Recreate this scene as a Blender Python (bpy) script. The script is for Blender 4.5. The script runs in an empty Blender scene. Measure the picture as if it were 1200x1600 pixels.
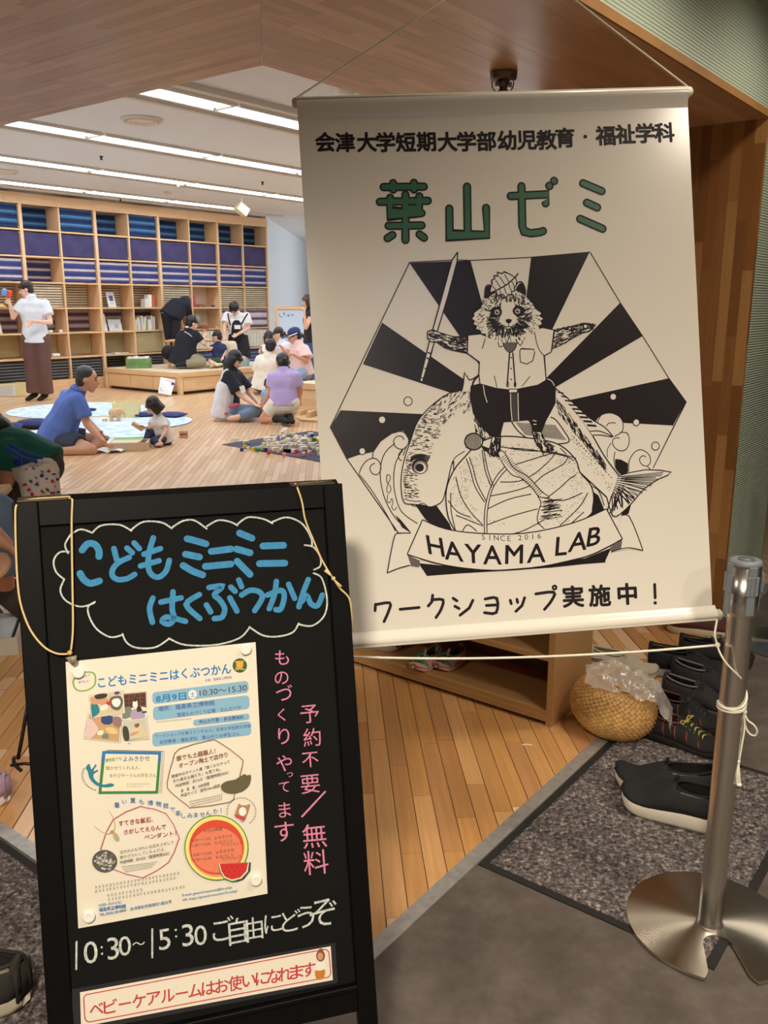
import bpy, bmesh, math, random
from mathutils import Vector, Matrix, noise
from mathutils.geometry import tessellate_polygon
random.seed(7)
SC = bpy.context.scene; COL = SC.collection
R_ = math.radians
# ---------------------------------------------------------------- camera, world, lights, exposure
H = 1.4; FPX = 1357.0; PITCH = math.atan(FPX / 5700.0)
cam_d = bpy.data.cameras.new('camera'); cam = bpy.data.objects.new('camera', cam_d); COL.objects.link(cam)
cam.location = (0, 0, H); cam.rotation_euler = (math.pi / 2 - PITCH, 0, 0)
cam_d.sensor_fit = 'VERTICAL'; cam_d.sensor_height = 36.0; cam_d.lens = FPX / 1600 * 36.0
cam_d.clip_start = 0.05; cam_d.clip_end = 200
SC.camera = cam
CP, SP = math.cos(PITCH), math.sin(PITCH)
world = bpy.data.worlds.new('world'); SC.world = world; world.use_nodes = True
world.node_tree.nodes['Background'].inputs[0].default_value = (0.75, 0.85, 1.0, 1)
world.node_tree.nodes['Background'].inputs[1].default_value = 0.25
SC.view_settings.view_transform = 'Standard'; SC.view_settings.look = 'None'
SC.view_settings.gamma = 1.0; SC.view_settings.use_curve_mapping = False
SC.view_settings.exposure = 0.14
SC.cycles.use_denoising = True
SC.cycles.max_bounces = 7; SC.cycles.diffuse_bounces = 5; SC.cycles.glossy_bounces = 3
SC.cycles.sample_clamp_indirect = 6
A0 = R_(52.3)
UV_ = Vector((math.cos(A0), math.sin(A0), 0)); NV = Vector((-math.sin(A0), math.cos(A0), 0))
def W(a, b, z=0.0): return UV_ * a + NV * b + Vector((0, 0, z))     # building axes -> world
def light(kind, name, loc, power, color, size=0.2, target=None, sy=None, **k):
    d = bpy.data.lights.new(name, kind); d.energy = power; d.color = color
    if kind == 'AREA':
        d.size = size
        if sy: d.shape = 'RECTANGLE'; d.size_y = sy
    else: d.shadow_soft_size = size
    for q, v in k.items(): setattr(d, q, v)
    o = bpy.data.objects.new(name, d); COL.objects.link(o); o.location = loc
    if target is not None:
        o.rotation_euler = (Vector(target) - Vector(loc)).to_track_quat('-Z', 'Y').to_euler()
    return o
WARM = (1.0, 0.80, 0.55); COOL = (0.80, 0.90, 1.0); NEUT = (1.0, 0.95, 0.88)
STRIP = 12
# assumed hall downlights (recessed, unseen) and assumed daylight of the far alcove
DOWN = ((-0.82, -0.25, 470), (1.60, -0.62, 95), (3.45, 0.40, 40), (-0.4, 2.4, 60), (1.2, -2.4, 120), (2.35, 0.38, 55))
for q, (a, b, e) in enumerate(DOWN):
    p = W(a, b, 2.71)
    light('SPOT', 'assumed_downlight_lamp', p, e, (1.0, 0.87, 0.70), 0.16, p + Vector((0.0, 0.02, -1)), spot_size=R_(140), spot_blend=0.5)
light('AREA', 'assumed_alcove_daylight', (3.2, 22.0, 1.7), 150, COOL, 5.0, (-3, 20, 1.0), 2.4)  # daylight source assumed out of view; no window is modelled
light('AREA', 'assumed_blue_side_light', (4.6, -1.2, 1.4), 16, (0.55, 0.75, 1.0), 0.35, (0.75, 1.7, 0.8), 2.2)  # added unseen blue light, source assumed, for the blue streak on the post
# ---------------------------------------------------------------- picture geometry
def ray(px, py):
    x, y, z = px - 600.0, py - 800.0, FPX
    return Vector((x, -y * SP * 1.0 + z * CP, -y * CP - z * SP)) if False else Vector((x, -SP * y + CP * z, -CP * y - SP * z))
CAM = Vector((0, 0, H))
def at(px, py, Y): r = ray(px, py); return CAM + r * (Y / r.y)
def onz(px, py, z=0.0): r = ray(px, py); return CAM + r * ((z - H) / r.z)
def onb(px, py, b): r = ray(px, py); return CAM + r * (b / r.dot(NV))
# ---------------------------------------------------------------- materials
def lin(c):
    r = []
    for v in c[:3]:
        v = v / 255.0
        r.append(v / 12.92 if v <= 0.04045 else ((v + 0.055) / 1.055) ** 2.4)
    return (r[0], r[1], r[2], 1.0)
MATS = {}
def mat(name, col, rough=0.6, metal=0.0, noise_s=0, noise_a=0.0, bump=0.0, bump_s=200, emit=0, trans=0, alpha=1, spec=0.5, coat=0, aniso=0, sheen=0):
    if name in MATS: return MATS[name]
    m = bpy.data.materials.new(name); m.use_nodes = True; nt = m.node_tree; b = nt.nodes['Principled BSDF']
    c = lin(col); b.inputs['Base Color'].default_value = c; b.inputs['Roughness'].default_value = rough
    b.inputs['Metallic'].default_value = metal; b.inputs['Specular IOR Level'].default_value = spec
    if coat: b.inputs['Coat Weight'].default_value = coat; b.inputs['Coat Roughness'].default_value = 0.15
    if aniso: b.inputs['Anisotropic'].default_value = aniso
    if sheen: b.inputs['Sheen Weight'].default_value = sheen
    if trans: b.inputs['Transmission Weight'].default_value = trans
    if alpha < 1: b.inputs['Alpha'].default_value = alpha
    if emit: b.inputs['Emission Color'].default_value = c; b.inputs['Emission Strength'].default_value = emit
    N = nt.nodes; L = nt.links
    if noise_a or bump:
        tc = N.new('ShaderNodeTexCoord')
    if noise_a:
        n = N.new('ShaderNodeTexNoise'); n.inputs['Scale'].default_value = noise_s; n.inputs['Detail'].default_value = 4
        L.new(tc.outputs['Object'], n.inputs['Vector'])
        r = N.new('ShaderNodeMapRange'); r.inputs[1].default_value = 0.3; r.inputs[2].default_value = 0.7
        r.inputs[3].default_value = 1 - noise_a; r.inputs[4].default_value = 1 + noise_a
        L.new(n.outputs['Fac'], r.inputs[0])
        x = N.new('ShaderNodeVectorMath'); x.operation = 'SCALE'; x.inputs[0].default_value = c[:3]
        L.new(r.outputs[0], x.inputs['Scale']); L.new(x.outputs[0], b.inputs['Base Color'])
    if bump:
        n2 = N.new('ShaderNodeTexNoise'); n2.inputs['Scale'].default_value = bump_s; n2.inputs['Detail'].default_value = 3
        L.new(tc.outputs['Object'], n2.inputs['Vector'])
        bp = N.new('ShaderNodeBump'); bp.inputs['Strength'].default_value = bump; bp.inputs['Distance'].default_value = 0.004
        L.new(n2.outputs['Fac'], bp.inputs['Height']); L.new(bp.outputs[0], b.inputs['Normal'])
    MATS[name] = m; return m
def wood(name, c1, c2, ang=0.0, stave=(0.6, 0.03), rough=0.45, grain=0.16, axis='z', mortar=0.0, space='world', coat=0.0, offs=(0, 0)):
    """staves in a plane. axis: which plane the staves lie in; ang rotates about world z."""
    if name in MATS: return MATS[name]
    m = bpy.data.materials.new(name); m.use_nodes = True; nt = m.node_tree; N = nt.nodes; L = nt.links; b = N['Principled BSDF']
    b.inputs['Roughness'].default_value = rough
    if coat: b.inputs['Coat Weight'].default_value = coat; b.inputs['Coat Roughness'].default_value = 0.2
    if space == 'world':
        g = N.new('ShaderNodeNewGeometry'); src = g.outputs['Position']
    else:
        g = N.new('ShaderNodeTexCoord'); src = g.outputs['Object']
    mp = N.new('ShaderNodeVectorRotate'); mp.rotation_type = 'Z_AXIS'; mp.inputs['Angle'].default_value = -ang
    L.new(src, mp.inputs['Vector'])
    sx = N.new('ShaderNodeSeparateXYZ'); L.new(mp.outputs[0], sx.inputs[0])
    cb = N.new('ShaderNodeCombineXYZ')
    pick = {'z': ('X', 'Y'), 'y': ('Z', 'X'), 'h': ('X', 'Z'), 'v': ('Z', 'Y')}[axis]     # first = along the stave
    a1 = N.new('ShaderNodeMath'); a1.operation = 'ADD'; a1.inputs[1].default_value = 50 + offs[0]; L.new(sx.outputs[pick[0]], a1.inputs[0])
    a2 = N.new('ShaderNodeMath'); a2.operation = 'ADD'; a2.inputs[1].default_value = 50 + offs[1]; L.new(sx.outputs[pick[1]], a2.inputs[0])
    L.new(a1.outputs[0], cb.inputs[0]); L.new(a2.outputs[0], cb.inputs[1])
    br = N.new('ShaderNodeTexBrick'); br.offset = 0.37; br.offset_frequency = 2; br.squash = 1
    br.inputs['Color1'].default_value = (0, 0, 0, 1); br.inputs['Color2'].default_value = (1, 1, 1, 1); br.inputs['Mortar'].default_value = (0.5, 0.5, 0.5, 1)
    br.inputs['Scale'].default_value = 1.0; br.inputs['Mortar Size'].default_value = mortar; br.inputs['Mortar Smooth'].default_value = 0.1
    br.inputs['Brick Width'].default_value = stave[0]; br.inputs['Row Height'].default_value = stave[1]; br.inputs['Bias'].default_value = 0.0
    L.new(cb.outputs[0], br.inputs['Vector'])
    mx = N.new('ShaderNodeMix'); mx.data_type = 'RGBA'; mx.inputs[6].default_value = lin(c1); mx.inputs[7].default_value = lin(c2)
    L.new(br.outputs['Color'], mx.inputs[0])
    sc = N.new('ShaderNodeVectorMath'); sc.operation = 'MULTIPLY'; sc.inputs[1].default_value = (3.0, 60.0, 1.0); L.new(cb.outputs[0], sc.inputs[0])
    no = N.new('ShaderNodeTexNoise'); no.inputs['Scale'].default_value = 1.0; no.inputs['Detail'].default_value = 5; no.inputs['Distortion'].default_value = 0.8
    L.new(sc.outputs[0], no.inputs['Vector'])
    mr = N.new('ShaderNodeMapRange'); mr.inputs[1].default_value = 0.25; mr.inputs[2].default_value = 0.75; mr.inputs[3].default_value = 1 - grain; mr.inputs[4].default_value = 1 + grain
    L.new(no.outputs['Fac'], mr.inputs[0])
    vm = N.new('ShaderNodeVectorMath'); vm.operation = 'SCALE'; L.new(mx.outputs[2], vm.inputs[0]); L.new(mr.outputs[0], vm.inputs['Scale'])
    out = vm.outputs[0]
    if mortar > 0:
        mm = N.new('ShaderNodeMix'); mm.data_type = 'RGBA'; L.new(br.outputs['Fac'], mm.inputs[0]); L.new(out, mm.inputs[6]); mm.inputs[7].default_value = lin((70, 45, 25)); out = mm.outputs[2]
    L.new(out, b.inputs['Base Color'])
    MATS[name] = m; return m
def stripes(name, stops, per, axis='Z', rough=0.9, mult=None):
    """woven cloth with bands. stops: list of (pos, colour)"""
    if name in MATS: return MATS[name]
    m = bpy.data.materials.new(name); m.use_nodes = True; nt = m.node_tree; N = nt.nodes; L = nt.links; b = N['Principled BSDF']
    b.inputs['Roughness'].default_value = rough
    tc = N.new('ShaderNodeTexCoord'); sx = N.new('ShaderNodeSeparateXYZ'); L.new(tc.outputs['Object'], sx.inputs[0])
    ma = N.new('ShaderNodeMath'); ma.operation = 'DIVIDE'; ma.inputs[1].default_value = per; L.new(sx.outputs[axis], ma.inputs[0])
    fr = N.new('ShaderNodeMath'); fr.operation = 'FRACT'; L.new(ma.outputs[0], fr.inputs[0])
    cr = N.new('ShaderNodeValToRGB'); L.new(fr.outputs[0], cr.inputs[0])
    el = cr.color_ramp.elements
    while len(el) < len(stops): el.new(0.5)
    for e, (p, c) in zip(el, stops): e.position = p; e.color = lin(c)
    no = N.new('ShaderNodeTexNoise'); no.inputs['Scale'].default_value = 9; L.new(tc.outputs['Object'], no.inputs['Vector'])
    mr = N.new('ShaderNodeMapRange'); mr.inputs[3].default_value = .75; mr.inputs[4].default_value = 1.2; L.new(no.outputs['Fac'], mr.inputs[0])
    vm = N.new('ShaderNodeVectorMath'); vm.operation = 'SCALE'; L.new(cr.outputs[0], vm.inputs[0]); L.new(mr.outputs[0], vm.inputs['Scale'])
    L.new(vm.outputs[0], b.inputs['Base Color'])
    MATS[name] = m; return m
def speckle(name, cols, scale, rough=0.95, bump=0.6):
    if name in MATS: return MATS[name]
    m = bpy.data.materials.new(name); m.use_nodes = True; nt = m.node_tree; N = nt.nodes; L = nt.links; b = N['Principled BSDF']
    b.inputs['Roughness'].default_value = rough; b.inputs['Specular IOR Level'].default_value = 0.15
    g = N.new('ShaderNodeNewGeometry'); no = N.new('ShaderNodeTexNoise'); no.inputs['Scale'].default_value = scale; no.inputs['Detail'].default_value = 3; no.inputs['Roughness'].default_value = 0.7
    L.new(g.outputs['Position'], no.inputs['Vector'])
    cr = N.new('ShaderNodeValToRGB'); L.new(no.outputs['Fac'], cr.inputs[0]); el = cr.color_ramp.elements
    while len(el) < len(cols): el.new(0.5)
    for e, (p, c) in zip(el, cols): e.position = p; e.color = lin(c)
    L.new(cr.outputs[0], b.inputs['Base Color'])
    if bump:
        bp = N.new('ShaderNodeBump'); bp.inputs['Strength'].default_value = bump; bp.inputs['Distance'].default_value = 0.005
        L.new(no.outputs['Fac'], bp.inputs['Height']); L.new(bp.outputs[0], b.inputs['Normal'])
    MATS[name] = m; return m
# ---------------------------------------------------------------- mesh helper
class MB:
    def __init__(s): s.v = []; s.f = []; s.m = []; s.mats = []; s.cur = 0; s.sm = []; s.smooth = False
    def use(s, m):
        if m not in s.mats: s.mats.append(m)
        s.cur = s.mats.index(m); return s
    def add(s, vs, fs, M=None):
        o = len(s.v)
        s.v += [tuple(M @ Vector(p)) if M is not None else tuple(p) for p in vs]
        for f in fs: s.f.append(tuple(i + o for i in f)); s.m.append(s.cur); s.sm.append(s.smooth)
        return s
    def box(s, lo, hi, M=None, bev=0.0):
        x0, y0, z0 = lo; x1, y1, z1 = hi
        if bev <= 0:
            vs = [(x0, y0, z0), (x1, y0, z0), (x1, y1, z0), (x0, y1, z0), (x0, y0, z1), (x1, y0, z1), (x1, y1, z1), (x0, y1, z1)]
            return s.add(vs, [(0, 3, 2, 1), (4, 5, 6, 7), (0, 1, 5, 4), (1, 2, 6, 5), (2, 3, 7, 6), (3, 0, 4, 7)], M)
        b = min(bev, (x1 - x0) * .49, (y1 - y0) * .49, (z1 - z0) * .49)
        def ring(z, i): return [(x0 + i, y0 + b + (0 if i else 0), z), (x0 + b + (0 if i else 0), y0 + i, z), (x1 - b, y0 + i, z), (x1 - i, y0 + b, z), (x1 - i, y1 - b, z), (x1 - b, y1 - i, z), (x0 + b, y1 - i, z), (x0 + i, y1 - b, z)]
        vs = ring(z0, b) + ring(z0 + b, 0) + ring(z1 - b, 0) + ring(z1, b)
        fs = [tuple(range(7, -1, -1)), tuple(range(24, 32))]
        for k in range(3):
            for i in range(8): j = (i + 1) % 8; fs.append((k * 8 + i, k * 8 + j, k * 8 + 8 + j, k * 8 + 8 + i))
        return s.add(vs, fs, M)
    def prism(s, pts, z0, z1, M=None):
        n = len(pts); vs = [(p[0], p[1], z0) for p in pts] + [(p[0], p[1], z1) for p in pts]
        tri = tessellate_polygon([[Vector((p[0], p[1], 0)) for p in pts]])
        ar = sum(pts[i][0] * pts[(i + 1) % n][1] - pts[(i + 1) % n][0] * pts[i][1] for i in range(n))
        fs = []
        for t in tri:
            a, b, c = [Vector((pts[i][0], pts[i][1])) for i in t]
            if (b - a).cross(c - a) < 0: t = (t[0], t[2], t[1])
            fs.append(tuple(i + n for i in t)); fs.append((t[0], t[2], t[1]))
        for i in range(n):
            j = (i + 1) % n
            fs.append((i, j, n + j, n + i) if ar > 0 else (j, i, n + i, n + j))
        return s.add(vs, fs, M)
    def tube(s, pts, r, seg=8, cap=True, closed=False):
        pts = [Vector(p) for p in pts]; n = len(pts); rs = r if isinstance(r, (list, tuple)) else [r] * n
        base = len(s.v); prev = None; vs = []
        for i, p in enumerate(pts):
            t = (pts[(i + 1) % n] - pts[i - 1]) if closed else ((pts[min(i + 1, n - 1)] - pts[max(i - 1, 0)]))
            if t.length < 1e-9: t = Vector((0, 0, 1))
            t.normalize()
            if prev is None: prev = t.orthogonal().normalized()
            prev = (prev - t * prev.dot(t))
            if prev.length < 1e-6: prev = t.orthogonal()
            prev.normalize(); q = t.cross(prev)
            for k in range(seg):
                an = 2 * math.pi * k / seg; vs.append(p + (prev * math.cos(an) + q * math.sin(an)) * rs[i])
        fs = []
        for i in range(n if closed else n - 1):
            for k in range(seg):
                a = i * seg + k; b = i * seg + (k + 1) % seg; c = ((i + 1) % n) * seg + (k + 1) % seg; d = ((i + 1) % n) * seg + k
                fs.append((a, b, c, d))
        if cap and not closed: fs.append(tuple(range(seg - 1, -1, -1))); fs.append(tuple((n - 1) * seg + k for k in range(seg)))
        return s.add(vs, fs)
    def lathe(s, prof, seg=32, M=None, wob=None):
        vs = []; n = len(prof)
        for i, (r, z) in enumerate(prof):
            for k in range(seg):
                an = 2 * math.pi * k / seg; rr = r * (wob(i, k) if wob else 1); vs.append((rr * math.cos(an), rr * math.sin(an), z))
        fs = []
        for i in range(n - 1):
            for k in range(seg): fs.append((i * seg + k, i * seg + (k + 1) % seg, (i + 1) * seg + (k + 1) % seg, (i + 1) * seg + k))
        fs.append(tuple(range(seg - 1, -1, -1))); fs.append(tuple((n - 1) * seg + k for k in range(seg)))
        return s.add(vs, fs, M)
    def ell(s, c, rad, M=None, seg=16, rings=10, rot=None):
        c = Vector(c); vs = []; fs = []
        for i in range(rings + 1):
            th = math.pi * i / rings
            for k in range(seg):
                ph = 2 * math.pi * k / seg
                p = Vector((rad[0] * math.sin(th) * math.cos(ph), rad[1] * math.sin(th) * math.sin(ph), rad[2] * math.cos(th)))
                if rot is not None: p = rot @ p
                vs.append(c + p)
        for i in range(rings):
            for k in range(seg):
                a = i * seg + k; b = i * seg + (k + 1) % seg; fs.append((a, a + seg, b + seg, b))
        return s.add(vs, fs, M)
    def cap(s, a, b, ra, rb, seg=14, flat0=False, flat1=False, ex=None):
        """closed tapered capsule (or with flat ends)"""
        a = Vector(a); b = Vector(b); t = b - a; Ln = max(t.length, 1e-5); t.normalize(); x = t.orthogonal().normalized(); y = t.cross(x)
        prof = []
        if flat0: prof += [(0.001, 0), (ra, 0)]
        else: prof += [(max(.001, ra * math.cos(q)), ra * math.sin(q)) for q in [R_(d) for d in (-89, -60, -30, 0)]]
        if flat1: prof += [(rb, Ln), (0.001, Ln)]
        else: prof += [(max(.001, rb * math.cos(q)), Ln + rb * math.sin(q)) for q in [R_(d) for d in (0, 30, 60, 89)]]
        vs = []; fs = []
        for r, z in prof:
            for k in range(seg):
                an = 2 * math.pi * k / seg; vs.append(a + t * z + (x * math.cos(an) + y * math.sin(an)) * r)
        n = len(prof)
        for i in range(n - 1):
            for k in range(seg): fs.append((i * seg + k, i * seg + (k + 1) % seg, (i + 1) * seg + (k + 1) % seg, (i + 1) * seg + k))
        fs.append(tuple(range(seg - 1, -1, -1))); fs.append(tuple((n - 1) * seg + k for k in range(seg)))
        return s.add(vs, fs)
    def mesh(s, name):
        me = bpy.data.meshes.new(name); me.from_pydata(s.v, [], s.f)
        for m in s.mats: me.materials.append(m)
        if s.mats: me.polygons.foreach_set('material_index', s.m)
        me.polygons.foreach_set('use_smooth', s.sm)
        me.update(); return me
    def build(s, name, m=None, parent=None, **tags):
        if m is not None and not s.mats: s.mats = [m]
        me = s.mesh(name)
        return place(me, name, parent, **tags)
def tagit(o, label=None, cat=None, group=None, kind=None):
    if label: o['label'] = label
    if cat: o['category'] = cat
    if group: o['group'] = group
    if kind: o['kind'] = kind
    return o
def wmat(o):
    M = o.matrix_local.copy() if False else Matrix.LocRotScale(o.location, o.rotation_euler, o.scale)
    if o.parent is not None: M = wmat(o.parent) @ o.matrix_parent_inverse @ M
    return M
def place(me, name, parent=None, origin=None, **tags):
    """mesh given in world coordinates (or, with parent, world coordinates too)"""
    o = bpy.data.objects.new(name, me); COL.objects.link(o)
    if len(me.vertices):
        xs = [v.co for v in me.vertices]
        if origin is None:
            lo = Vector((min(p[i] for p in xs) for i in range(3))); hi = Vector((max(p[i] for p in xs) for i in range(3)))
            origin = Vector(((lo.x + hi.x) / 2, (lo.y + hi.y) / 2, lo.z if parent is None else (lo.z + hi.z) / 2))
        me.transform(Matrix.Translation(-Vector(origin))); o.location = origin
    if parent is not None:
        o.parent = parent; o.matrix_parent_inverse = wmat(parent).inverted()
    tagit(o, **tags); return o
def empty(name, loc, label=None, cat=None, group=None, rz=0.0, kind=None):
    o = bpy.data.objects.new(name, None); COL.objects.link(o); o.location = loc; o.rotation_euler = (0, 0, rz); o.empty_display_size = 0.05
    return tagit(o, label, cat, group, kind)
def kids(o): return [c for c in bpy.data.objects if c.parent == o]
def clone(o, loc=None, rz=None, label=None, group=None, parent=None, remap=None, scale=None, rot=None, ch=None):
    c = o.copy(); COL.objects.link(c)
    if remap and c.data is not None and c.type == 'MESH' and any(m.name in remap for m in c.data.materials if m):
        c.data = c.data.copy()
        for i, m in enumerate(c.data.materials):
            if m and m.name in remap: c.data.materials[i] = remap[m.name]
    if parent is not None: c.parent = parent
    for k in (ch if ch is not None else kids(o)): clone(k, parent=c, remap=remap)
    if loc is not None: c.location = loc
    if rz is not None: c.rotation_euler = (0, 0, rz)
    if rot is not None: c.rotation_euler = rot
    if scale is not None: c.scale = scale
    if label: c['label'] = label
    if group: c['group'] = group
    return c
def spline(pts, n=6, closed=False):
    """Catmull-Rom through points (2D or 3D)"""
    P = [Vector(p) for p in pts]; m = len(P)
    if m < 3: return P
    out = []
    rng = range(m if closed else m - 1)
    for i in rng:
        p0 = P[(i - 1) % m] if (closed or i > 0) else P[0]; p1 = P[i]; p2 = P[(i + 1) % m]; p3 = P[(i + 2) % m] if (closed or i < m - 2) else P[-1]
        for k in range(n):
            t = k / n
            out.append(0.5 * ((2 * p1) + (p2 - p0) * t + (2 * p0 - 5 * p1 + 4 * p2 - p3) * t * t + (3 * p1 - p0 - 3 * p2 + p3) * t ** 3))
    if not closed: out.append(P[-1])
    return out
# ---------------------------------------------------------------- flat print on a plane
GLY = {}
def glyph(ch, off=0.0):
    key = (ch, off)
    if key not in GLY:
        cu = bpy.data.curves.new('g', 'FONT'); cu.body = ch; cu.resolution_u = 3; cu.offset = off; cu.fill_mode = 'FRONT'
        o = bpy.data.objects.new('g', cu); COL.objects.link(o); bpy.context.view_layer.update()
        me = bpy.data.meshes.new_from_object(o.evaluated_get(bpy.context.evaluated_depsgraph_get()))
        vs = [(v.co.x, v.co.y) for v in me.vertices]; fs = [tuple(p.vertices) for p in me.polygons]
        bpy.data.objects.remove(o); bpy.data.curves.remove(cu); bpy.data.meshes.remove(me)
        GLY[key] = (vs, fs)
    return GLY[key]
class Print:
    def __init__(s, O, ux, vy, step=0.00002, z0=0.0004):
        s.O = Vector(O); s.ux = Vector(ux).normalized(); s.vy = Vector(vy).normalized(); s.N = s.ux.cross(s.vy)
        if (CAM - s.O).dot(s.N) < 0: s.N = -s.N
        s.z = z0; s.step = 0.00002; s.mb = MB(); s.T = (0, 0, 1); s.cnt = 0; s.k = 1.0
    def tr(s, ox, oy, sc): s.T = (ox, oy, sc)
    def px(s, p): return (s.T[0] + p[0] / s.T[2], s.T[1] + p[1] / s.T[2])
    def pl(s, p):
        q = s.px(p); r = ray(*q); t = (s.O - CAM).dot(s.N) / r.dot(s.N); d = CAM + r * t - s.O
        return Vector((d.dot(s.ux), d.dot(s.vy)))
    def w3(s, p, z=None): return s.O + s.ux * p[0] + s.vy * p[1] + s.N * (s.z if z is None else z)
    def mpp(s, p): a = s.px(p); r = ray(*a); t = (s.O - CAM).dot(s.N) / r.dot(s.N); return t          # metres per pixel
    def _put(s, vs2, fs, m):
        s.cnt += 1; s.mb.use(m); vs = [s.w3(p, s.z + (s.cnt % 12) * 1.5e-6) for p in vs2]; out = []
        for f in fs:
            a, b, c = vs[f[0]], vs[f[1]], vs[f[2]]
            out.append(f if (b - a).cross(c - a).dot(s.N) > 0 else tuple(reversed(f)))
        s.mb.add(vs, out)
    def up(s, k=1): s.z += s.step * k
    def fill(s, pts, m, sm=0, up=True):
        if up: s.up()
        if sm: pts = spline([Vector((p[0], p[1], 0)) for p in pts], sm, True)
        P = [s.pl(p) for p in pts]
        s._put(P, [tuple(t) for t in tessellate_polygon([[Vector((p.x, p.y, 0)) for p in P]])], m)
    def ellipse(s, c, rx, ry, m, n=20, rot=0.0, up=True):
        s.fill([(c[0] + rx * math.cos(t) * math.cos(rot) - ry * math.sin(t) * math.sin(rot), c[1] + rx * math.cos(t) * math.sin(rot) + ry * math.sin(t) * math.cos(rot)) for t in [2 * math.pi * k / n for k in range(n)]], m, up=up)
    def ring(s, c, rx, ry, w, m, n=20, a0=0, a1=360):
        s.stroke([(c[0] + rx * math.cos(R_(t)), c[1] + ry * math.sin(R_(t))) for t in [a0 + (a1 - a0) * k / n for k in range(n + 1)]], w, m)
    def stroke(s, pts, w, m, sm=0, closed=False, up=False, rnd=True, w1=None):
        """w in px of the photograph"""
        if up: s.up()
        if sm: pts = [tuple(p) for p in spline([Vector((p[0], p[1], 0)) for p in pts], sm, closed)]
        if closed: pts = list(pts) + [pts[0]]
        mp = s.mpp(pts[len(pts) // 2]) * s.k; P = [s.pl(p) for p in pts]; n = len(P)
        ws = [((w if w1 is None else w + (w1 - w) * i / max(1, n - 1)) * mp / 2) for i in range(n)]
        vs = []; fs = []
        for i in range(n):
            a = P[max(i - 1, 0)]; b = P[min(i + 1, n - 1)]; t = (b - a)
            if t.length < 1e-9: t = Vector((1, 0))
            t.normalize(); q = Vector((-t.y, t.x)); k = 1.0
            if 0 < i < n - 1:
                t1 = (P[i] - P[i - 1])
                if t1.length > 1e-9: k = min(2.0, 1 / max(.5, abs(t1.normalized().dot(t))))
            vs += [P[i] + q * ws[i] * k, P[i] - q * ws[i] * k]
        for i in range(n - 1): fs.append((2 * i, 2 * i + 1, 2 * i + 3, 2 * i + 2))
        if rnd and w * 1.0 > 2.2:
            for c, dd, ww in ((P[0], P[0] - P[1], ws[0]), (P[-1], P[-1] - P[-2], ws[-1])):
                if dd.length < 1e-9: dd = Vector((1, 0))
                an = math.atan2(dd.y, dd.x); o = len(vs); vs += [c + Vector((math.cos(q), math.sin(q))) * ww for q in [an - math.pi / 2 + math.pi * k / 7 for k in range(8)]]; fs.append(tuple(range(o, o + 8)))
        s._put(vs, fs, m)
    def text(s, t, p0, p1, h, m, off=0.0, upv=(-0.055, -1), up=True):
        """string from p0 to p1 along the baseline; h = em height in (crop) px"""
        if up: s.up()
        if off:
            q = off * h * .8
            for dx, dy in ((-q, -q * .3), (q, -q * .3), (0, q), (0, -q)): s.text(t, (p0[0] + dx, p0[1] + dy), (p1[0] + dx, p1[1] + dy), h, m, 0.0, upv, False)
        vs, fs = glyph(t, 0.0)
        if not vs: return
        x0 = min(v[0] for v in vs); x1 = max(v[0] for v in vs)
        P = []
        for x, y in vs:
            k = (x - x0) / max(1e-6, x1 - x0)
            P.append(s.pl((p0[0] + (p1[0] - p0[0]) * k + upv[0] * y * h, p0[1] + (p1[1] - p0[1]) * k + upv[1] * y * h)))
        s._put(P, fs, m)
    def char(s, c, ctr, size, m, off=0.0, slope=-0.05, w=None, up=False, lean=-0.055):
        """one character centred at ctr, filling a box of about size"""
        if up: s.up()
        if off > 0:
            q = off * size
            for k in range(8): s.char(c, (ctr[0] + q * math.cos(k * math.pi / 4), ctr[1] + q * math.sin(k * math.pi / 4)), size, m, 0.0, slope, w, False, lean)
        vs, fs = glyph(c, 0.0)
        x0 = min(v[0] for v in vs); x1 = max(v[0] for v in vs); y0 = min(v[1] for v in vs); y1 = max(v[1] for v in vs)
        sx = size if w is None else w / max(.05, (x1 - x0))
        P = []
        for x, y in vs:
            X = (x - (x0 + x1) / 2) * sx; Y = (y - (y0 + y1) / 2) * size
            P.append(s.pl((ctr[0] + X + lean * Y, ctr[1] - Y + slope * X)))
        s._put(P, fs, m)
    def build(s, name, parent, **k):
        o = s.mb.build(name, None, parent, **k); s.mb = MB(); return o
# ================================================================ the setting
HS = 2.113                                            # underside of the portal
CEIL = 3.15
M_floor_lit = wood('floor_boards_lit', (216, 174, 130), (232, 200, 160), R_(93.5), (0.62, 0.0557), 0.33, 0.10, 'z', 0.0020, coat=0.2, offs=(0, 0.0186))  # floor wood made paler, the room's brighter light put into the colour
M_plank = []  # same boards by the doorway, weaker light there painted in as darker tones
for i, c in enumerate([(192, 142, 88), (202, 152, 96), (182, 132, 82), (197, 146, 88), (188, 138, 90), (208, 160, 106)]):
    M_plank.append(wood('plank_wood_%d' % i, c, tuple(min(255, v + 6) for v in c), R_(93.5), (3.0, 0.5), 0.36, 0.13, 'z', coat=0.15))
M_vinyl = speckle('hall_vinyl', [(0.3, (84, 76, 70)), (0.5, (96, 88, 82)), (0.7, (110, 101, 94))], 9, 0.6, 0.0)
M_strip = mat('brushed_strip', (182, 182, 178), 0.38, 0.55, 40, 0.14)
M_mat = speckle('mat_pile', [(0.30, (38, 34, 33)), (0.46, (86, 80, 79)), (0.56, (112, 105, 104)), (0.70, (176, 168, 164))], 85, 0.98, 1.0)
M_rubber = mat('mat_rubber', (28, 27, 26), 0.8)
M_port_u = wood('portal_wood_along', (190, 148, 110), (216, 178, 138), A0, (0.34, 0.032), 0.35, 0.13, 'z', coat=0.1)
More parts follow.
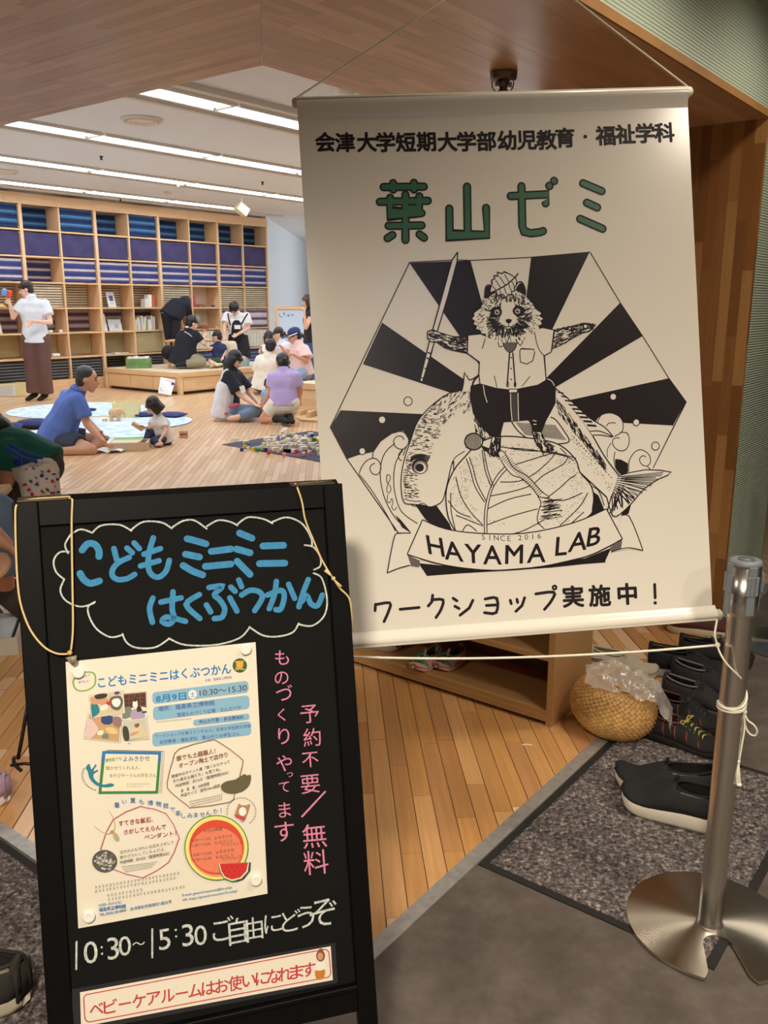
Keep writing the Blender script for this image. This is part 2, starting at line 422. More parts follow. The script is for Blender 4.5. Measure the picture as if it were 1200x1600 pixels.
M_port_n = wood('portal_wood_across', (190, 148, 110), (216, 178, 138), A0 + math.pi / 2, (0.42, 0.036), 0.38, 0.13, 'z', coat=0.1)
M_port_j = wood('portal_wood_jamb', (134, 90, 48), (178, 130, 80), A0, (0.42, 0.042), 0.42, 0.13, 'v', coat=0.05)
M_edge = mat('portal_edge_wood', (172, 128, 80), 0.5, noise_s=8, noise_a=0.1)
M_white = mat('room_wall_paint', (214, 222, 230), 0.9)
M_ceil = mat('ceiling_board', (222, 226, 230), 0.95, noise_s=300, noise_a=0.05)
M_green = mat('green_wallpaper', (176, 190, 172), 0.8)
M_dark = mat('dark_cloth', (12, 12, 13), 0.9)
def green_fluted():
    m = bpy.data.materials.new('green_fluted_wall'); m.use_nodes = True; nt = m.node_tree; N = nt.nodes; L = nt.links; b = N['Principled BSDF']
    b.inputs['Base Color'].default_value = lin((186, 200, 182)); b.inputs['Roughness'].default_value = 0.55
    g = N.new('ShaderNodeNewGeometry'); s = N.new('ShaderNodeSeparateXYZ'); L.new(g.outputs['Position'], s.inputs[0])
    a = N.new('ShaderNodeMath'); a.operation = 'MULTIPLY'; a.inputs[1].default_value = 2 * math.pi / 0.0105; L.new(s.outputs['Z'], a.inputs[0])
    w = N.new('ShaderNodeMath'); w.operation = 'SINE'; L.new(a.outputs[0], w.inputs[0])
    bp = N.new('ShaderNodeBump'); bp.inputs['Distance'].default_value = 0.0014; bp.inputs['Strength'].default_value = 0.7; L.new(w.outputs[0], bp.inputs['Height']); L.new(bp.outputs[0], b.inputs['Normal'])
    return m
M_flute = green_fluted()
M_plank_lit = [wood('plank_wood_lit_%d' % i, c, tuple(min(255, v + 6) for v in c), R_(93.5), (3.0, 0.5), 0.33, 0.10, 'z', coat=0.2) for i, c in enumerate([(220, 180, 138), (230, 194, 154), (214, 172, 128), (234, 200, 160)])]  # paler copies of the boards, brighter room light in their colour
def wbox(mb, a0, a1, b0, b1, z0, z1):
    p = [W(a0, b0), W(a1, b0), W(a1, b1), W(a0, b1)]
    mb.add([(q.x, q.y, z0) for q in p] + [(q.x, q.y, z1) for q in p], [(0, 3, 2, 1), (4, 5, 6, 7), (0, 1, 5, 4), (1, 2, 6, 5), (2, 3, 7, 6), (3, 0, 4, 7)]); return mb
def sbox(name, m, a0, a1, b0, b1, z0, z1, parent=None, kind='structure'):
    return wbox(MB(), a0, a1, b0, b1, z0, z1).build(name, m, parent, kind=kind)
# floor: boards of the room (a,b > 1.05) and hall vinyl
FLOOR = MB().prism([tuple(W(1.05, 1.05)[:2]), tuple(W(30, 1.05)[:2]), tuple(W(30, 24)[:2]), tuple(W(1.05, 24)[:2])], -0.1, -0.0015).build('floor', M_floor_lit, kind='structure')
hp = [tuple(W(a, b)[:2]) for a, b in ((1.013, 1.013), (1.013, 14), (-4.2, 14), (-4.2, -4.2), (14, -4.2), (14, 1.013))]
MB().prism(hp, -0.1, 0.0).build('floor_hall', M_vinyl, kind='structure')
sbox('trim_1', M_strip, 1.013, 14, 1.013, 1.052, -0.02, 0.0025)
sbox('trim_2', M_strip, 1.013, 1.052, 1.052, 14, -0.02, 0.0025)
# individual boards near the doorway
def planks():
    cd = Vector((math.cos(R_(93.5)), math.sin(R_(93.5)), 0)); cx = Vector((cd.y, -cd.x, 0))
    M_gap = mat('board_joint', (52, 33, 18), 0.9)
    w = 0.0557; cache = {}; n = 0; rr = random.Random(3); cand = []
    for k in range(-75, 40):
        y = -3.0 + rr.random() * 0.7
        while y < 9:
            L = rr.choice((0.45, 0.58, 0.62, 0.74, 0.86)); y1 = y + L
            ok = 0; c = None
            for f in (0.02, 0.25, 0.5, 0.75, 0.98):
                p = cx * ((k + .5) * w) + cd * (y + L * f)
                a, b = p.dot(UV_), p.dot(NV)
                if a > 1.052 and b > 1.052: ok += 1
            if ok:
                m = cx * ((k + .5) * w) + cd * ((y + y1) / 2); v = m - CAM; dep = v.y * CP - v.z * SP
                if dep > 0.5:
                    u = 600 + FPX * v.x / dep; t = 800 + FPX * (-v.y * SP - v.z * CP) / dep
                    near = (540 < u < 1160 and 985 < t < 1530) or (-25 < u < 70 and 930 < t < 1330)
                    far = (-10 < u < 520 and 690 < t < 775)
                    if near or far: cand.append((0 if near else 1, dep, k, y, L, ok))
            y = y1
    cand.sort(); cand = cand[:298]
    for pr, dep, k, y, L, ok in cand:
        g = 0.0011
        x0, x1 = k * w + g, (k + 1) * w - g; y0, y1 = y + g, y + L - g
        poly = [cx * x0 + cd * y0, cx * x1 + cd * y0, cx * x1 + cd * y1, cx * x0 + cd * y1]
        def clip(poly, nv, d):
            out = []
            for i in range(len(poly)):
                p, q = poly[i], poly[(i + 1) % len(poly)]; sp, sq = p.dot(nv) - d, q.dot(nv) - d
                if sp >= 0: out.append(p)
                if (sp >= 0) != (sq >= 0): out.append(p + (q - p) * (sp / (sp - sq)))
            return out
        poly = clip(clip(poly, UV_, 1.053), NV, 1.053)
        if len(poly) < 3: continue
        mb = MB().prism([(p.x, p.y) for p in poly], -0.0012, rr.uniform(0.0, 0.0006))
        mb.build('floor_board', M_plank[rr.choices(range(6), (3, 4, 1, 3, 2, 2))[0]] if pr == 0 else rr.choice(M_plank_lit), FLOOR)
        mg = (x1 - x0)
planks()
# ceilings
MB().prism([tuple(W(a, b)[:2]) for a, b in ((1.9, 1.9), (30, 1.9), (30, 24), (1.9, 24))], CEIL, CEIL + .1).build('ceiling', M_ceil, kind='structure')
MB().prism([tuple(W(a, b)[:2]) for a, b in ((1.12, 1.12), (1.12, 14), (-4.2, 14), (-4.2, -4.2), (14, -4.2), (14, 1.12))], 2.75, 2.85).build('ceiling_hall', mat('hall_ceiling', (215, 213, 206), 0.9), kind='structure')
# portal: two soffits meeting at a right angle, jamb, edge boards
c_in = 1.05; c_out = 2.06
sw = lambda pts: [tuple(W(a, b)[:2]) for a, b in pts]
MB().prism(sw([(c_in, c_in), (3.81, c_in), (3.81, c_out), (c_out, c_out)]), HS, HS + .026).build('trim_3', M_port_u, kind='structure')
MB().prism(sw([(c_in + .0015, c_in + .003), (c_out - .001, c_out + .0015), (c_out, 4.6), (c_in, 4.6)]), HS, HS + .026).build('trim_4', M_port_n, kind='structure')
sbox('trim_5', M_edge, c_in - .006, 3.84, c_in - .006, c_in, HS, HS + .027)
sbox('trim_6', M_edge, c_in - .006, c_in, c_in, 4.6, HS, HS + .027)
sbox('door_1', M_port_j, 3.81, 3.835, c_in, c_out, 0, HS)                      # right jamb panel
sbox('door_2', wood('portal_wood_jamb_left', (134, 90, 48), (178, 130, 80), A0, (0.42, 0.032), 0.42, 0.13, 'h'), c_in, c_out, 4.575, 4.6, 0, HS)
# laminated staves of the soffits and the jamb, each a piece
def visible(p):
    v = p - CAM; dep = v.y * CP - v.z * SP
    if dep < .3: return False
    u_ = 600 + FPX * v.x / dep; t_ = 800 + FPX * (-v.y * SP - v.z * CP) / dep
    return -60 < u_ < 1260 and -60 < t_ < 1100
def clip2(poly, n_, d_):
    out = []
    for i in range(len(poly)):
        p, q = poly[i], poly[(i + 1) % len(poly)]; sp, sq = p[0] * n_[0] + p[1] * n_[1] - d_, q[0] * n_[0] + q[1] * n_[1] - d_
        if sp >= 0: out.append(p)
        if (sp >= 0) != (sq >= 0): k = sp / (sp - sq); out.append((p[0] + (q[0] - p[0]) * k, p[1] + (q[1] - p[1]) * k))
    return out
def staves(kind, parent, w, lens, lo, hi, ext):
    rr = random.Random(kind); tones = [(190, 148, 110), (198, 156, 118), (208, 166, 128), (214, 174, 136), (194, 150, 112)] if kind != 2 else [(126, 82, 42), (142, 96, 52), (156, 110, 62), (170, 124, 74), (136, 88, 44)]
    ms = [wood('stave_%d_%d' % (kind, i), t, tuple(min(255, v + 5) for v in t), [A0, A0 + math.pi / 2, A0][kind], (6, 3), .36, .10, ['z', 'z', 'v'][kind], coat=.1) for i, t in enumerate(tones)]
    n = 0; k = 0
    while lo + k * w < hi - 1e-4:
        s0, s1 = lo + k * w, min(hi, lo + (k + 1) * w); y = ext[0] - rr.random() * lens[0]
        while y < ext[1]:
            L = rr.uniform(*lens); y0, y1 = max(y, ext[0]), min(y + L, ext[1]); y += L
            if y1 - y0 < .004: continue
            if kind == 2:
                if not (visible(W(3.81, s0, y0)) or visible(W(3.81, s1, y1)) or visible(W(3.81, s0, (y0 + y1) / 2))): continue
                dz = rr.uniform(0, .0004); wbox(MB(), 3.8085 - dz, 3.8105, s0 + .0001, s1 - .0001, y0 + .0001, y1 - .0001).build('stave', rr.choice(ms), parent); n += 1; continue
            poly = [(y0, s0), (y1, s0), (y1, s1), (y0, s1)] if kind == 0 else [(s0, y0), (s1, y0), (s1, y1), (s0, y1)]
            poly = clip2(poly, (1, -1) if kind == 0 else (-1, 1), .0012)
            if len(poly) < 3: continue
            cs = [W(p[0], p[1], HS) for p in poly]
            if not any(visible(q) for q in cs) and not visible(sum(cs, Vector()) / len(cs)): continue
            z = HS - .0012 - rr.uniform(0, .0004); MB().prism([(q.x, q.y) for q in cs], z, HS + .0004).build('stave', rr.choice(ms), parent); n += 1
        k += 1
    print('staves', kind, n)
_o = {o.name: o for o in bpy.data.objects}
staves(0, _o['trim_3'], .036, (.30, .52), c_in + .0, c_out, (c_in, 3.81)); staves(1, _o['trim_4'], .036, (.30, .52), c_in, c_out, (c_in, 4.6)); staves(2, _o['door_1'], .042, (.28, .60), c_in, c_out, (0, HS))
# walls over and beside the portal
sbox('wall_hall_upper', M_flute, c_in, 12, c_in + .001, c_in + .08, HS + .027, 2.75)
sbox('wall_hall_upper_left', M_flute, c_in + .001, c_in + .08, c_in + .08, 12, HS + .027, 2.75)
sbox('wall_hall_right', M_flute, 3.84, 4.425, c_in + .001, c_out - .01, 0, HS + .027)
sbox('trim_7', mat('corner_bead', (150, 140, 105), 0.6), 4.425, 4.44, c_in, c_out - .01, 0, HS + .027)
sbox('wall_hall_left', M_flute, c_in + .001, c_out - .01, 4.605, 12, 0, HS + .027)
sbox('wall_room_front', M_white, c_out - .02, 30, c_out - .01, c_out, HS + .03, CEIL)
sbox('wall_room_front_lower', M_white, 3.84, 30, c_out - .01, c_out + .01, 0, HS + .04)
sbox('wall_room_left', M_white, c_out - .01, c_out, c_out, 24, HS + .03, CEIL)
sbox('wall_room_left_lower', M_white, c_out - .01, c_out + .01, 4.62, 24, 0, HS + .04)
# shell of the hall behind and beside the viewer
M_hall = mat('hall_wall', (205, 198, 184), 0.9)
sbox('wall_hall_back', M_hall, -4.2, 14, -4.3, -4.2, 0, 2.8)
sbox('wall_hall_side', M_hall, -4.3, -4.2, -4.2, 14, 0, 2.8)
sbox('wall_hall_end', mat('dark_panel_wall', (120, 108, 90), 0.5), 7.4, 7.5, -4.2, 1.05, 0, 2.8)
sbox('wall_hall_far', M_hall, -4.2, 1.0, 12, 12.1, 0, 2.8)
# back wall of the room and the alcove beside the bookcase
sbox('wall_back', M_white, 2, 13.20, 13.66, 13.76, 0, CEIL)
e0 = W(13.22, 13.26); e1 = e0 + Vector((0.25, 12.5, 0))
MB().prism([(e0.x, e0.y), (e1.x, e1.y), (e1.x - .1, e1.y), (e0.x - .1, e0.y + .05)], 0, CEIL).build('wall_alcove', M_white, kind='structure')
MB().prism([(-3, e1.y), (14, e1.y), (14, e1.y + .1), (-3, e1.y + .1)], 0, CEIL).build('wall_alcove_back', M_white, kind='structure')
MB().prism([(7.5, 5), (7.6, 5), (7.6, e1.y), (7.5, e1.y)], 0, CEIL).build('wall_right', M_white, kind='structure')
# dark doorway curtain, beyond the green wall
def folds(name, p0, p1, z0, z1, m, amp=0.03, n=14, **k):
    d = (p1 - p0); t = d.normalized(); q = Vector((-t.y, t.x, 0)); mb = MB(); mb.smooth = True; N_ = n * 6; vs = []
    for i in range(N_ + 1):
        p = p0 + d * (i / N_) + q * amp * math.sin(i / 6 * 2 * math.pi)
        vs += [(p.x, p.y, z0), (p.x, p.y, z1)]
    mb.add(vs, [(2 * i, 2 * i + 2, 2 * i + 3, 2 * i + 1) for i in range(N_)]); return mb.build(name, m, **k)
folds('door_curtain', W(4.46, 1.5), W(7.2, 1.5), 0.08, 2.6, M_dark, label='black curtain hanging in the opening right of the pale green wall', cat='curtain')
# ---------------------------------------------------------------- ceiling lights, vents, small ceiling things
M_lamp = mat('tube_diffuser', (244, 249, 255), 0.5, emit=STRIP)
M_lframe = mat('lamp_trough', (214, 208, 198), 0.8)
rows = [(6.30, (5.02, 5.86), 'row nearest the doorway'), (8.42, (5.0, 5.95), 'second row from the doorway'), (10.5, (5.97,), 'third row from the doorway'), (12.45, (7.0,), 'row along the bookcase')]
SEG = 1.62
seg0 = {0: 5.86, 1: 5.95, 2: 7.38, 3: 8.6}
ordn = ['first', 'second', 'third', 'fourth', 'fifth', 'sixth', 'seventh', 'eighth', 'ninth', 'tenth']
for ri, (b, _, rname) in enumerate(rows):
    s0 = seg0[ri]; a = s0 - SEG * 3; idx = 0
    while a < (12.2 if ri == 3 else 13.6):
        a1 = a + SEG - 0.09
        if ri == 3 and a1 > 12.9: break
        c = W((a + a1) / 2, b); v = Vector((c.x, c.y, CEIL)) - CAM; dep = v.y * CP - v.z * SP
        u = 600 + FPX * v.x / dep
        if -400 < u < 1300:
            t = empty('ceiling_light', (c.x, c.y, CEIL), 'long ceiling light, %s in the %s' % (ordn[min(idx, 9)] + ' from the left', rname), 'ceiling light', 'fluorescent ceiling lights of the playroom')
            wbox(MB(), a, a1, b - .125, b + .125, CEIL - .012, CEIL - .004).build('diffuser', M_lamp, t)
            mb = MB(); wbox(mb, a - .02, a1 + .02, b - .17, b - .13, CEIL - .03, CEIL); wbox(mb, a - .02, a1 + .02, b + .13, b + .17, CEIL - .03, CEIL); wbox(mb, a - .045, a - .002, b - .13, b + .13, CEIL - .018, CEIL)
            mb.build('trough', M_lframe, t); idx += 1
        a += SEG
    # shallow step of the ceiling beside each row
    sbox('trim_%d' % (8 + ri), mat('ceiling_step', (212, 205, 194), 0.9), 2.1, 13.2, b + .30, b + .36, CEIL - .03, CEIL)
sbox('trim_20', mat('ceiling_step', (212, 205, 194), 0.9), 2.1, 13.2, 6.30 - .42, 6.30 - .34, CEIL - .05, CEIL)
M_vent = mat('vent_metal', (226, 216, 206), 0.5)
def vent(px, py, rad, label):
    p = onz(px, py, CEIL); t = empty('ceiling_vent', p, label, 'air vent', 'round air vents')
    T = Matrix.Translation(p)
    mb = MB(); mb.smooth = True; mb.lathe([(rad, 0), (rad, -.012), (rad * .93, -.03), (rad * .86, -.012), (rad * .84, 0)], 40, T); mb.build('rim', M_vent, t)
    for k in (0.72, 0.5, 0.28):
        mb = MB(); mb.smooth = True; mb.lathe([(rad * k, 0), (rad * (k - .02), -.03), (rad * (k - .1), -.038), (rad * (k - .16), -.02), (rad * (k - .16), 0)], 32, T); mb.build('cone_ring', M_vent, t)
vent(222, 186, 0.205, 'round air vent in the ceiling between the two nearest light rows')
vent(236, 322, 0.21, 'round air vent in the ceiling just above the bookcase')
vent(4, 267, 0.2, 'round air vent in the ceiling cut by the left picture edge')
M_blk = mat('black_plastic', (26, 26, 28), 0.45); M_beige = mat('beige_plastic', (222, 214, 180), 0.5)
for i, (px, py, lab) in enumerate(((158, 244, 'small dark ceiling fitting left of the smoke alarm'), (410, 284, 'small dark ceiling fitting nearest the banner'), (188, 310, 'small dark ceiling fitting just above the bookcase'))):
    p = onz(px, py, CEIL); mb = MB(); mb.smooth = True
    mb.lathe([(.025, 0), (.02, -.012), (.012, -.018), (.011, -.035), (.02, -.038), (.02, -.042)], 16, Matrix.Translation(p)); mb.build('ceiling_sensor', M_blk, label=lab, cat='sensor', group='dark ceiling fittings')
p = onz(262, 300, CEIL); mb = MB(); mb.smooth = True; mb.lathe([(.06, 0), (.06, -.03), (.045, -.05), (.02, -.055)], 24, Matrix.Translation(p)); mb.build('smoke_alarm', M_vent, label='small round smoke alarm on the ceiling above the last light row', cat='smoke alarm')
p = onz(278, 283, CEIL); mb = MB(); mb.smooth = True; mb.lathe([(.05, 0), (.05, -.015), (.02, -.03), (.012, -.07), (.03, -.075)], 16, Matrix.Translation(p)); mb.build('ceiling_sprinkler', M_vent, label='sprinkler hanging in front of the third light row', cat='sprinkler')
p = onz(540, 148, 2.9); mb = MB(); mb.smooth = True; mb.lathe([(.075, .25), (.075, -.01), (.06, -.012), (.045, .02), (.02, .03)], 28, Matrix.Translation(p)); mb.build('ceiling_ring', mat('white_ring', (245, 240, 235), 0.3), label='white ring fitting at the ceiling just behind the banner top', cat='fitting')
# hanging projector-like speaker
p = onz(377, 303, CEIL); t = empty('hanging_speaker', p, 'beige box speaker hanging from the ceiling right of the bookcase middle', 'speaker')
MB().tube([p, p + Vector((0, 0, -.16))], .012).build('stem', M_beige, t)
T = Matrix.Translation(p + Vector((.0, 0, -.24))) @ Matrix.Rotation(R_(35), 4, 'Z') @ Matrix.Rotation(R_(35), 4, 'Y')
MB().box((-.1, -.08, -.07), (.1, .08, .07), T, 0.01).build('cabinet', M_beige, t)
MB().box((.1, -.06, -.055), (.106, .06, .055), T).build('grille', mat('speaker_grille', (150, 140, 110), 0.7), t)
# flame detector / sprinkler under the portal
p = onz(787, 112, HS); t = empty('sprinkler_head', p, 'dark metal sprinkler head under the wooden portal soffit', 'sprinkler')
M_gun = mat('gun_metal', (120, 108, 96), 0.35, 0.6)
T = Matrix.Translation(p); mb = MB(); mb.smooth = True
mb.lathe([(.043, 0), (.043, -.006), (.041, -.022), (.036, -.026), (.02, -.026)], 28, T); mb.build('flange', M_gun, t)
mb = MB(); mb.smooth = True; mb.lathe([(.019, -.024), (.019, -.036), (.013, -.04), (.012, -.052), (.016, -.054), (.016, -.058), (.021, -.06), (.021, -.064), (.008, -.066)], 20, T); mb.build('body', M_gun, t)
for k in range(3):
    an = 0.5 + k * 2.094; d = Vector((math.cos(an), math.sin(an), 0))
    MB().tube([p + d * .04 + Vector((0, 0, -.022)), p + d * .038 + Vector((0, 0, -.04)), p + d * .022 + Vector((0, 0, -.062))], .002, 6).build('guard_wire', M_gun, t)
for s in (-1, 1): MB().box((s * .022 - .006, -.004, -.045), (s * .022 + .006, .004, -.028), T @ Matrix.Rotation(0.3, 4, 'Z')).build('lug', mat('steel', (190, 188, 182), 0.3, 0.9), t)
M_bl = mat('assumed_strip_blue', (120, 165, 255), .5, emit=6)  # glowing blue strips assumed in the hall ceiling, added for glints on the banner
for (x0, y0, x1, y1, w, l) in ((.50, -.9, .78, -2.4, .06, 'longer'), (.78, -.78, .90, -1.32, .11, 'shorter')):
    p0, p1 = Vector((x0, y0, 0)), Vector((x1, y1, 0)); dd = (p1 - p0).normalized(); qq = Vector((-dd.y, dd.x, 0)) * w / 2
    t = empty('assumed_strip_light', (p0 + p1) / 2 + Vector((0, 0, 2.74)), l + ' blue white strip light in the hall ceiling behind the viewer', 'ceiling light')
    MB().prism([tuple((v)[:2]) for v in (p0 - qq, p1 - qq, p1 + qq, p0 + qq)], 2.742, 2.749).build('diffuser', M_bl, t)
# fittings of the assumed hall downlights
for q, (a, b, _) in enumerate(DOWN):
    p = W(a, b, 2.75); mb = MB(); mb.smooth = True; mb.lathe([(.075, 0), (.075, -.008), (.06, -.01), (.055, .0)], 24, Matrix.Translation(p))
    mb.build('assumed_downlight_ring', M_vent, label='assumed recessed hall downlight ' + ('over the viewer', 'before the green wall', 'before the right jamb', 'at the far left of the hall', 'behind the viewer', 'close to the green wall')[q], cat='downlight', group='assumed hall downlights')
# ================================================================ bookcase
M_oak = wood('bookcase_oak', (222, 182, 136), (232, 196, 154), A0, (0.8, 0.06), 0.5, 0.09, 'h')
M_oakv = wood('bookcase_oak_upright', (224, 184, 138), (234, 198, 156), A0, (0.8, 0.08), 0.5, 0.09, 'y')
M_cellback = mat('bookcase_back', (222, 208, 186), 0.8)
BC = empty('bookcase', W(9.9, 13.24), 'tall light oak bookcase with seven rows of cubbies along the back wall', 'bookcase')
bf, bbk = 13.24, 13.62
A_ = [6.49, 7.16, 7.83, 8.50, 9.175, 9.84, 10.49, 11.19, 11.89, 12.55, 13.215]     # upright centres
wide = {0, 2, 4, 6, 8}
Z_ = [0.176, 0.546, 0.948, 1.351, 1.754, 2.157, 2.56, 2.945]
for i, a in enumerate(A_):
    hw = .026 if i in wide else .014
    wbox(MB(), a - hw, a + hw, bf, bbk, .10, 2.945).build('upright', M_oakv, BC)
for k in range(7):
    for i in range(len(A_) - 1):
        h0 = .026 if i in wide else .014; h1 = .026 if (i + 1) in wide else .014
        wbox(MB(), A_[i] + h0, A_[i + 1] - h1, bf + .004, bbk, Z_[k] - .013, Z_[k] + .013).build('shelf', M_oak, BC)
for i in range(0, 10, 2):
    wbox(MB(), A_[i] - .026 if i == 0 else A_[i] - .02, A_[min(i + 2, 10)] - (.022 if i + 2 < 10 else -.014), bf - .012, bf + .03, 2.945, 3.108).build('fascia', M_oak, BC)
wbox(MB(), A_[0], A_[-1], bbk, bbk + .02, .1, 3.1).build('back_panel', M_cellback, BC)
wbox(MB(), A_[0] - .03, A_[-1] + .014, bf - .05, bbk, 0, .105).build('plinth', M_oak, BC)
wbox(MB(), A_[0] - .03, A_[-1] + .014, bf - .012, bf + .01, .105, .163).build('plinth_rail', M_oak, BC)
M_peg = mat('peg_wood', (232, 190, 140), 0.5)
st_blue = stripes('cloth_blue_bands', [(0, (24, 60, 112)), (.30, (20, 44, 84)), (.42, (12, 28, 60)), (.6, (26, 76, 134)), (.85, (84, 136, 176)), (.95, (70, 120, 165)), (1, (24, 60, 112))], .128)
st_purp = mat('cloth_indigo', (68, 64, 106), 0.95, noise_s=5, noise_a=.18)
st_wbr = stripes('cloth_white_blue_red', [(0, (46, 56, 108)), (.26, (56, 78, 140)), (.34, (110, 44, 70)), (.42, (190, 188, 198)), (.64, (200, 198, 206)), (.70, (96, 52, 92)), (.78, (54, 74, 136)), (1, (46, 56, 108))], .125)
st_brn = stripes('cloth_brown_cream', [(0, (216, 204, 178)), (.45, (214, 200, 170)), (.55, (112, 92, 66)), (.95, (104, 86, 62)), (1, (216, 204, 178))], .041)
st_mar = stripes('cloth_maroon_grey', [(0, (88, 62, 70)), (.35, (80, 54, 62)), (.5, (158, 146, 140)), (.8, (166, 154, 150)), (1, (88, 62, 70))], .125)
st_marl = stripes('cloth_maroon_white', [(0, (128, 74, 96)), (.2, (96, 66, 96)), (.35, (186, 190, 202)), (.8, (204, 204, 212)), (1, (128, 74, 96))], .145)
st_khk = mat('cloth_khaki', (178, 162, 120), 0.95, noise_s=6, noise_a=.08)
st_pale = stripes('cloth_pale_ribs', [(0, (222, 220, 204)), (.6, (232, 230, 216)), (.8, (200, 196, 180)), (1, (222, 220, 204))], .09, 'X')
st_blk = stripes('cloth_black_grey', [(0, (34, 34, 36)), (.55, (38, 38, 40)), (.7, (128, 128, 126)), (.9, (120, 120, 118)), (1, (34, 34, 36))], .048)
st_bw = stripes('cloth_blue_white', [(0, (60, 74, 120)), (.5, (66, 80, 128)), (.6, (170, 180, 200)), (.8, (60, 74, 120)), (1, (60, 74, 120))], .07)
# row (from top) -> per column (from left, A_[1]..A_[10]: nine cells) : (material, recessed?)
F, B_ = 0, 1
plan = {
 6: [(st_blue, q) for q in (F, F, B_, F, B_, F, B_, B_, B_, B_)],
 5: [(st_purp, F)] * 10,
 4: [(st_wbr, q) for q in (F, F, B_, F, F, F, F, F, F, F)],
 3: [(st_brn, q) for q in (F, B_, F, B_, B_, B_, F)] + [None, (st_brn, F), (st_brn, F)],
 2: [(st_mar, B_), (st_mar, B_), (st_mar, B_), (st_mar, B_), (st_mar, B_), (st_mar, B_), None, None, (st_marl, F), (st_marl, F)],
 1: [(st_khk, B_), (st_khk, B_), (st_khk, B_), (st_khk, B_), (st_khk, B_), (st_khk, F), None, (st_pale, F), (st_pale, F), (st_pale, F)],
 0: [(st_blk, F), (st_blk, F), (st_blk, F), (st_blk, F), (st_blk, B_), (st_blk, F), None, (st_bw, F), (st_bw, F), (st_bw, F)],
}
rown = {6: 'top', 5: 'second', 4: 'third', 3: 'fourth', 2: 'fifth', 1: 'sixth', 0: 'bottom'}
kindn = {'cloth_blue_bands': 'blue banded', 'cloth_indigo': 'plain indigo', 'cloth_white_blue_red': 'white, blue and red striped', 'cloth_brown_cream': 'brown and cream striped', 'cloth_maroon_grey': 'maroon and grey striped', 'cloth_maroon_white': 'maroon and white striped', 'cloth_khaki': 'plain khaki', 'cloth_pale_ribs': 'cream ribbed', 'cloth_black_grey': 'black and grey striped', 'cloth_blue_white': 'navy and white striped'}
fcache = {}
for k, cells in plan.items():
    for i, cc in enumerate(cells):
        if cc is None: continue
        m, rec = cc
        h0 = .026 if i in wide else .014; h1 = .026 if (i + 1) in wide else .014
        a0, a1 = A_[i] + h0, A_[i + 1] - h1; z0, z1 = Z_[k] + .013, (Z_[k + 1] - .013 if k < 6 else 2.945)
        bb = bbk - .05 if rec else bf + .035
        w = (a1 - a0) - .03; hh = (z1 - z0) - .03; ci = 10 - i
        t = empty('shelf_curtain', W((a0 + a1) / 2, bb, z0 + .012), '%s curtain, %s bookcase row, %s cell from right%s' % (kindn[m.name], rown[k], ordn[ci - 1], ', recessed' if rec else ''), 'curtain', 'cloth curtains in the bookcase', R_(52.3))
        key = (round(w, 3), round(hh, 3), m.name)
        if key not in fcache:
            mb = MB(); mb.smooth = True; nx, nz = 14, 8; vs = []
            rr = random.Random(hash(m.name) & 255)
            ph = rr.random() * 6
            for jz in range(nz + 1):
                for jx in range(nx + 1):
                    X = -w / 2 + w * jx / nx; Zz = hh * jz / nz
                    vs.append((X, -.006 * math.sin(X * 16 + Zz * 9 + ph) * (1 if 0 < jx < nx else 0), Zz + .004 * math.sin(X * 5 + ph)))
            fs = [(jz * (nx + 1) + jx, jz * (nx + 1) + jx + 1, (jz + 1) * (nx + 1) + jx + 1, (jz + 1) * (nx + 1) + jx) for jz in range(nz) for jx in range(nx)]
            mb.add(vs, fs); mb.use(m); mb.mats = [m]; fcache[key] = mb.mesh('cloth')
        o = bpy.data.objects.new('cloth', fcache[key]); COL.objects.link(o); o.parent = t
        if not rec:
            for zz in (.015, hh - .012):
                pm = fcache.get('peg')
                if pm is None: mb = MB(); mb.mats = [M_peg]; mb.box((-.012, -.02, -.006), (.012, .004, .006)); pm = fcache['peg'] = mb.mesh('peg')
                o = bpy.data.objects.new('peg', pm); COL.objects.link(o); o.parent = t; o.location = (w / 2 + .006, 0, zz)
# things standing in the cells
M_paper = mat('white_card', (236, 236, 232), 0.7); M_ink = mat('print_ink', (28, 24, 26), 0.6)
def book(a, row, w, h, th, col, label, lean=0.0, db=.08, name='book', rz=0.0, tilt=0.0):
    p = W(a, bf + db, Z_[row] + .0145); t = empty(name, p, label, 'book' if name == 'book' else name.replace('_', ' '), 'books and cards in the bookcase')
    m = mat('cover_%d_%d_%d' % col, col, 0.5)
    T = Matrix.Translation(p) @ Matrix.Rotation(R_(52.3) + rz, 4, 'Z') @ Matrix.Rotation(lean, 4, 'Y') @ Matrix.Rotation(tilt, 4, 'X')
    MB().box((-w / 2, 0, 0), (w / 2, th, h), T).build('cover', m, t)
    MB().box((-w / 2 + .004, th * .15, .003), (w / 2 - .002, th * .85, h + .001), T).build('pages', M_paper, t)
    return t, T
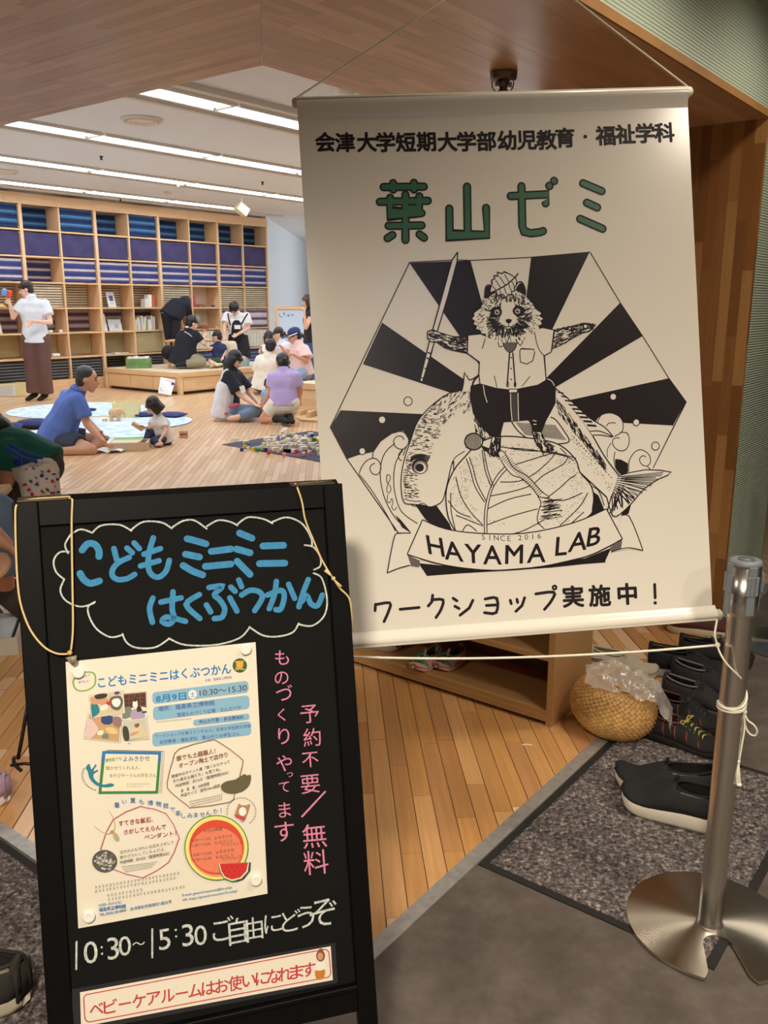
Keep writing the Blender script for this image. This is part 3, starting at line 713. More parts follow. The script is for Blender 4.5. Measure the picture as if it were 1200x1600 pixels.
# upright books, fifth row and fourth row in the sixth-from-right cell
cols = [(226, 224, 210), (200, 198, 150), (236, 236, 240), (176, 190, 210), (228, 222, 196), (240, 238, 230), (140, 170, 120), (236, 230, 220), (250, 248, 244), (216, 200, 176), (206, 206, 212)]
a = A_[5] + .05
for i in range(11):
    w = random.uniform(.025, .045); h = random.uniform(.17, .27) if i != 6 else .18
    t, T = book(a + w / 2, 2, w, h, .16, cols[i], '%s spine book, %s from the left in the book row of the fifth shelf' % (['cream', 'olive', 'white', 'pale blue', 'ivory', 'off-white', 'green', 'pinkish white', 'pure white', 'tan', 'grey'][i], ordn[i] if i < 10 else 'last'), lean=random.uniform(-.06, .12), db=.05)
    a += w + .008
for i, (c, h, l) in enumerate((((232, 232, 226), .15, 'white'), ((240, 240, 236), .22, 'tall white'), ((196, 104, 66), .21, 'orange red'))):
    book(A_[5] + .33 + i * .075, 3, .07 if i < 2 else .05, h, .14, c, '%s upright book at the right end of the fourth shelf cell with books' % l, lean=.05, db=.05)
def card(a, row, w, h, label, c=(222, 222, 222), spot=None, lean=-.25, db=.1):
    t, T = book(a, row, w, h, .008, c, label, db=db, name='display_card', tilt=lean)
    if spot:
        for (x0, z0, x1, z1, cc) in spot: MB().box((x0 * w - w / 2, -.002, z0 * h), (x1 * w - w / 2, -.0005, z1 * h), T).build('picture', mat('card_print_%d_%d_%d' % cc, cc, .6), t)
card(A_[4] + .30, 3, .16, .26, 'white card with a blue square picture on the fourth shelf', (214, 216, 220), [(.3, .42, .78, .78, (84, 92, 150)), (.35, .25, .7, .3, (220, 150, 120))])
card(A_[4] + .10, 2, .14, .30, 'plain white card leaning left on the fifth shelf', (226, 226, 224))
card(A_[4] + .34, 2, .27, .20, 'wide grey card on the fifth shelf', (206, 208, 210), [(.45, .2, .75, .6, (170, 172, 180))])
card(A_[1] + .12, 2, .24, .30, 'picture book with an orange animal on its cover', (232, 224, 206), [(.3, .5, .7, .85, (196, 96, 40)), (.2, .2, .75, .5, (204, 120, 50)), (.45, .05, .6, .2, (120, 60, 40))])
card(A_[0] + .52, 2, .2, .30, 'dark picture book at the left edge of the fifth shelf', (40, 36, 50), [(.1, .1, .5, .6, (230, 230, 230))])
# flat books lying on the sixth shelf and small objects
for i, (da, w, c, l) in enumerate(((.10, .16, (98, 66, 96), 'purple'), (.27, .13, (226, 216, 190), 'cream'), (.42, .16, (134, 176, 128), 'green'))):
    p = W(A_[4] + da + .03, bf + .03, Z_[1] + .0145); t = empty('flat_book', p, '%s book lying flat on the sixth shelf' % l, 'book', 'books lying on the sixth shelf')
    T = Matrix.Translation(p) @ Matrix.Rotation(R_(52.3), 4, 'Z'); m = mat('cover_%d_%d_%d' % c, c, .5)
    MB().box((-w / 2, 0, 0), (w / 2, .2, .004), T).build('cover', m, t); MB().box((-w / 2, 0, .02), (w / 2, .2, .024), T).build('cover', m, t); MB().box((-w / 2 + .004, .003, .004), (w / 2 - .004, .197, .02), T).build('pages', M_paper, t)
def small(name, a, row, db, shape, m, label, cat):
    p = W(a, bf + db, Z_[row] + .0145); mb = MB(); mb.smooth = True
    T = Matrix.Translation(p) @ Matrix.Rotation(R_(52.3), 4, 'Z')
    if shape == 'doll': mb.lathe([(.04, 0), (.055, .02), (.045, .1), (.03, .14), (.038, .18), (.03, .23), (.005, .25)], 16, T)
    elif shape == 'roll': mb.tube([T @ Vector((-.06, .03, .03)), T @ Vector((.06, .03, .03))], .03, 14)
    elif shape == 'heap': mb.lathe([(.12, 0), (.115, .02), (.07, .05), (.03, .06)], 18, T, wob=lambda i, k: 1 + .15 * math.sin(k * 2.3 + i))
    elif shape == 'plant': mb.lathe([(.05, 0), (.06, .05), (.09, .12), (.1, .2), (.06, .26), (.01, .28)], 14, T, wob=lambda i, k: 1 + .2 * math.sin(k * 3.1 + i * 2))
    elif shape == 'block': mb.smooth = False; mb.box((-.03, 0, 0), (.03, .05, .04), T, .005)
    return mb.build(name, m, label=label, cat=cat)
small('kokeshi_doll', A_[7] + .08, 3, .06, 'doll', mat('doll_pink', (196, 70, 112), .5), 'pink doll figure in the white-backed cell of the fourth shelf', 'doll')
small('dried_leaves', A_[7] + .28, 3, .12, 'heap', mat('dried_brown', (140, 98, 66), .8), 'low brown heap on the fourth shelf beside the pink doll', 'craft item')
small('blue_block', A_[7] + .56, 3, .03, 'block', mat('block_blue', (52, 66, 150), .4), 'small blue block on the fourth shelf edge', 'block')
small('leaf_picture', A_[7] + .18, 2, .16, 'plant', mat('sage_green', (150, 170, 150), .8), 'grey green plant ornament on the fifth shelf', 'ornament')
small('wooden_toy', A_[7] + .3, 2, .08, 'heap', mat('toy_redbrown', (150, 84, 62), .6), 'red brown toy heap on the fifth shelf below the doll', 'toy')
small('yellow_toy', A_[7] + .6, 2, .03, 'block', mat('toy_yellow', (210, 180, 80), .5), 'small yellow toy at the right of the fifth shelf cell', 'toy')
small('paper_roll', A_[2] + .45, 1, .04, 'roll', M_paper, 'white paper roll on the sixth shelf behind the standing man', 'paper roll')
for i in range(3): small('white_pebble', A_[2] + .38 + .09 * i, 2, .03 + .02 * (i % 2), 'block', M_paper if i != 1 else mat('pebble_brown', (120, 90, 70), .7), '%s small block on the fifth shelf behind the standing man' % ('left white', 'brown', 'right white')[i], 'block')
small('brown_toy_animal', A_[1] + .42, 3, .05, 'heap', mat('toy_brown', (120, 84, 60), .7), 'brown toy animal on the fourth shelf left of the standing man', 'toy')
small('straw_toy', A_[1] + .18, 3, .05, 'heap', mat('toy_straw', (214, 176, 110), .7), 'straw coloured toy at the left of the fourth shelf', 'toy')
# ================================================================ platforms, bins, boards
M_plat = wood('platform_oak', (226, 188, 138), (234, 200, 156), A0, (0.9, 0.09), 0.45, 0.08, 'h')
M_platb = wood('platform_oak_side', (226, 188, 138), (234, 200, 156), A0 + math.pi / 2, (0.9, 0.09), 0.45, 0.08, 'h')
M_tatami = mat('platform_top', (222, 206, 180), 0.8, noise_s=30, noise_a=.04)
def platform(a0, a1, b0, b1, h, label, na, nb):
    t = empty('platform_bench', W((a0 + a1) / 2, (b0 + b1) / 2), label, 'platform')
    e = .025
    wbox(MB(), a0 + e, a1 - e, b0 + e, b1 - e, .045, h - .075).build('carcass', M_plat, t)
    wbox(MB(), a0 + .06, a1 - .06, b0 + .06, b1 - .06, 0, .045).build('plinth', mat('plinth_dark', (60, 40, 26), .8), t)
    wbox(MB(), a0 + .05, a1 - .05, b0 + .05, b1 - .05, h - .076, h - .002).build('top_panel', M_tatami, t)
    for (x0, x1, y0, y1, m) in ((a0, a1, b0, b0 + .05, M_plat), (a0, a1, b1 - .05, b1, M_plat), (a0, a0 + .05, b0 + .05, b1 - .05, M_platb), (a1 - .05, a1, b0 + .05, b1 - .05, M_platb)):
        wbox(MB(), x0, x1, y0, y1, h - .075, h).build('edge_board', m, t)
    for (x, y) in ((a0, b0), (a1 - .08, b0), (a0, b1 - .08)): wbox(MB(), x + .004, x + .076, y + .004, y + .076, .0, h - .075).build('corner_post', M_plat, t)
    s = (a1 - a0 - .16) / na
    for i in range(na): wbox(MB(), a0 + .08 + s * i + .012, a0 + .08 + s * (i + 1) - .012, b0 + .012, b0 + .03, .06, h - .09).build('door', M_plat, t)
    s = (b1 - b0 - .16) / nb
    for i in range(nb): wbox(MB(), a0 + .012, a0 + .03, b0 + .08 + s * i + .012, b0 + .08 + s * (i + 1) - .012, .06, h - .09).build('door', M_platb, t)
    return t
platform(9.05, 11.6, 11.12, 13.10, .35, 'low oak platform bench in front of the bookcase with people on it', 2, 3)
platform(8.30, 10.2, 6.2, 7.95, .42, 'low oak platform bench at the banner edge', 2, 2)
def wb():   # whiteboard
    c = at(429, 479, 17.0); x0 = c.x; z1 = c.z; Y = 17.0; t = empty('whiteboard', (x0 + .6, Y, 0), 'low whiteboard in a pale wooden frame beside the bookcase end', 'whiteboard')
    MB().box((x0 + .05, Y + .01, .1), (x0 + 1.25, Y + .03, z1 - .05)).build('panel', mat('whiteboard_face', (206, 224, 246), .2), t)
    MB().box((x0, Y - .01, .05), (x0 + .05, Y + .05, z1)).build('frame', M_peg, t); MB().box((x0 + 1.25, Y - .01, .05), (x0 + 1.3, Y + .05, z1)).build('frame', M_peg, t)
    MB().box((x0 + .05, Y - .01, z1 - .05), (x0 + 1.25, Y + .05, z1)).build('frame', M_peg, t); MB().box((x0 + .05, Y - .01, .05), (x0 + 1.25, Y + .05, .1)).build('frame', M_peg, t)
    for s in (.1, 1.2): MB().box((x0 + s - .02, Y - .2, 0), (x0 + s + .02, Y + .25, .05)).build('foot', M_peg, t)
    P = Print((x0, Y + .01, z1), (1, 0, 0), (0, 0, -1)); P.tr(380, 440, 8)
    ik = mat('marker_violet', (70, 76, 150), .6); P.up()
    for pts in ([(512, 385), (508, 410), (520, 432)], [(500, 400), (525, 395)], [(450, 400), (462, 440), (490, 445)], [(545, 410), (580, 440)], [(600, 405), (602, 432)], [(612, 410), (626, 412), (622, 430)], [(556, 440), (575, 405)]): P.stroke(pts, .9, ik)
    P.build('marker_drawing', t)
wb()
M_green_box = mat('green_plastic', (112, 150, 88), .4, noise_s=12, noise_a=.25, alpha=1)
def crate():
    p = W(9.42, 12.62, .35); t = empty('green_crate', p, 'green plastic crate with white contents on the platform', 'crate')
    T = Matrix.Translation(p) @ Matrix.Rotation(R_(10), 4, 'Z')
    for (lo, hi) in (((-.2, -.15, 0), (.2, -.14, .16)), ((-.2, .14, 0), (.2, .15, .16)), ((-.2, -.14, 0), (-.19, .14, .16)), ((.19, -.14, 0), (.2, .14, .16))): MB().box(lo, hi, T).build('side', M_green_box, t)
    MB().box((-.19, -.14, 0), (.19, .14, .01), T).build('bottom', M_green_box, t)
    MB().box((-.205, -.155, .075), (.205, .155, .085), T).build('rib', M_green_box, t)
    for i in range(4): MB().box((-.18 + i * .09, -.13, .14), (-.1 + i * .09, .13, .185), T @ Matrix.Rotation(.05 * (i % 2), 4, 'X')).build('paper_bundle', M_paper, t)
crate()
M_cream = mat('cream_canvas', (238, 224, 166), .8, noise_s=20, noise_a=.05)
def bin_(px, py, w, d, h, rz, label, sign=False):
    p = onz(px, py); t = empty('cloth_bin', p, label, 'storage bin'); T = Matrix.Translation(p) @ Matrix.Rotation(rz, 4, 'Z'); e = .012
    for lo, hi in (((-w / 2, -d / 2, 0), (w / 2, -d / 2 + e, h)), ((-w / 2, d / 2 - e, 0), (w / 2, d / 2, h)), ((-w / 2, -d / 2 + e, 0), (-w / 2 + e, d / 2 - e, h)), ((w / 2 - e, -d / 2 + e, 0), (w / 2, d / 2 - e, h))): MB().box(lo, hi, T, .003).build('side', M_cream, t)
    MB().box((-w / 2 + e, -d / 2 + e, 0), (w / 2 - e, d / 2 - e, .01), T).build('bottom', M_cream, t)
    if sign:
        MB().box((-.12, -d / 2 - .004, .01), (.16, -d / 2 - .001, h - .03), T).build('paper_label', M_paper, t)
        for i in range(5): MB().box((-.1, -d / 2 - .0055, .04 + i * .028), (.12, -d / 2 - .0045, .046 + i * .028), T).build('label_line', mat('faint_ink', (150, 152, 156), .8), t)
    return t
bin_(199, 652, .32, .26, .20, R_(8), 'cream canvas bin on the pale blue round rug')
bin_(14, 618, .62, .3, .2, R_(3), 'long cream box with a paper label near the standing man', True)
# rugs
M_rug = speckle('pale_blue_rug', [(0.40, (176, 206, 236)), (0.50, (206, 226, 242)), (0.60, (226, 236, 244))], 7, 0.95, 0)
RZ = [0]
def rug(px, py, r, label):
    RZ[0] += .0022; p = onz(px, py) + Vector((0, 0, RZ[0])); mb = MB(); mb.smooth = False; mb.lathe([(r, 0.001), (r, .005), (r - .01, .008)], 64, Matrix.Translation(p)); return mb.build('round_rug', M_rug, label=label, cat='rug', group='round rugs')
rug(124, 641, .93, 'pale blue round rug nearest the standing man'); rug(196, 660, .80, 'pale blue round rug under the cream bin and elephant'); rug(118, 684, .80, 'pale blue round rug under the man in blue')
M_navy = mat('navy_pattern', (52, 58, 108), .9, noise_s=60, noise_a=.5)
def cushion(px, py, w, d, h, rz, label):
    p = onz(px, py); mb = MB(); mb.smooth = True; T = Matrix.Translation(p + Vector((0, 0, h / 2 + .006))) @ Matrix.Rotation(rz, 4, 'Z'); vs = []; n = 12
    for s in (1, -1):
        for i in range(n + 1):
            for j in range(n + 1):
                x, y = i / n * 2 - 1, j / n * 2 - 1; vs.append((x * w / 2, y * d / 2, s * h / 2 * (1 - abs(x) ** 3) ** .5 * (1 - abs(y) ** 3) ** .5))
    fs = []
    for k in range(2):
        for i in range(n):
            for j in range(n):
                a = k * (n + 1) ** 2 + i * (n + 1) + j; f = (a, a + n + 1, a + n + 2, a + 1); fs.append(f if k == 0 else f[::-1])
    mb.add(vs, fs, T); return mb.build('floor_cushion', M_navy, label=label, cat='cushion', group='navy floor cushions')
cushion(226, 652, .26, .2, .06, .3, 'navy patterned cushion right of the cream bin'); cushion(268, 652, .34, .28, .06, -.4, 'navy cushion behind the toddler')
cushion(52, 669, .38, .28, .10, .1, 'navy patterned cushion left of the man in blue'); cushion(141, 643, .16, .12, .04, .1, 'small navy cushion beyond the man in blue')
cushion(16, 672, .3, .25, .08, .1, 'dark cushion beside the green shirt')
# wooden elephant and its pull string
M_toy = mat('toy_wood', (226, 182, 128), .5, noise_s=20, noise_a=.06)
def elephant():
    p = onz(180, 659); t = empty('wooden_elephant', p, 'wooden elephant pull toy on the pale blue rug', 'toy'); T = Matrix.Translation(p) @ Matrix.Rotation(.2, 4, 'Z')
    mb = MB(); mb.smooth = True; mb.ell((0, 0, .11), (.075, .045, .06), T); mb.ell((.07, 0, .13), (.04, .035, .04), T); mb.build('body', M_toy, t)
    for x in (-.045, .045):
        for y in (-.025, .025): MB().tube([T @ Vector((x, y, 0)), T @ Vector((x, y, .09))], .02, 10).build('leg', M_toy, t)
    mb = MB(); mb.smooth = True; mb.tube([T @ Vector(q) for q in ((.1, 0, .13), (.125, 0, .09), (.12, 0, .05))], [.016, .012, .01], 8); mb.build('trunk', M_toy, t)
    for y in (-.04, .04): mb = MB(); mb.smooth = True; mb.ell((.055, y, .13), (.025, .006, .03), T); mb.build('ear', M_toy, t)
    mb = MB(); mb.smooth = True; mb.lathe([(.03, 0), (.032, .02), (.03, .04)], 16, T @ Matrix.Translation((-.12, 0, 0))); mb.build('roller', M_toy, t)
    MB().tube([onz(140, 651, .02), onz(172, 650, .03)], .006, 6).build('pull_rod', M_toy, t)
elephant()
def woodcase():
    p = onz(204, 702); t = empty('wooden_case', p, 'pale wooden toy case with handle slot in front of the toddler', 'box'); T = Matrix.Translation(p) @ Matrix.Rotation(R_(8), 4, 'Z'); m = mat('pale_beech', (222, 198, 164), .5); w, d, h = .37, .26, .085; e = .014
    for lo, hi in (((-w / 2, -d / 2, 0), (w / 2, -d / 2 + e, h)), ((-w / 2, d / 2 - e, 0), (w / 2, d / 2, h)), ((w / 2 - e, -d / 2 + e, 0), (w / 2, d / 2 - e, h))): MB().box(lo, hi, T).build('side', m, t)
    for lo, hi in (((-w / 2, -d / 2 + e, 0), (-w / 2 + e, d / 2 - e, .035)), ((-w / 2, -d / 2 + e, .055), (-w / 2 + e, d / 2 - e, h)), ((-w / 2, -d / 2 + e, .035), (-w / 2 + e, -.05, .055)), ((-w / 2, .05, .035), (-w / 2 + e, d / 2 - e, .055))): MB().box(lo, hi, T).build('handle_side', m, t)
    MB().box((-w / 2 + e, -d / 2 + e, .0), (w / 2 - e, d / 2 - e, .008), T).build('bottom', m, t)
    MB().box((-w / 2 + e, -d / 2 + e, h - .012), (w / 2 - .08, d / 2 - e, h - .004), T).build('lid', mat('lid_pale', (232, 220, 200), .5), t)
    MB().box((w / 2 - .09, -d / 2 + .02, h - .004), (w / 2 - .07, d / 2 - .02, h + .008), T).build('divider', m, t)
    p = onz(202, 690); t = empty('green_tray', p, 'wooden tray with green felt behind the wooden case', 'tray'); T = Matrix.Translation(p) @ Matrix.Rotation(R_(12), 4, 'Z')
    MB().box((-.17, -.11, .008), (.17, .11, .03), T).build('tray', m, t); MB().box((-.155, -.095, .03), (.155, .095, .034), T).build('felt', mat('green_felt', (120, 178, 92), .9, noise_s=25, noise_a=.3), t)
    p = onz(172, 706); t = empty('open_booklet', p, 'open white booklet beside the knee of the man in blue', 'booklet'); T = Matrix.Translation(p)
    for s in (-1, 1): mb = MB(); mb.smooth = True; mb.add([(s * .14 * i / 6, y, .004 + .03 * math.sin(i / 6 * 2.6)) for i in range(7) for y in (-.1, .1)], [(2 * i, 2 * i + 2, 2 * i + 3, 2 * i + 1) for i in range(6)], T); mb.build('page', M_paper, t)
woodcase()
# paper sign leaning on the platform
def sign():
    P = [at(*q) for q in ((251, 589, 14.05), (274, 594, 14.0), (267, 618, 13.75), (247, 614, 13.85))]; t = empty('paper_sign', P[3], 'white printed paper sign leaning on the platform front', 'sign')
    MB().add(P + [q + Vector((0, .006, 0)) for q in P], [(0, 1, 2, 3), (7, 6, 5, 4), (0, 4, 5, 1), (1, 5, 6, 2), (2, 6, 7, 3), (3, 7, 4, 0)]).build('sheet', M_paper, t)
    mb = MB(); 
    for k in range(8):
        f0, f1 = .1 + .1 * k, .13 + .1 * k; x1 = .9 if k < 4 else .7
        def q(u, v): return P[0].lerp(P[1], u).lerp(P[3].lerp(P[2], u), v) + Vector((0, -.004, .001))
        if k != 4: mb.add([q(.1, f0), q(x1, f0), q(x1, f1), q(.1, f1)], [(0, 3, 2, 1)])
    mb.build('print_lines', mat('faint_ink2', (140, 140, 165), .8), t)
    mb = MB(); mb.smooth = True; mb.ell(q(.92, .3), (.025, .006, .035)); mb.build('purple_clip', mat('purple_clip', (76, 60, 150), .5), t)
sign()
# little cube puzzle on the floor, white tray, cardboard, wooden rails
def cube_toy():
    p = onz(287, 684); t = empty('wooden_puzzle', p, 'small wooden block puzzle alone on the floor', 'toy'); T = Matrix.Translation(p); m = mat('pink_wood', (214, 168, 136), .5)
    for x in (-.025, .025):
        for z in (0, .045): MB().box((x - .02, -.02, z), (x + .02, .02, z + .032), T, .004).build('block', m, t)
    MB().box((-.04, -.015, .032), (.04, .015, .045), T).build('link', mat('toy_dark', (110, 60, 40), .6), t)
cube_toy()
def tray_():
    p = onz(397, 657); t = empty('white_tray', p, 'white paper tray between the two kneeling people', 'tray'); T = Matrix.Translation(p) @ Matrix.Rotation(-.2, 4, 'Z')
    MB().box((-.13, -.08, .0), (.13, .08, .006), T).build('bottom', M_paper, t)
    for lo, hi in (((-.14, -.09, 0), (.14, -.08, .03)), ((-.14, .08, 0), (.14, .09, .03)), ((-.14, -.08, 0), (-.13, .08, .03)), ((.13, -.08, 0), (.14, .08, .03))): MB().box(lo, hi, T).build('rim', M_paper, t)
tray_()
p = [onz(*q) for q in ((455, 650), (482, 636), (520, 640), (520, 662), (470, 658))]
MB().prism([(q.x, q.y) for q in p], .0005, .02).build('cardboard_sheet', mat('cardboard', (222, 190, 146), .8), label='flat cardboard sheet on the floor at the banner edge', cat='cardboard')
for i, (x0, y0, x1, y1) in enumerate(((462, 642, 476, 636), (474, 646, 500, 633), (466, 648, 484, 644), (482, 651, 510, 642))):
    a, b = onz(x0, y0, .03), onz(x1, y1, .03); d = (b - a).normalized(); q = Vector((-d.y, d.x, 0)) * .03
    MB().prism([tuple((a - q)[:2]), tuple((b - q)[:2]), tuple((b + q)[:2]), tuple((a + q)[:2])], .021, .06 + .01 * i).build('wooden_rail', mat('rail_wood', (236, 208, 164), .5), label='pale wooden rail piece, %s of four on the cardboard sheet' % ordn[i], cat='wooden rail', group='wooden rails on the cardboard')
# play mat with wooden blocks
A1, A2, A3 = onz(347, 695), onz(485, 674), onz(503, 722.5); q4 = A1 + (A3 - A1) * 1.25; q3 = q4 + (A2 - A1)
MATP = empty('play_mat', (A1 + q3) / 2, 'dark patterned square play mat under the pile of blocks', 'mat')
mb = MB().prism([tuple(v[:2]) for v in (A1, q4, q3, A2)], .0, .006).build('sheet', mat('mat_slate', (72, 72, 92), .9, noise_s=4, noise_a=.3), MATP)
for k, (u0, v0, u1, v1, c) in enumerate(((.2, .08, .5, .3, (150, 150, 165)), (.15, .45, .45, .7, (120, 120, 140)), (.34, .02, .62, .2, (120, 70, 92)), (.75, .02, .98, .16, (118, 64, 86)), (.6, .7, .95, .9, (150, 150, 170)))):
    def q(u, v): return A1 + (q4 - A1) * u + (A2 - A1) * v
    MB().prism([tuple(q(*s)[:2]) for s in ((u0, v0), (u1, v0), (u1, v1), (u0, v1))], .006, .0075).build('woven_patch', mat('patch_%d' % k, c, .9), MATP)
bcol = {'natural': (246, 232, 206), 'pale': (250, 242, 226), 'yellow': (226, 204, 60), 'blue': (34, 62, 160), 'green': (40, 150, 66), 'red': (222, 70, 46), 'peach': (232, 186, 146)}
bm = {}
def block(px, py, c, z=0.008, s=.033, L=1.0, rz=None):
    p = onz(px, py, z); key = (c, L)
    if key not in bm:
        mb = MB(); mb.mats = [mat('block_' + c, bcol[c], .45)]; mb.box((-s / 2 * L, -s / 2, 0), (s / 2 * L, s / 2, s), bev=.003); bm[key] = mb.mesh('toy_block')
    o = bpy.data.objects.new('toy_block', bm[key]); COL.objects.link(o); o.location = p; o.rotation_euler = (0, 0, rz if rz is not None else random.uniform(-.8, .8))
    return o
rb = random.Random(11)
placed = []
def fit(px, py, d=.040):
    p = onz(px, py, 0)
    lv = 0
    for (q, l) in placed:
        if (Vector((q.x, q.y)) - Vector((p.x, p.y))).length < d: lv = max(lv, l + 1)
    placed.append((p, lv)); return lv
fixed = [(378, 705, 'blue'), (388, 703, 'natural'), (396, 704, 'yellow'), (402, 706, 'green'), (383, 700, 'yellow'), (410, 703, 'yellow'), (415, 705, 'blue'), (420, 710, 'red'), (444, 713, 'peach'), (426, 685, 'blue'), (433, 693, 'blue'), (449, 692, 'blue'), (488, 683, 'blue'), (459, 708, 'blue'), (463, 708, 'red'), (481, 708, 'red'), (490, 697, 'blue'), (496, 697, 'blue'), (491, 689, 'green'), (417, 690, 'yellow'), (459, 690, 'yellow'), (474, 691, 'yellow'), (480, 690, 'yellow'), (485, 689, 'yellow'), (464, 688, 'yellow'), (450, 688, 'yellow'), (466, 695, 'yellow'), (497, 690, 'yellow'), (475, 700, 'red'), (499, 712, 'natural')]
lab = {'natural': 'natural wooden toy block in the pile on the play mat', 'pale': 'pale long wooden toy block in the pile on the play mat', 'peach': 'peach coloured toy block by the play mat'}
fixed.sort(key=lambda v: (v[2], v[0])); fc_ = {}
for x, y, c in fixed:
    o = block(x, y, c, .0085 + fit(x, y) * .034); fc_[c] = fc_.get(c, 0) + 1; tagit(o, lab.get(c, '%s painted toy block, %s from the left of the %s blocks on the play mat' % (c, (ordn + ['eleventh', 'twelfth', 'thirteenth'])[fc_[c] - 1], c)), 'toy block', c + ' toy blocks')
for i in range(150):
    u = rb.random(); x = 408 + 110 * u; yc = 696 - 2 * u; y = yc + rb.gauss(0, 6.5)
    y = max(681 - 3 * (x > 450), min(717, y))
    if x < 425 and abs(y - 694) > 7: continue
    c = 'natural' if rb.random() < .72 else 'pale'; lv = fit(x, y)
    if lv > 1: continue
    o = block(x, y, c, .0085 + lv * .034, L=1.0 if c == 'natural' else 2.0); tagit(o, lab[c], 'toy block', c + ' toy blocks')
for x, y, c in ((385, 693, 'pale'), (368, 689, 'pale'), (444, 676, 'pale'), (440, 679, 'natural'), (449, 678, 'natural'), (446, 673, 'pale')):
    o = block(x, y, c, .0085 + fit(x, y) * .034, L=1.0 if c == 'natural' else 2.0); tagit(o, lab[c], 'toy block', c + ' toy blocks')
# ================================================================ banner
K_ = mat('black_ink', (34, 28, 31), 0.3); K2 = mat('marker_ink', (34, 28, 31), 0.55, spec=.25); GR = mat('banner_green', (44, 102, 72), 0.45)
M_sheet = mat('banner_sheet', (232, 226, 214), 0.17, spec=0.5, bump=0.03, bump_s=500); M_shw = mat('banner_paper_fill', (232, 226, 214), 0.17, spec=0.5, bump=0.03, bump_s=500)
M_rod = mat('banner_rod', (238, 232, 214), 0.35)
M_cord = mat('white_cord', (236, 230, 212), 0.8, bump=0.3, bump_s=900)
Ob = Vector((-.18478, 1.94042, 1.81721)); Ub = Vector((.83651, .07791, .03824)).normalized(); Vb = Vector((.07259, -.22337, -1.12472)); Vb = (Vb - Ub * Vb.dot(Ub)).normalized()
BW, BH = .841, 1.149
bn = Print(Ob, Ub, Vb, step=0.00006, z0=0.0003)
BAN = empty('banner', Ob + Ub * BW / 2 + Vb * BH, 'large white hanging banner with a raccoon dog emblem and Japanese lettering', 'banner')
def bp(x, y, z=0): return Ob + Ub * x + Vb * y + bn.N * z
mb = MB(); mb.add([bp(.004, .012), bp(BW - .004, .012), bp(BW - .004, BH - .014), bp(.004, BH - .014), bp(.004, .012, -.0006), bp(BW - .004, .012, -.0006), bp(BW - .004, BH - .014, -.0006), bp(.004, BH - .014, -.0006)],
    [(0, 3, 2, 1), (4, 5, 6, 7), (0, 1, 5, 4), (1, 2, 6, 5), (2, 3, 7, 6), (3, 0, 4, 7)]); mb.build('sheet', M_sheet, BAN)
for (y, r, nm) in ((.012, .0105, 'top_rod'), (BH - .010, .0125, 'bottom_rod')):
    mb = MB(); mb.smooth = True; mb.tube([bp(-.002 if nm == 'top_rod' else -.008, y, 0), bp(BW + (.003 if nm == 'top_rod' else .012), y, 0)], r, 18); mb.build(nm, M_rod, BAN)
    for x in ((-.002, -.006), (BW + .003, BW + .007)) if nm == 'top_rod' else ((-.008, -.012), (BW + .012, BW + .016)):
        mb = MB(); mb.smooth = True; mb.tube([bp(x[0], y), bp(x[1], y)], [r * .95, r * .6], 16); mb.build('end_cap', M_rod, BAN)
mb = MB(); mb.smooth = True                    # hem wrapped from the rod down the face
hem = [(0.002, .0065), (.012, .0112), (.022, .0085), (.032, .002), (.044, .0004)]
mb.add([bp(x, y, z) for y, z in hem for x in (.004, BW - .004)], [(2 * i, 2 * i + 2, 2 * i + 3, 2 * i + 1) for i in range(4)]); mb.build('top_hem', M_sheet, BAN)
hem = [(BH - .032, .0004), (BH - .028, .002), (BH - .022, .0075), (BH - .012, .0132), (BH, .0095)]
mb = MB(); mb.smooth = True; mb.add([bp(x, y, z) for y, z in hem for x in (.002, BW + .002)], [(2 * i, 2 * i + 2, 2 * i + 3, 2 * i + 1) for i in range(4)]); mb.build('bottom_hem', M_sheet, BAN)
# lettering: header
hc = [('会', 508, 222), ('津', 539, 222.5), ('大', 573, 222), ('学', 602.5, 222), ('短', 634, 222), ('期', 666, 221.5), ('大', 699, 221.5), ('学', 729, 221), ('部', 760, 220.5), ('幼', 792, 219.5), ('児', 823, 219), ('教', 854, 218.5), ('育', 883, 215), ('福', 946, 212), ('祉', 977, 209.5), ('学', 1008, 208), ('科', 1038, 207)]
bn.up()
for c, x, y in hc: bn.char(c, (x, y), 32, K2, off=.034, slope=-.03); bn.build('printed_character', BAN)
bn.ellipse((914.5, 213.5), 3, 3, K2, 12, up=False); bn.build('printed_dot', BAN)
bn.up()
fc = [('実', 895.5, 932), ('施', 937, 930.5), ('中', 980, 928)]
for c, x, y in fc: bn.char(c, (x, y), 35, K2, off=.034, slope=-.05); bn.build('printed_character', BAN)
bn.tr(570, 890, 2.5)
for pts in ([(42, 135), (40, 160)], [(42, 137), (98, 130), (92, 165), (75, 203)], [(138, 155), (212, 148)], [(265, 100), (262, 125), (248, 142)], [(262, 118), (305, 118), (298, 155), (278, 187)], [(345, 112), (360, 122)], [(352, 143), (368, 152)], [(422, 120), (408, 150), (372, 178)],
            [(470, 115), (515, 112), (513, 168), (468, 168)], [(475, 140), (512, 138)], [(568, 120), (572, 133)], [(594, 116), (597, 128)], [(624, 110), (614, 140), (590, 163)], [(668, 95), (738, 88), (730, 120), (702, 155)], [(1132, 58), (1134, 110)]):
    bn.stroke(pts, 4.6, K2, sm=3 if len(pts) > 3 else 0, up=False)
bn.ring((741, 70), 7, 7, 3.4, K2); bn.ellipse((1134, 130), 7, 7, K2, 10, up=False)
bn.T = (0, 0, 1); bn.build('footer_lettering', BAN, kind='stuff')
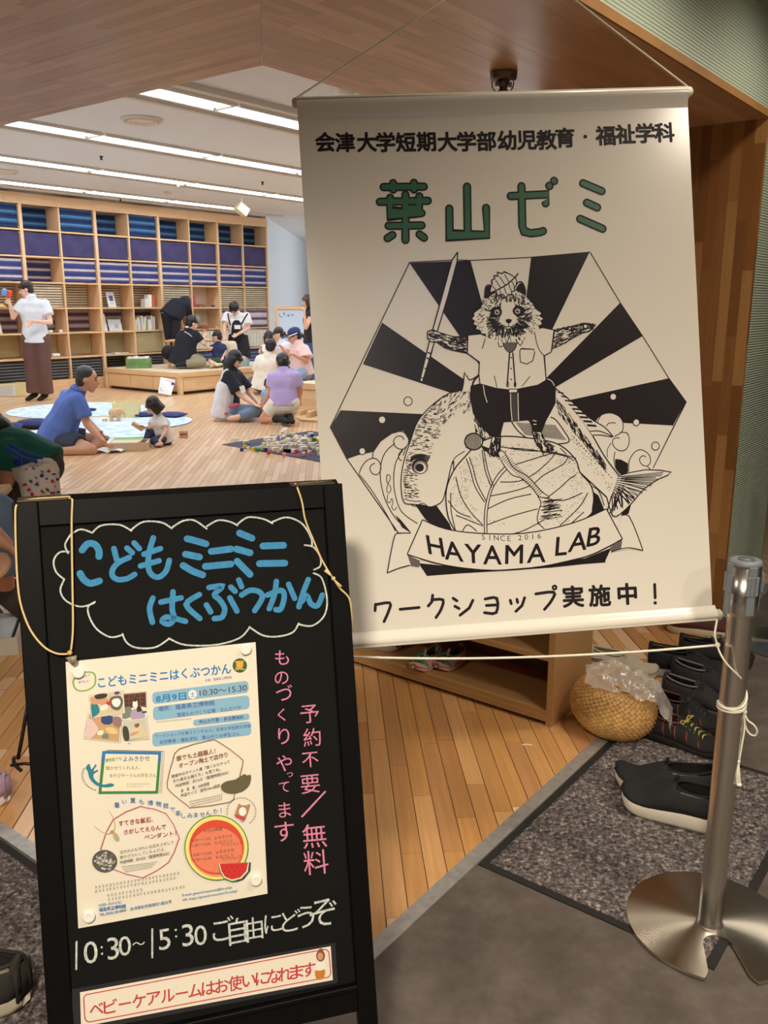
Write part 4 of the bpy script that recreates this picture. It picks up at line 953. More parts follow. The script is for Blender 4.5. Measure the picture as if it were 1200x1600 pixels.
# green title
bn.tr(560, 270, 2.857)
GG = []
G = [[(113, 64), (292, 62)], [(155, 46), (155, 75)], [(248, 45), (248, 75)]]
G += [[(96, 130), (310, 125)], [(142, 112), (142, 183), (282, 180)], [(210, 98), (210, 160)], [(272, 105), (270, 158), (212, 160)]]
G += [[(135, 237), (282, 235)], [(210, 205), (210, 300)], [(152, 278), (130, 292)], [(273, 275), (293, 290)]]
GG.append(G); G = [[(406, 160), (407, 280), (574, 277), (570, 157)], [(485, 62), (488, 272)]]
GG.append(G); G = [[(680, 104), (848, 96), (836, 136)], [(728, 60), (732, 240), (740, 262), (770, 270), (812, 265), (824, 260)], [(852, 58), (853, 59)], [(873, 36), (874, 37)]]
GG.append(G); G = [[(1003, 47), (1086, 82)], [(1020, 134), (1066, 155)], [(990, 206), (1090, 250)]]
GG.append(G)
for G in GG:
    z_ = bn.z; bn.up()
    for g in G: bn.stroke(g, 13.2, K2)
    bn.up(2)
    for g in G: bn.stroke(g, 8.2, GR)
    bn.build('title_character', BAN); bn.z = z_
bn.T = (0, 0, 1)
# emblem
bn.z = 0.0004; Wf = M_shw; LW = 1.0; bn.k = 1.4
hexa = [(640, 410), (922, 394), (1072, 628), (1015, 740), (975, 812), (946, 878), (667, 899), (622, 832), (542, 717), (516, 668)]
C = (800, 645)
for poly in ([(640, 411), (735, 407), C], [(830, 402), (921, 394), C], [(969, 473), (1004, 525), C], [(597, 504), (567, 569), C],
             [(1045, 591), (1072, 627), (1052, 664), (975, 660), (935, 662), (900, 640), C], [(532, 641), (660, 647), (648, 668), (640, 690), (630, 673), (612, 678), (595, 690), (584, 706), (560, 711), (543, 717), (516, 668)],
             [(648, 788), (682, 790), (700, 815), (715, 834), (690, 830), (665, 812)], [(617, 804), (626, 812), (644, 834), (628, 824)], [(960, 717), (970, 718), (981, 724), (981, 738), (972, 742), (963, 734)],
             [(926, 768), (935, 774), (944, 796), (921, 810), (925, 792)], [(987, 785), (982, 803), (970, 806), (975, 795)], [(655, 880), (695, 884), (745, 891), (820, 887), (870, 880), (915, 872), (955, 856), (945, 878), (860, 887), (770, 893), (667, 899)]):
    bn.fill(poly, K_, up=False)
bn.up()
S = lambda pts, w=LW, m=K_, sm=4, **k: bn.stroke(pts, w, m, sm=sm, **k)
bn.stroke([(640, 410), (715, 406), (735, 407), (830, 402), (922, 394), (969, 473), (1004, 525), (1045, 591), (1072, 628), (1017, 738)], 1.0, K_); bn.stroke([(640, 410), (516, 668), (542, 717), (622, 832)], 1.2, K_); bn.stroke([(946, 878), (667, 899), (655, 880)], 1.3, K_)
for a in ((735, 407), (830, 402), (597, 504), (567, 569), (969, 473), (1004, 525), (1045, 591), (532, 641)): pass
bn.stroke([(1052, 664), (975, 660)], 1.1, K_)
# bubbles
for (x, y, r) in ((637.5, 627, 6.5), (597, 656, 5.5), (566, 705, 5), (958, 620, 5), (994, 660, 5), (1024, 697, 6)):
    bn.ellipse((x, y), r, r * 1.05, Wf, 14); bn.up(); bn.ring((x, y), r, r * 1.05, 1, K_)
bn.up()
# waves
S([(582, 716), (585, 700), (600, 684), (618, 675), (630, 675), (638, 684), (637, 695), (628, 702), (618, 698), (615, 689), (620, 682), (628, 682), (631, 687)])
S([(617, 693), (605, 703), (597, 718), (594, 742), (598, 768), (606, 790), (620, 812), (640, 830)]); S([(561, 740), (566, 728), (574, 719), (585, 716), (593, 722), (595, 733), (590, 741), (582, 740), (578, 732), (581, 726), (586, 724)])
S([(561, 741), (580, 765), (603, 802), (618, 830)]); S([(629, 704), (622, 715), (617, 728), (615, 750), (618, 775), (628, 800), (652, 818)]); S([(628, 720), (623, 716), (624, 708), (630, 702)])
S([(640, 690), (634, 700), (630, 712)])
S([(605, 741), (604, 750), (606, 756)], .9); S([(605, 742), (608, 742), (610, 747), (606, 757), (604, 766), (608, 770), (611, 764), (608, 757)], .8); S([(606, 772), (605, 783), (609, 785), (612, 779), (614, 785), (612, 792), (616, 797), (620, 792)], .8)
bn.ellipse((952, 664), 22, 18, Wf, 24); bn.ellipse((971, 690), 13, 15, Wf, 20, up=False); bn.fill([(925, 680), (958, 682), (965, 700), (961, 717), (960, 734), (968, 742), (950, 735), (935, 700)], Wf, up=False); bn.up()
S([(933, 660), (940, 648), (952, 645), (966, 650), (973, 660), (972, 674), (960, 682)]); S([(947, 666), (952, 661), (962, 661)]); S([(968, 676), (980, 677), (983, 690), (978, 702), (968, 704), (959, 698), (957, 688), (963, 684), (968, 685)])
S([(955, 692), (949, 702), (949, 715)], .8); S([(961, 706), (959, 718), (963, 733), (972, 742)])
bn.fill([(983, 740), (982, 722), (990, 706), (1003, 703), (1015, 712), (1016, 725), (1020, 733), (1000, 740)], Wf, 3); bn.up(); S([(982, 737), (983, 720), (992, 706), (1003, 703), (1014, 711), (1016, 722), (1011, 728), (1003, 726), (999, 718), (1004, 712), (1009, 714)]); S([(1011, 728), (1018, 736)])
# fish
bn.fill([(733, 608), (699, 616), (674, 634), (653, 658), (641, 690), (631, 721), (626.5, 753), (630.5, 784), (646, 788), (660, 789), (674, 792), (690, 784), (700, 800), (900, 800), (925, 770), (935, 765), (949, 777), (962, 752), (945, 714), (921, 673), (897, 641), (869, 610)], Wf)
bn.up(); rf = random.Random(5)
for k in range(420):      # hatch along the back and snout
    t = rf.random(); b0 = spline([Vector((738, 612, 0)), Vector((699, 618, 0)), Vector((674, 636, 0)), Vector((654, 660, 0)), Vector((643, 690, 0)), Vector((633, 721, 0)), Vector((629, 753, 0)), Vector((632, 782, 0))], 6)
    i = t * (len(b0) - 2); p = b0[int(i)].lerp(b0[int(i) + 1], i % 1); d = rf.random() ** 1.6 * (34 if t < .7 else 20)
    inn = (Vector((720, 700, 0)) - p).normalized() if t < .55 else Vector((1, -.02, 0)); q = p + inn * d; l = rf.uniform(3, 8)
    dr = Vector((.55, -.75, 0)) if t < .3 else Vector((.9, .08, 0))
    if (q - Vector((655, 729, 0))).length < 14: continue
    bn.stroke([(q.x, q.y), (q.x + dr.x * l, q.y + dr.y * l)], .75, K_)
for k in range(170):
    x = rf.uniform(740, 775); y = rf.uniform(640, 690); bn.stroke([(x, y), (x + 2, y + 5)], .8, K_)
for k in range(230):
    t = rf.random(); x = 871 + 75 * t; y = 618 + 100 * t ** 1.02 + rf.random() * 22 * (1 - .4 * t); bn.stroke([(x - 2, y + 2), (x + 1.5, y + 8)], .8, K_)
for k in range(70):
    t = rf.random(); x = 880 + 80 * t; y = 660 + 100 * t + rf.random() * 18; bn.ellipse((x, y), .6, .9, K_, 6, up=False)
for k in range(16): t = k / 15; bn.ellipse((897 + 58 * t, 684 + 62 * t), 1.6, .8, K_, 6, rot=.8, up=False)
S([(737, 607), (720, 609), (699, 616), (674, 634), (653, 658), (641, 690), (631, 721), (626.5, 753), (630.5, 784), (646, 788), (660, 789), (674, 792), (690, 784), (696, 767), (707, 721), (709, 738)], 1.2)
S([(631, 780), (645, 783), (658, 783)], 1); S([(643, 789), (650, 791), (660, 786), (668, 791)], 1); S([(726, 705), (712, 714), (707, 722)], 1)
S([(869, 610), (897, 641), (921, 673), (945, 714), (967, 743)], 1.5); S([(906, 738), (921, 752), (935, 765), (948, 777)], 1.5); S([(909, 752), (925, 760), (936, 768), (944, 790)], 1)
bn.fill([(870, 608), (897, 631), (921, 653), (945, 668), (958, 683), (940, 680), (926, 681), (921, 673), (897, 641), (869, 618)], Wf); bn.up()
S([(868, 607), (897, 631), (921, 653), (945, 668), (958, 683)], 1.3)
for k in range(9):
    t = k / 9; x = 870 + 52 * t; y = 612 + 57 * t; w = 2.2 + 1.6 * t
    bn.fill([(x, y), (x + 9 + 6 * t, y + 1), (x + 9 + 6 * t + 2, y + w + 1), (x + 2, y + w)], K_, up=False)
S([(921, 674), (938, 674), (957, 683), (940, 680), (926, 680)], 1.2)
bn.fill([(967, 743), (1008, 734), (1049, 738), (1030, 748), (1017, 756), (1002, 768), (988, 785), (969, 803), (957, 806), (948, 777)], Wf); bn.up()
S([(967, 743), (1008, 734), (1049, 738), (1030, 748), (1017, 756), (1002, 768), (988, 785), (969, 803), (957, 806), (948, 777)], 1.2, sm=2)
for k in range(34):
    t = k / 33; ex, ey = (1040 - 85 * t, 740 + 64 * t + 8 * math.sin(t * 3)); bn.stroke([(965 - 10 * t + (k % 3) * 6, 745 + 30 * t), (ex - rf.random() * 8, ey - 2)], .9 if t < .5 else 1.3, K_)
bn.ellipse((656, 729), 13, 12.5, K_, 22, rot=.3); bn.ellipse((657, 731), 10.5, 10.5, Wf, 20); bn.ellipse((656, 731), 8.2, 8.2, Wf, 18); bn.up(); bn.ring((657, 731), 9.3, 9.3, .9, K_); bn.ellipse((655.5, 730.5), 6.8, 6.5, K_, 16)
for k in range(14): bn.stroke([(641 + k * 2, 722 - 5 * math.sin(k / 13 * 3.1)), (643 + k * 2.2, 713 - 4 * math.sin(k / 13 * 3.1))], 1.5, K_)
# pectoral fin behind the leg
bn.fill([(800, 656), (825, 657), (846, 670), (862, 652), (872, 660), (885, 680), (888, 690), (865, 694), (845, 695), (815, 680)], Wf)
bn.up(); S([(798, 657), (808, 672), (825, 686), (842, 695), (866, 694), (889, 690), (880, 672), (868, 656), (860, 652)], 1.3)
for k in range(26): t = k / 25; bn.stroke([(806 + 60 * t, 660 + 4 * t), (822 + 62 * t, 680 + 8 * t)], .8, K_)
# cabbage
cab = [(727, 713), (709, 735), (697, 767), (700, 807), (713, 833), (770, 846), (860, 836), (918, 808), (926, 791), (927, 772), (921, 755), (906, 738), (899, 718), (877, 697), (850, 688), (800, 682), (768, 684), (745, 695)]
bn.fill(cab, Wf, 3); bn.up(); S([(713, 833)] + cab[3::-1] + cab[:0:-1][:14], 1.5)
V = [((757, 838), (757, 800), (764, 768), (775, 745), (788, 730), (797, 722)), ((761, 838), (761, 802), (768, 768), (779, 748), (792, 733)), ((768, 762), (758, 735), (753, 703)), ((771, 760), (762, 735), (756, 704)), ((757, 785), (742, 760), (735, 735), (728, 716)), ((760, 784), (746, 757), (740, 735), (733, 714)),
     ((754, 820), (735, 800), (720, 775), (712, 745)), ((735, 808), (715, 800), (700, 782)), ((755, 822), (730, 812), (712, 805)), ((781, 753), (810, 752), (835, 740), (858, 720), (870, 705)), ((766, 775), (800, 768), (830, 758), (850, 742), (880, 725), (888, 712)), ((762, 795), (795, 780), (830, 772)), ((761, 820), (800, 806), (840, 795)), ((762, 838), (810, 832), (850, 812)),
     ((840, 775), (845, 786), (841, 800), (840, 815), (852, 828)), ((857, 776), (875, 762), (890, 748), (900, 742)), ((850, 778), (880, 782), (910, 770)), ((874, 822), (905, 792), (918, 770)), ((782, 698), (820, 704), (860, 706), (900, 716)), ((797, 700), (830, 703), (880, 712), (897, 720)), ((805, 726), (840, 715), (870, 706)), ((712, 830), (705, 800), (704, 770)), ((770, 700), (780, 718)), ((720, 835), (730, 820), (745, 830)), ((875, 700), (885, 710)), ((890, 820), (912, 800))]
for v in V: S(list(v), 1.15)
def incab(x, y): return ((x - 812) / 112) ** 2 + ((y - 765) / 76) ** 2 < .92
for k in range(560):
    ang = rf.uniform(0, 6.283); rr_ = rf.uniform(.72, .96); x = 812 + 112 * rr_ * math.cos(ang); y = 765 + 76 * rr_ * math.sin(ang)
    if y < 820: bn.ellipse((x, y), .75, .55, K_, 5, up=False)
for k in range(300):
    x = rf.uniform(720, 900); y = rf.uniform(695, 760)
    if incab(x, y): bn.ellipse((x, y), .7, .5, K_, 5, up=False)
for k in range(40): y = rf.uniform(783, 812); bn.stroke([(rf.uniform(842, 858), y), (rf.uniform(860, 880), y - 4)], .7, K_)
bn.fill([(752, 700), (764, 696), (776, 702), (788, 706), (797, 724), (806, 734), (821, 742), (832, 752), (846, 768), (858, 777), (842, 776), (832, 763), (816, 748), (800, 742), (788, 728), (782, 716), (766, 714)], Wf); bn.up()
S([(776, 703), (788, 707), (797, 724), (806, 734), (821, 742), (832, 752), (846, 768), (858, 777), (842, 776), (832, 763), (816, 748), (800, 742), (788, 728), (782, 718)], 1.1)
for k in range(24): t = k / 23; x = 786 + 58 * t; y = 712 + 58 * t; bn.stroke([(x - 4, y + 5), (x + 5, y - 2)], .7, K_)
bn.ellipse((740, 690), 14, 13, Wf, 20); bn.up(); bn.ring((740, 690), 14, 13, 1.6, K_)
for k in range(13): bn.stroke([(729 + k * 1.8, 680 - 2 * math.sin(k / 4)), (728 + k * 1.9, 700 + 2 * math.sin(k / 4))], .9, K_)
for k in range(20): bn.stroke([(752 + k * 1.3, 696 + k * .5), (756 + k * 1.3, 704 + k * .6)], 1.2, K_)
# sword
bn.fill([(715, 394), (706, 407), (677, 512), (670, 533), (656, 594), (661, 597), (679, 532), (685, 512), (714, 409)], Wf); bn.up()
S([(715, 394), (706, 407), (691, 462), (677, 512), (671, 533), (656, 594), (661, 597), (677, 540), (685, 512), (700, 462), (714, 409), (715, 394)], 1.4, sm=0)
S([(668, 551), (674, 553)], 1.6, sm=0); S([(666, 559), (672, 562)], 1.6, sm=0); S([(663, 575), (668, 578)], 1.2, sm=0); S([(658, 590), (663, 592)], 1.2, sm=0)
# fin spike left of shirt
bn.fill([(721, 612), (726, 582), (735, 596), (748, 588), (742, 608), (735, 612)], Wf); bn.up(); S([(721, 612), (724, 600), (726, 582), (733, 594), (745, 588)], 1.3, sm=2); S([(737, 608), (740, 596), (748, 586)], 2.2)
# raccoon dog: arms, shirt, trousers, legs, head
def furry(poly, n, dirv, seed, w=.9):
    bn.fill(poly, Wf); bn.up(); S(list(poly) + [poly[0]], 1.2, sm=0); r = random.Random(seed); xs = [p[0] for p in poly]; ys = [p[1] for p in poly]
    def ins(x, y):
        c = False; j = len(poly) - 1
        for i in range(len(poly)):
            if (poly[i][1] > y) != (poly[j][1] > y) and x < (poly[j][0] - poly[i][0]) * (y - poly[i][1]) / (poly[j][1] - poly[i][1]) + poly[i][0]: c = not c
            j = i
        return c
    k = 0
    while k < n:
        x = r.uniform(min(xs), max(xs)); y = r.uniform(min(ys), max(ys))
        if ins(x, y): bn.stroke([(x, y), (x + dirv[0] * r.uniform(.6, 1.3), y + dirv[1] * r.uniform(.4, 1.4))], w, K_); k += 1
furry([(731, 527), (707, 526), (684, 519), (676, 515), (668, 518), (668, 529), (674, 535), (682, 534), (694, 543), (706, 547), (730, 552)], 190, (7, 2), 1, 1.0)
furry([(865, 516), (890, 511), (912, 505), (922, 506), (926, 513), (920, 518), (910, 520), (895, 528), (880, 537), (862, 546)], 170, (6, -2.5), 2, 1.0)
bn.ellipse((914.5, 510), 3.6, 3.8, Wf, 12); bn.up(); bn.ring((914.5, 510), 3.6, 3.8, 1.6, K_); S([(921, 510), (924, 513), (920, 517)], 1.2)
furry([(769, 682), (782, 683), (781, 700), (772, 712), (762, 708), (766, 697)], 90, (1, 6), 3, 1.1)
furry([(831, 674), (845, 675), (852, 690), (866, 698), (858, 704), (850, 707), (838, 694)], 90, (2, 6), 4, 1.1)
shirt = [(731, 524), (751, 522), (765, 528), (790, 534), (815, 530), (835, 515), (848, 512), (866, 516), (861, 550), (850, 556), (853, 594), (840, 602), (800, 610), (775, 607), (750, 600), (748, 585), (749, 566), (730, 552)]
bn.fill([(735, 603), (750, 599), (800, 612), (845, 600), (856, 590), (868, 604), (868, 630), (860, 645), (853, 658), (846, 676), (831, 674), (830, 664), (825, 657), (800, 659), (787, 660), (783, 676), (782, 684), (768, 683), (751, 667), (739, 646), (734, 623)], K_)
bn.fill(shirt, Wf); bn.up(); S(shirt + [shirt[0]], 1.2, sm=0)
S([(758, 529), (756, 536), (753, 545)]); S([(835, 519), (838, 535), (843, 548), (850, 556)]); S([(772, 587), (775, 600), (776, 606)], .9); S([(828, 588), (820, 598), (815, 604)], .9)
S([(812, 548), (814, 545), (834, 546), (835, 552), (832, 564), (823, 569), (813, 566), (812, 556), (812, 548)], 1.1, sm=0)
bn.fill([(785, 535), (808, 535), (804, 547), (800, 551), (795, 550), (789, 545)], mat('ink_grey', (96, 90, 90), .6)); bn.up(); S([(785, 535), (789, 545), (796, 551), (804, 546), (808, 535)], 1)
S([(778, 534), (780, 542), (787, 540)]); S([(808, 534), (813, 540), (817, 532)])
S([(796, 551), (794, 578), (792, 604)], 1.6, sm=2); S([(801, 551), (803, 578), (805, 604)], 1.6, sm=2)
for y in (559, 576, 593): bn.ellipse((798.5, y), 1.3, 1.3, K_, 8, up=False)
for x in (793, 804.5): bn.ring((x, 601), 1.6, 4, .8, K_, 10)
for k in range(22): bn.stroke([(780 + k * 2.6, 609 + .6 * math.sin(k) - (.02 * (k - 10) ** 2 if k > 10 else 0)), (780.5 + k * 2.6, 613 - (.02 * (k - 10) ** 2 if k > 10 else 0))], 1.1, K_)
bn.fill([(795, 608), (808, 608), (808, 614), (795, 614)], Wf); bn.up(); bn.stroke([(795, 608), (808, 608), (808, 614), (795, 614), (795, 608)], 1, K_)
bn.fill([(798.5, 615), (809, 615), (809, 657), (800, 658)], mat('ink_dark_grey', (58, 52, 54), .6)); bn.up(); S([(797.5, 615), (798, 636), (800, 658)], .9, Wf); S([(809, 614), (809.5, 636), (810, 657)], .9, Wf); S([(755, 602), (757, 616), (761, 629)], .9, Wf); S([(855, 592), (862, 596), (866, 603)], .9, Wf)
S([(832, 657), (838, 658)], .9, Wf, sm=0); S([(833, 663), (838, 663)], .9, Wf, sm=0)
head = []
for k in range(64):
    an = 2 * math.pi * k / 64; c, s_ = math.cos(an), math.sin(an)
    rx = 50 if s_ > -.2 else 44; x = 793 + rx * c * (1.06 if .0 < s_ < .6 else 1); y = 494 + (40 if s_ > 0 else 41) * s_
    if s_ < -.55: x = 793 + 38 * c * 1.1
    j = (2.6 if k % 2 else -1.2) if s_ > -.25 else 0
    head.append((x + c * j, y + s_ * j))
for (p, q) in (((760, 467), ((757, 466), (759, 448), (766, 446), (774, 455), (774, 464))), ((814, 452), ((806, 453), (812, 444), (818, 445), (821, 455), (820, 464)))):
    bn.fill(list(q), K_); bn.up(); S(list(q), 1)
S([(803, 451), (810, 441), (817, 443), (821, 460)], 1.2)
bn.fill(head, Wf); bn.up()
for k in range(260):
    an = rf.uniform(0, 6.283); r0 = rf.uniform(.62, 1.0); c, s_ = math.cos(an), math.sin(an)
    if s_ < -.4 and r0 < .8: pass
    x = 793 + 49 * c * r0; y = 494 + 39 * s_ * r0; l = 3.2
    bn.stroke([(x, y), (x + c * l, y + (s_ + .25) * l)], .8, K_)
for k in range(420):
    an = rf.uniform(0, 6.283); r0 = rf.uniform(.30, .72); c, s_ = math.cos(an), math.sin(an); x = 794 + 42 * c * r0; y = 500 + 32 * s_ * r0
    if s_ < -.2 and abs(c) < .35: continue
    bn.stroke([(x, y), (x + c * 6, y + (s_ + .1) * 6)], 1.1, K_)
for k in range(120): x = rf.uniform(768, 818); y = rf.uniform(458, 474); bn.stroke([(x, y), (x + (x - 793) * .12, y + 4)], .8, K_)
bn.fill([(783, 472), (790, 466), (797, 465), (803, 472), (806, 492), (804, 508), (794, 514), (785, 508), (783, 492)], Wf, 3)
for k in range(14): x = rf.uniform(789, 800); bn.stroke([(x, 464 + rf.random() * 4), (x, 472)], .9, K_)
bn.ellipse((775, 487.5), 9.2, 8.2, K_, 18); bn.ellipse((810, 486), 9.4, 8.2, K_, 18); bn.up()
for x, y in ((776.5, 488), (808.5, 486.5)): bn.ring((x, y), 3.3, 3.3, .9, Wf, 12); bn.ellipse((x + .8, y - .8), 1, 1, Wf, 6, up=False)
S([(757, 484), (765, 486), (768, 484)], 1.6); S([(817, 484), (824, 484), (828, 482)], 1.6)
bn.fill([(789.5, 500), (794.5, 498.5), (799.5, 500), (797.5, 504.5), (794.5, 505.5), (791.5, 504.5)], K_, 2); bn.up(); S([(794.5, 505), (794.5, 510)], .9, sm=0); S([(786, 508), (790, 511), (794.5, 510), (799, 511), (803, 507)], 1.1); S([(788, 512), (794, 514.5), (801, 511)], .9)
leaf = [(765, 457), (767, 448), (769, 443), (768, 438), (773, 436), (772, 431), (778, 432), (777, 426), (785, 428), (787, 425), (795, 428), (805, 434), (807, 440), (806, 447), (803, 450), (804, 455), (799, 456), (799, 461), (794, 460), (790, 466), (786, 460), (780, 461), (776, 463), (774, 457)]
bn.fill(leaf, Wf); bn.up(); S(leaf + [leaf[0]], 1.2, sm=0); S([(765, 458), (775, 454), (790, 446), (802, 436), (809.5, 427.5)], 1.5)
for a, b in (((775, 454), (769, 447)), ((782, 450), (774, 438)), ((789, 446), (780, 432)), ((795, 441), (788, 429)), ((780, 452), (783, 461)), ((787, 448), (791, 460)), ((794, 443), (799, 456)), ((799, 439), (804, 449)), ((775, 454), (777, 461))): S([a, b], 1, sm=0)
# ribbon
for poly in ([(617, 835), (640, 833), (660, 812), (655, 884), (642, 883), (622, 888), (605, 895)], [(972, 805), (982, 806), (994, 832), (1004, 860), (985, 857), (957, 862), (965, 830)]): bn.fill(poly, Wf)
bn.up(); S([(642, 833), (625, 833), (617, 836), (611, 862), (605, 895)], 1.2, sm=2); S([(605, 895), (622, 888), (640, 883)], 1.1); S([(972, 805), (982, 806), (994, 832), (1004, 860)], 1.2, sm=2); S([(1004, 860), (985, 856), (972, 857), (955, 862)], 1.1)
bn.fill([(636, 866), (642, 884), (655, 886), (656, 876)], mat('ink_grey', (96, 90, 90), .6), up=False); bn.fill([(972, 842), (970, 857), (955, 863), (953, 855)], mat('ink_grey', (96, 90, 90), .6), up=False)
rib = [(660, 812), (695, 826), (745, 833), (820, 833), (895, 817), (947, 795), (960, 818), (972, 842), (920, 868), (845, 885), (770, 891), (695, 884), (636, 866), (648, 838)]
bn.fill(rib, Wf); bn.up()
S([(660, 812), (695, 826), (745, 833), (820, 833), (895, 817), (947, 795)], 1.3); S([(636, 866), (695, 883), (770, 891), (845, 885), (920, 868), (972, 842)], 1.3); bn.stroke([(947, 795), (972, 842)], 1.3, K_); bn.stroke([(660, 812), (636, 866)], 1.3, K_)
for c, x, y, sl in (('H', 680, 853, .2), ('A', 708, 861, .14), ('Y', 739, 865, .06), ('A', 769, 867, .02), ('M', 803, 866, -.03), ('A', 838, 864, -.05), ('L', 877, 853, -.1), ('A', 903, 846, -.16), ('B', 928, 838, -.2)): bn.char(c, (x, y), 42, K_, off=.014, slope=sl, lean=-sl * .8)
for i, c in enumerate('SINCE'): bn.char(c, (755 + i * 10, 839 + .6 * i), 12, K_, slope=0)
for i, c in enumerate('2016'): bn.char(c, (812 + i * 10, 840 - .9 * i), 12, K_, slope=-.06)
bn.build('emblem', BAN)
# hanging cords
hook = W(1.795, 1.040, HS + .012); tieL = bp(0.0, .006, .004); tieR = bp(BW, .006, .004)
CD = empty('banner_string', hook, 'thin white cord running from the portal edge down to both ends of the banner rod', 'cord')
for q in (tieL, tieR): mb = MB(); mb.smooth = True; mb.tube([hook, hook.lerp(q, .5) + Vector((0, 0, -.002)), q, q + bn.N * .006 - Vector((0, 0, .012))], .0021, 8); mb.build('cord_run', M_cord, CD)
mb = MB(); mb.smooth = True; mb.tube([hook + Vector((0, 0, .0)), hook + Vector((0, 0, -.015))], .004, 8); mb.build('hook', mat('steel', (190, 188, 182), .3, .9), CD)
# ================================================================ belt stanchion
POLE = Vector((.754, 1.736, 0)); PT = .887
M_ss = mat('brushed_steel', (214, 210, 204), 0.24, 1.0, aniso=.2); M_ssd = mat('disc_steel', (222, 216, 204), 0.25, 1.0, aniso=.9)
M_gp = mat('grey_plastic', (118, 124, 130), .45)
def disc_mat():
    nt = M_ssd.node_tree; N = nt.nodes; L = nt.links; b = N['Principled BSDF']; t = N.new('ShaderNodeTangent'); t.direction_type = 'RADIAL'; t.axis = 'Z'; L.new(t.outputs[0], b.inputs['Tangent'])
disc_mat()
def stanchion(p, label, ang, full=True):
    t = empty('belt_stanchion', p, label, 'stanchion'); X, Y = p.x, p.y; R = .186
    T = Matrix.Translation(p) @ Matrix.Rotation(ang, 4, 'Z')       # slot opens along +x
    pts = []; h = .045
    a0 = math.asin(.05 / R)
    for k in range(61): an = a0 + .12 + (2 * math.pi - 2 * (a0 + .12)) * k / 60; pts.append((R * math.cos(an), R * math.sin(an)))
    pts += [(R - .008, -.056), (R - .016, -.050), (R - .03, -.043), (.10, -.036)] + [(.075 + .033 * math.cos(q) * 1.0, .033 * math.sin(q)) for q in [-math.pi / 2 - math.pi * k / 10 for k in range(11)]] + [(.10, .036), (R - .03, .043), (R - .016, .050), (R - .008, .056)]
    mb = MB(); mb.prism(pts, .004, .0105, T); mb.build('base_disc', M_ssd, t)
    mb = MB(); mb.prism([(q[0] * .975, q[1] * .975) for q in pts], .0, .004, T); mb.build('base_pad', mat('pad_rubber', (40, 40, 40), .8), t)
    mb = MB(); mb.smooth = True; mb.lathe([(.030, .0105), (.0275, .014), (.0265, .02), (.0262, .77), (.0262, .80)], 48, Matrix.Translation(p)); mb.build('post', M_ss, t)
    mb = MB(); mb.smooth = True; mb.lathe([(.0262, .765), (.031, .768), (.0325, .774), (.0325, PT - .012), (.0325, PT - .012)], 48, Matrix.Translation(p)); mb.build('head_sleeve', M_ss, t)
    mb = MB(); mb.smooth = True; mb.lathe([(.0328, PT - .013), (.0332, PT - .008), (.031, PT - .002), (.020, PT - .0005), (.0185, PT - .002), (.0, PT - .002)], 48, Matrix.Translation(p)); mb.build('top_cap', M_gp, t)
    mb = MB(); mb.smooth = True; mb.lathe([(.0165, PT - .002), (.0165, PT + .0005), (.0, PT + .0008)], 32, Matrix.Translation(p)); mb.build('cap_disc', mat('cap_grey', (96, 100, 106), .4), t)
    for k in range(4):
        T2 = Matrix.Translation(p) @ Matrix.Rotation(ang + R_(12) + k * math.pi / 2, 4, 'Z')
        mb = MB(); mb.box((.030, -.009, .772), (.0345, .009, PT - .010), T2, .001); mb.build('belt_slot', M_gp, t)
        mb = MB(); mb.box((.0345, -.013, .815), (.0375, -.005, PT - .03), T2, .001); mb.box((.0345, .005, .815), (.0375, .013, PT - .03), T2, .001); mb.box((.0345, -.0045, .815), (.0365, .0045, PT - .03), T2, .001); mb.build('slot_rail', M_gp, t)
    return t
fd = math.atan2(-1, -.10)
stanchion(POLE, 'brushed steel belt stanchion with notched round base standing on the mat corner', fd)
q2 = onz(1226, 1008); stanchion(q2, 'second steel stanchion at the right picture edge beyond the dark floor', 0.6)
# lower cord: along the banner foot, knot, down to the stanchion, wraps and bow
knot = at(1121, 1008, 1.752)
LC = empty('tie_cord', knot, 'white cord stretched under the banner and tied round the steel stanchion', 'cord')
def cord(name, pts, r=.0022, sm=6): mb = MB(); mb.smooth = True; mb.tube(spline(pts, sm) if sm else pts, r, 8); return mb.build(name, M_cord, LC)
cord('cord_run', [at(505, 1018, 1.70), at(552, 1026, 1.71), at(700, 1029, 1.72), at(850, 1026, 1.735), at(1000, 1018, 1.745), knot], .0027)
cord('cord_run', [bp(BW + .008, BH - .008, .0), at(1117, 990, 1.76), knot], .0024)
mb = MB(); mb.smooth = True; mb.ell(knot, (.006, .006, .006)); mb.build('knot', M_cord, LC)
cord('cord_run', [knot, at(1124, 1018, 1.713), at(1133, 1034, 1.70), at(1147, 1049, 1.70), at(1158, 1060, 1.712), at(1163, 1066, 1.735)], .0021)
def wrap(z0, z1, z2, a0, a1, n=26, rr=.0288):
    pts = []
    for k in range(n + 1):
        t = k / n; an = a0 + (a1 - a0) * t; z = z0 + (z1 - z0) * t + z2 * math.sin(t * math.pi); pts.append(POLE + Vector((rr * math.cos(an), rr * math.sin(an), z)))
    cord('cord_wrap', pts, .0021, 0)
zc = at(1135, 1110, 1.70).z
wrap(zc + .035, zc, -.018, R_(20), R_(-200)); wrap(zc + .002, zc + .012, -.012, R_(180), R_(380)); wrap(zc + .012, zc + .0, -.01, R_(20), R_(-340)); wrap(zc - .004, zc - .01, -.004, R_(10), R_(-350))
kp = at(1163, 1112, 1.725); mb = MB(); mb.smooth = True; mb.ell(kp, (.0055, .0055, .006)); mb.build('knot', M_cord, LC)
cord('bow_loop', [kp, at(1168, 1125, 1.72), at(1178, 1133, 1.715), at(1183, 1142, 1.715), at(1180, 1149, 1.72), at(1172, 1147, 1.72), at(1165, 1135, 1.725), kp], .002)
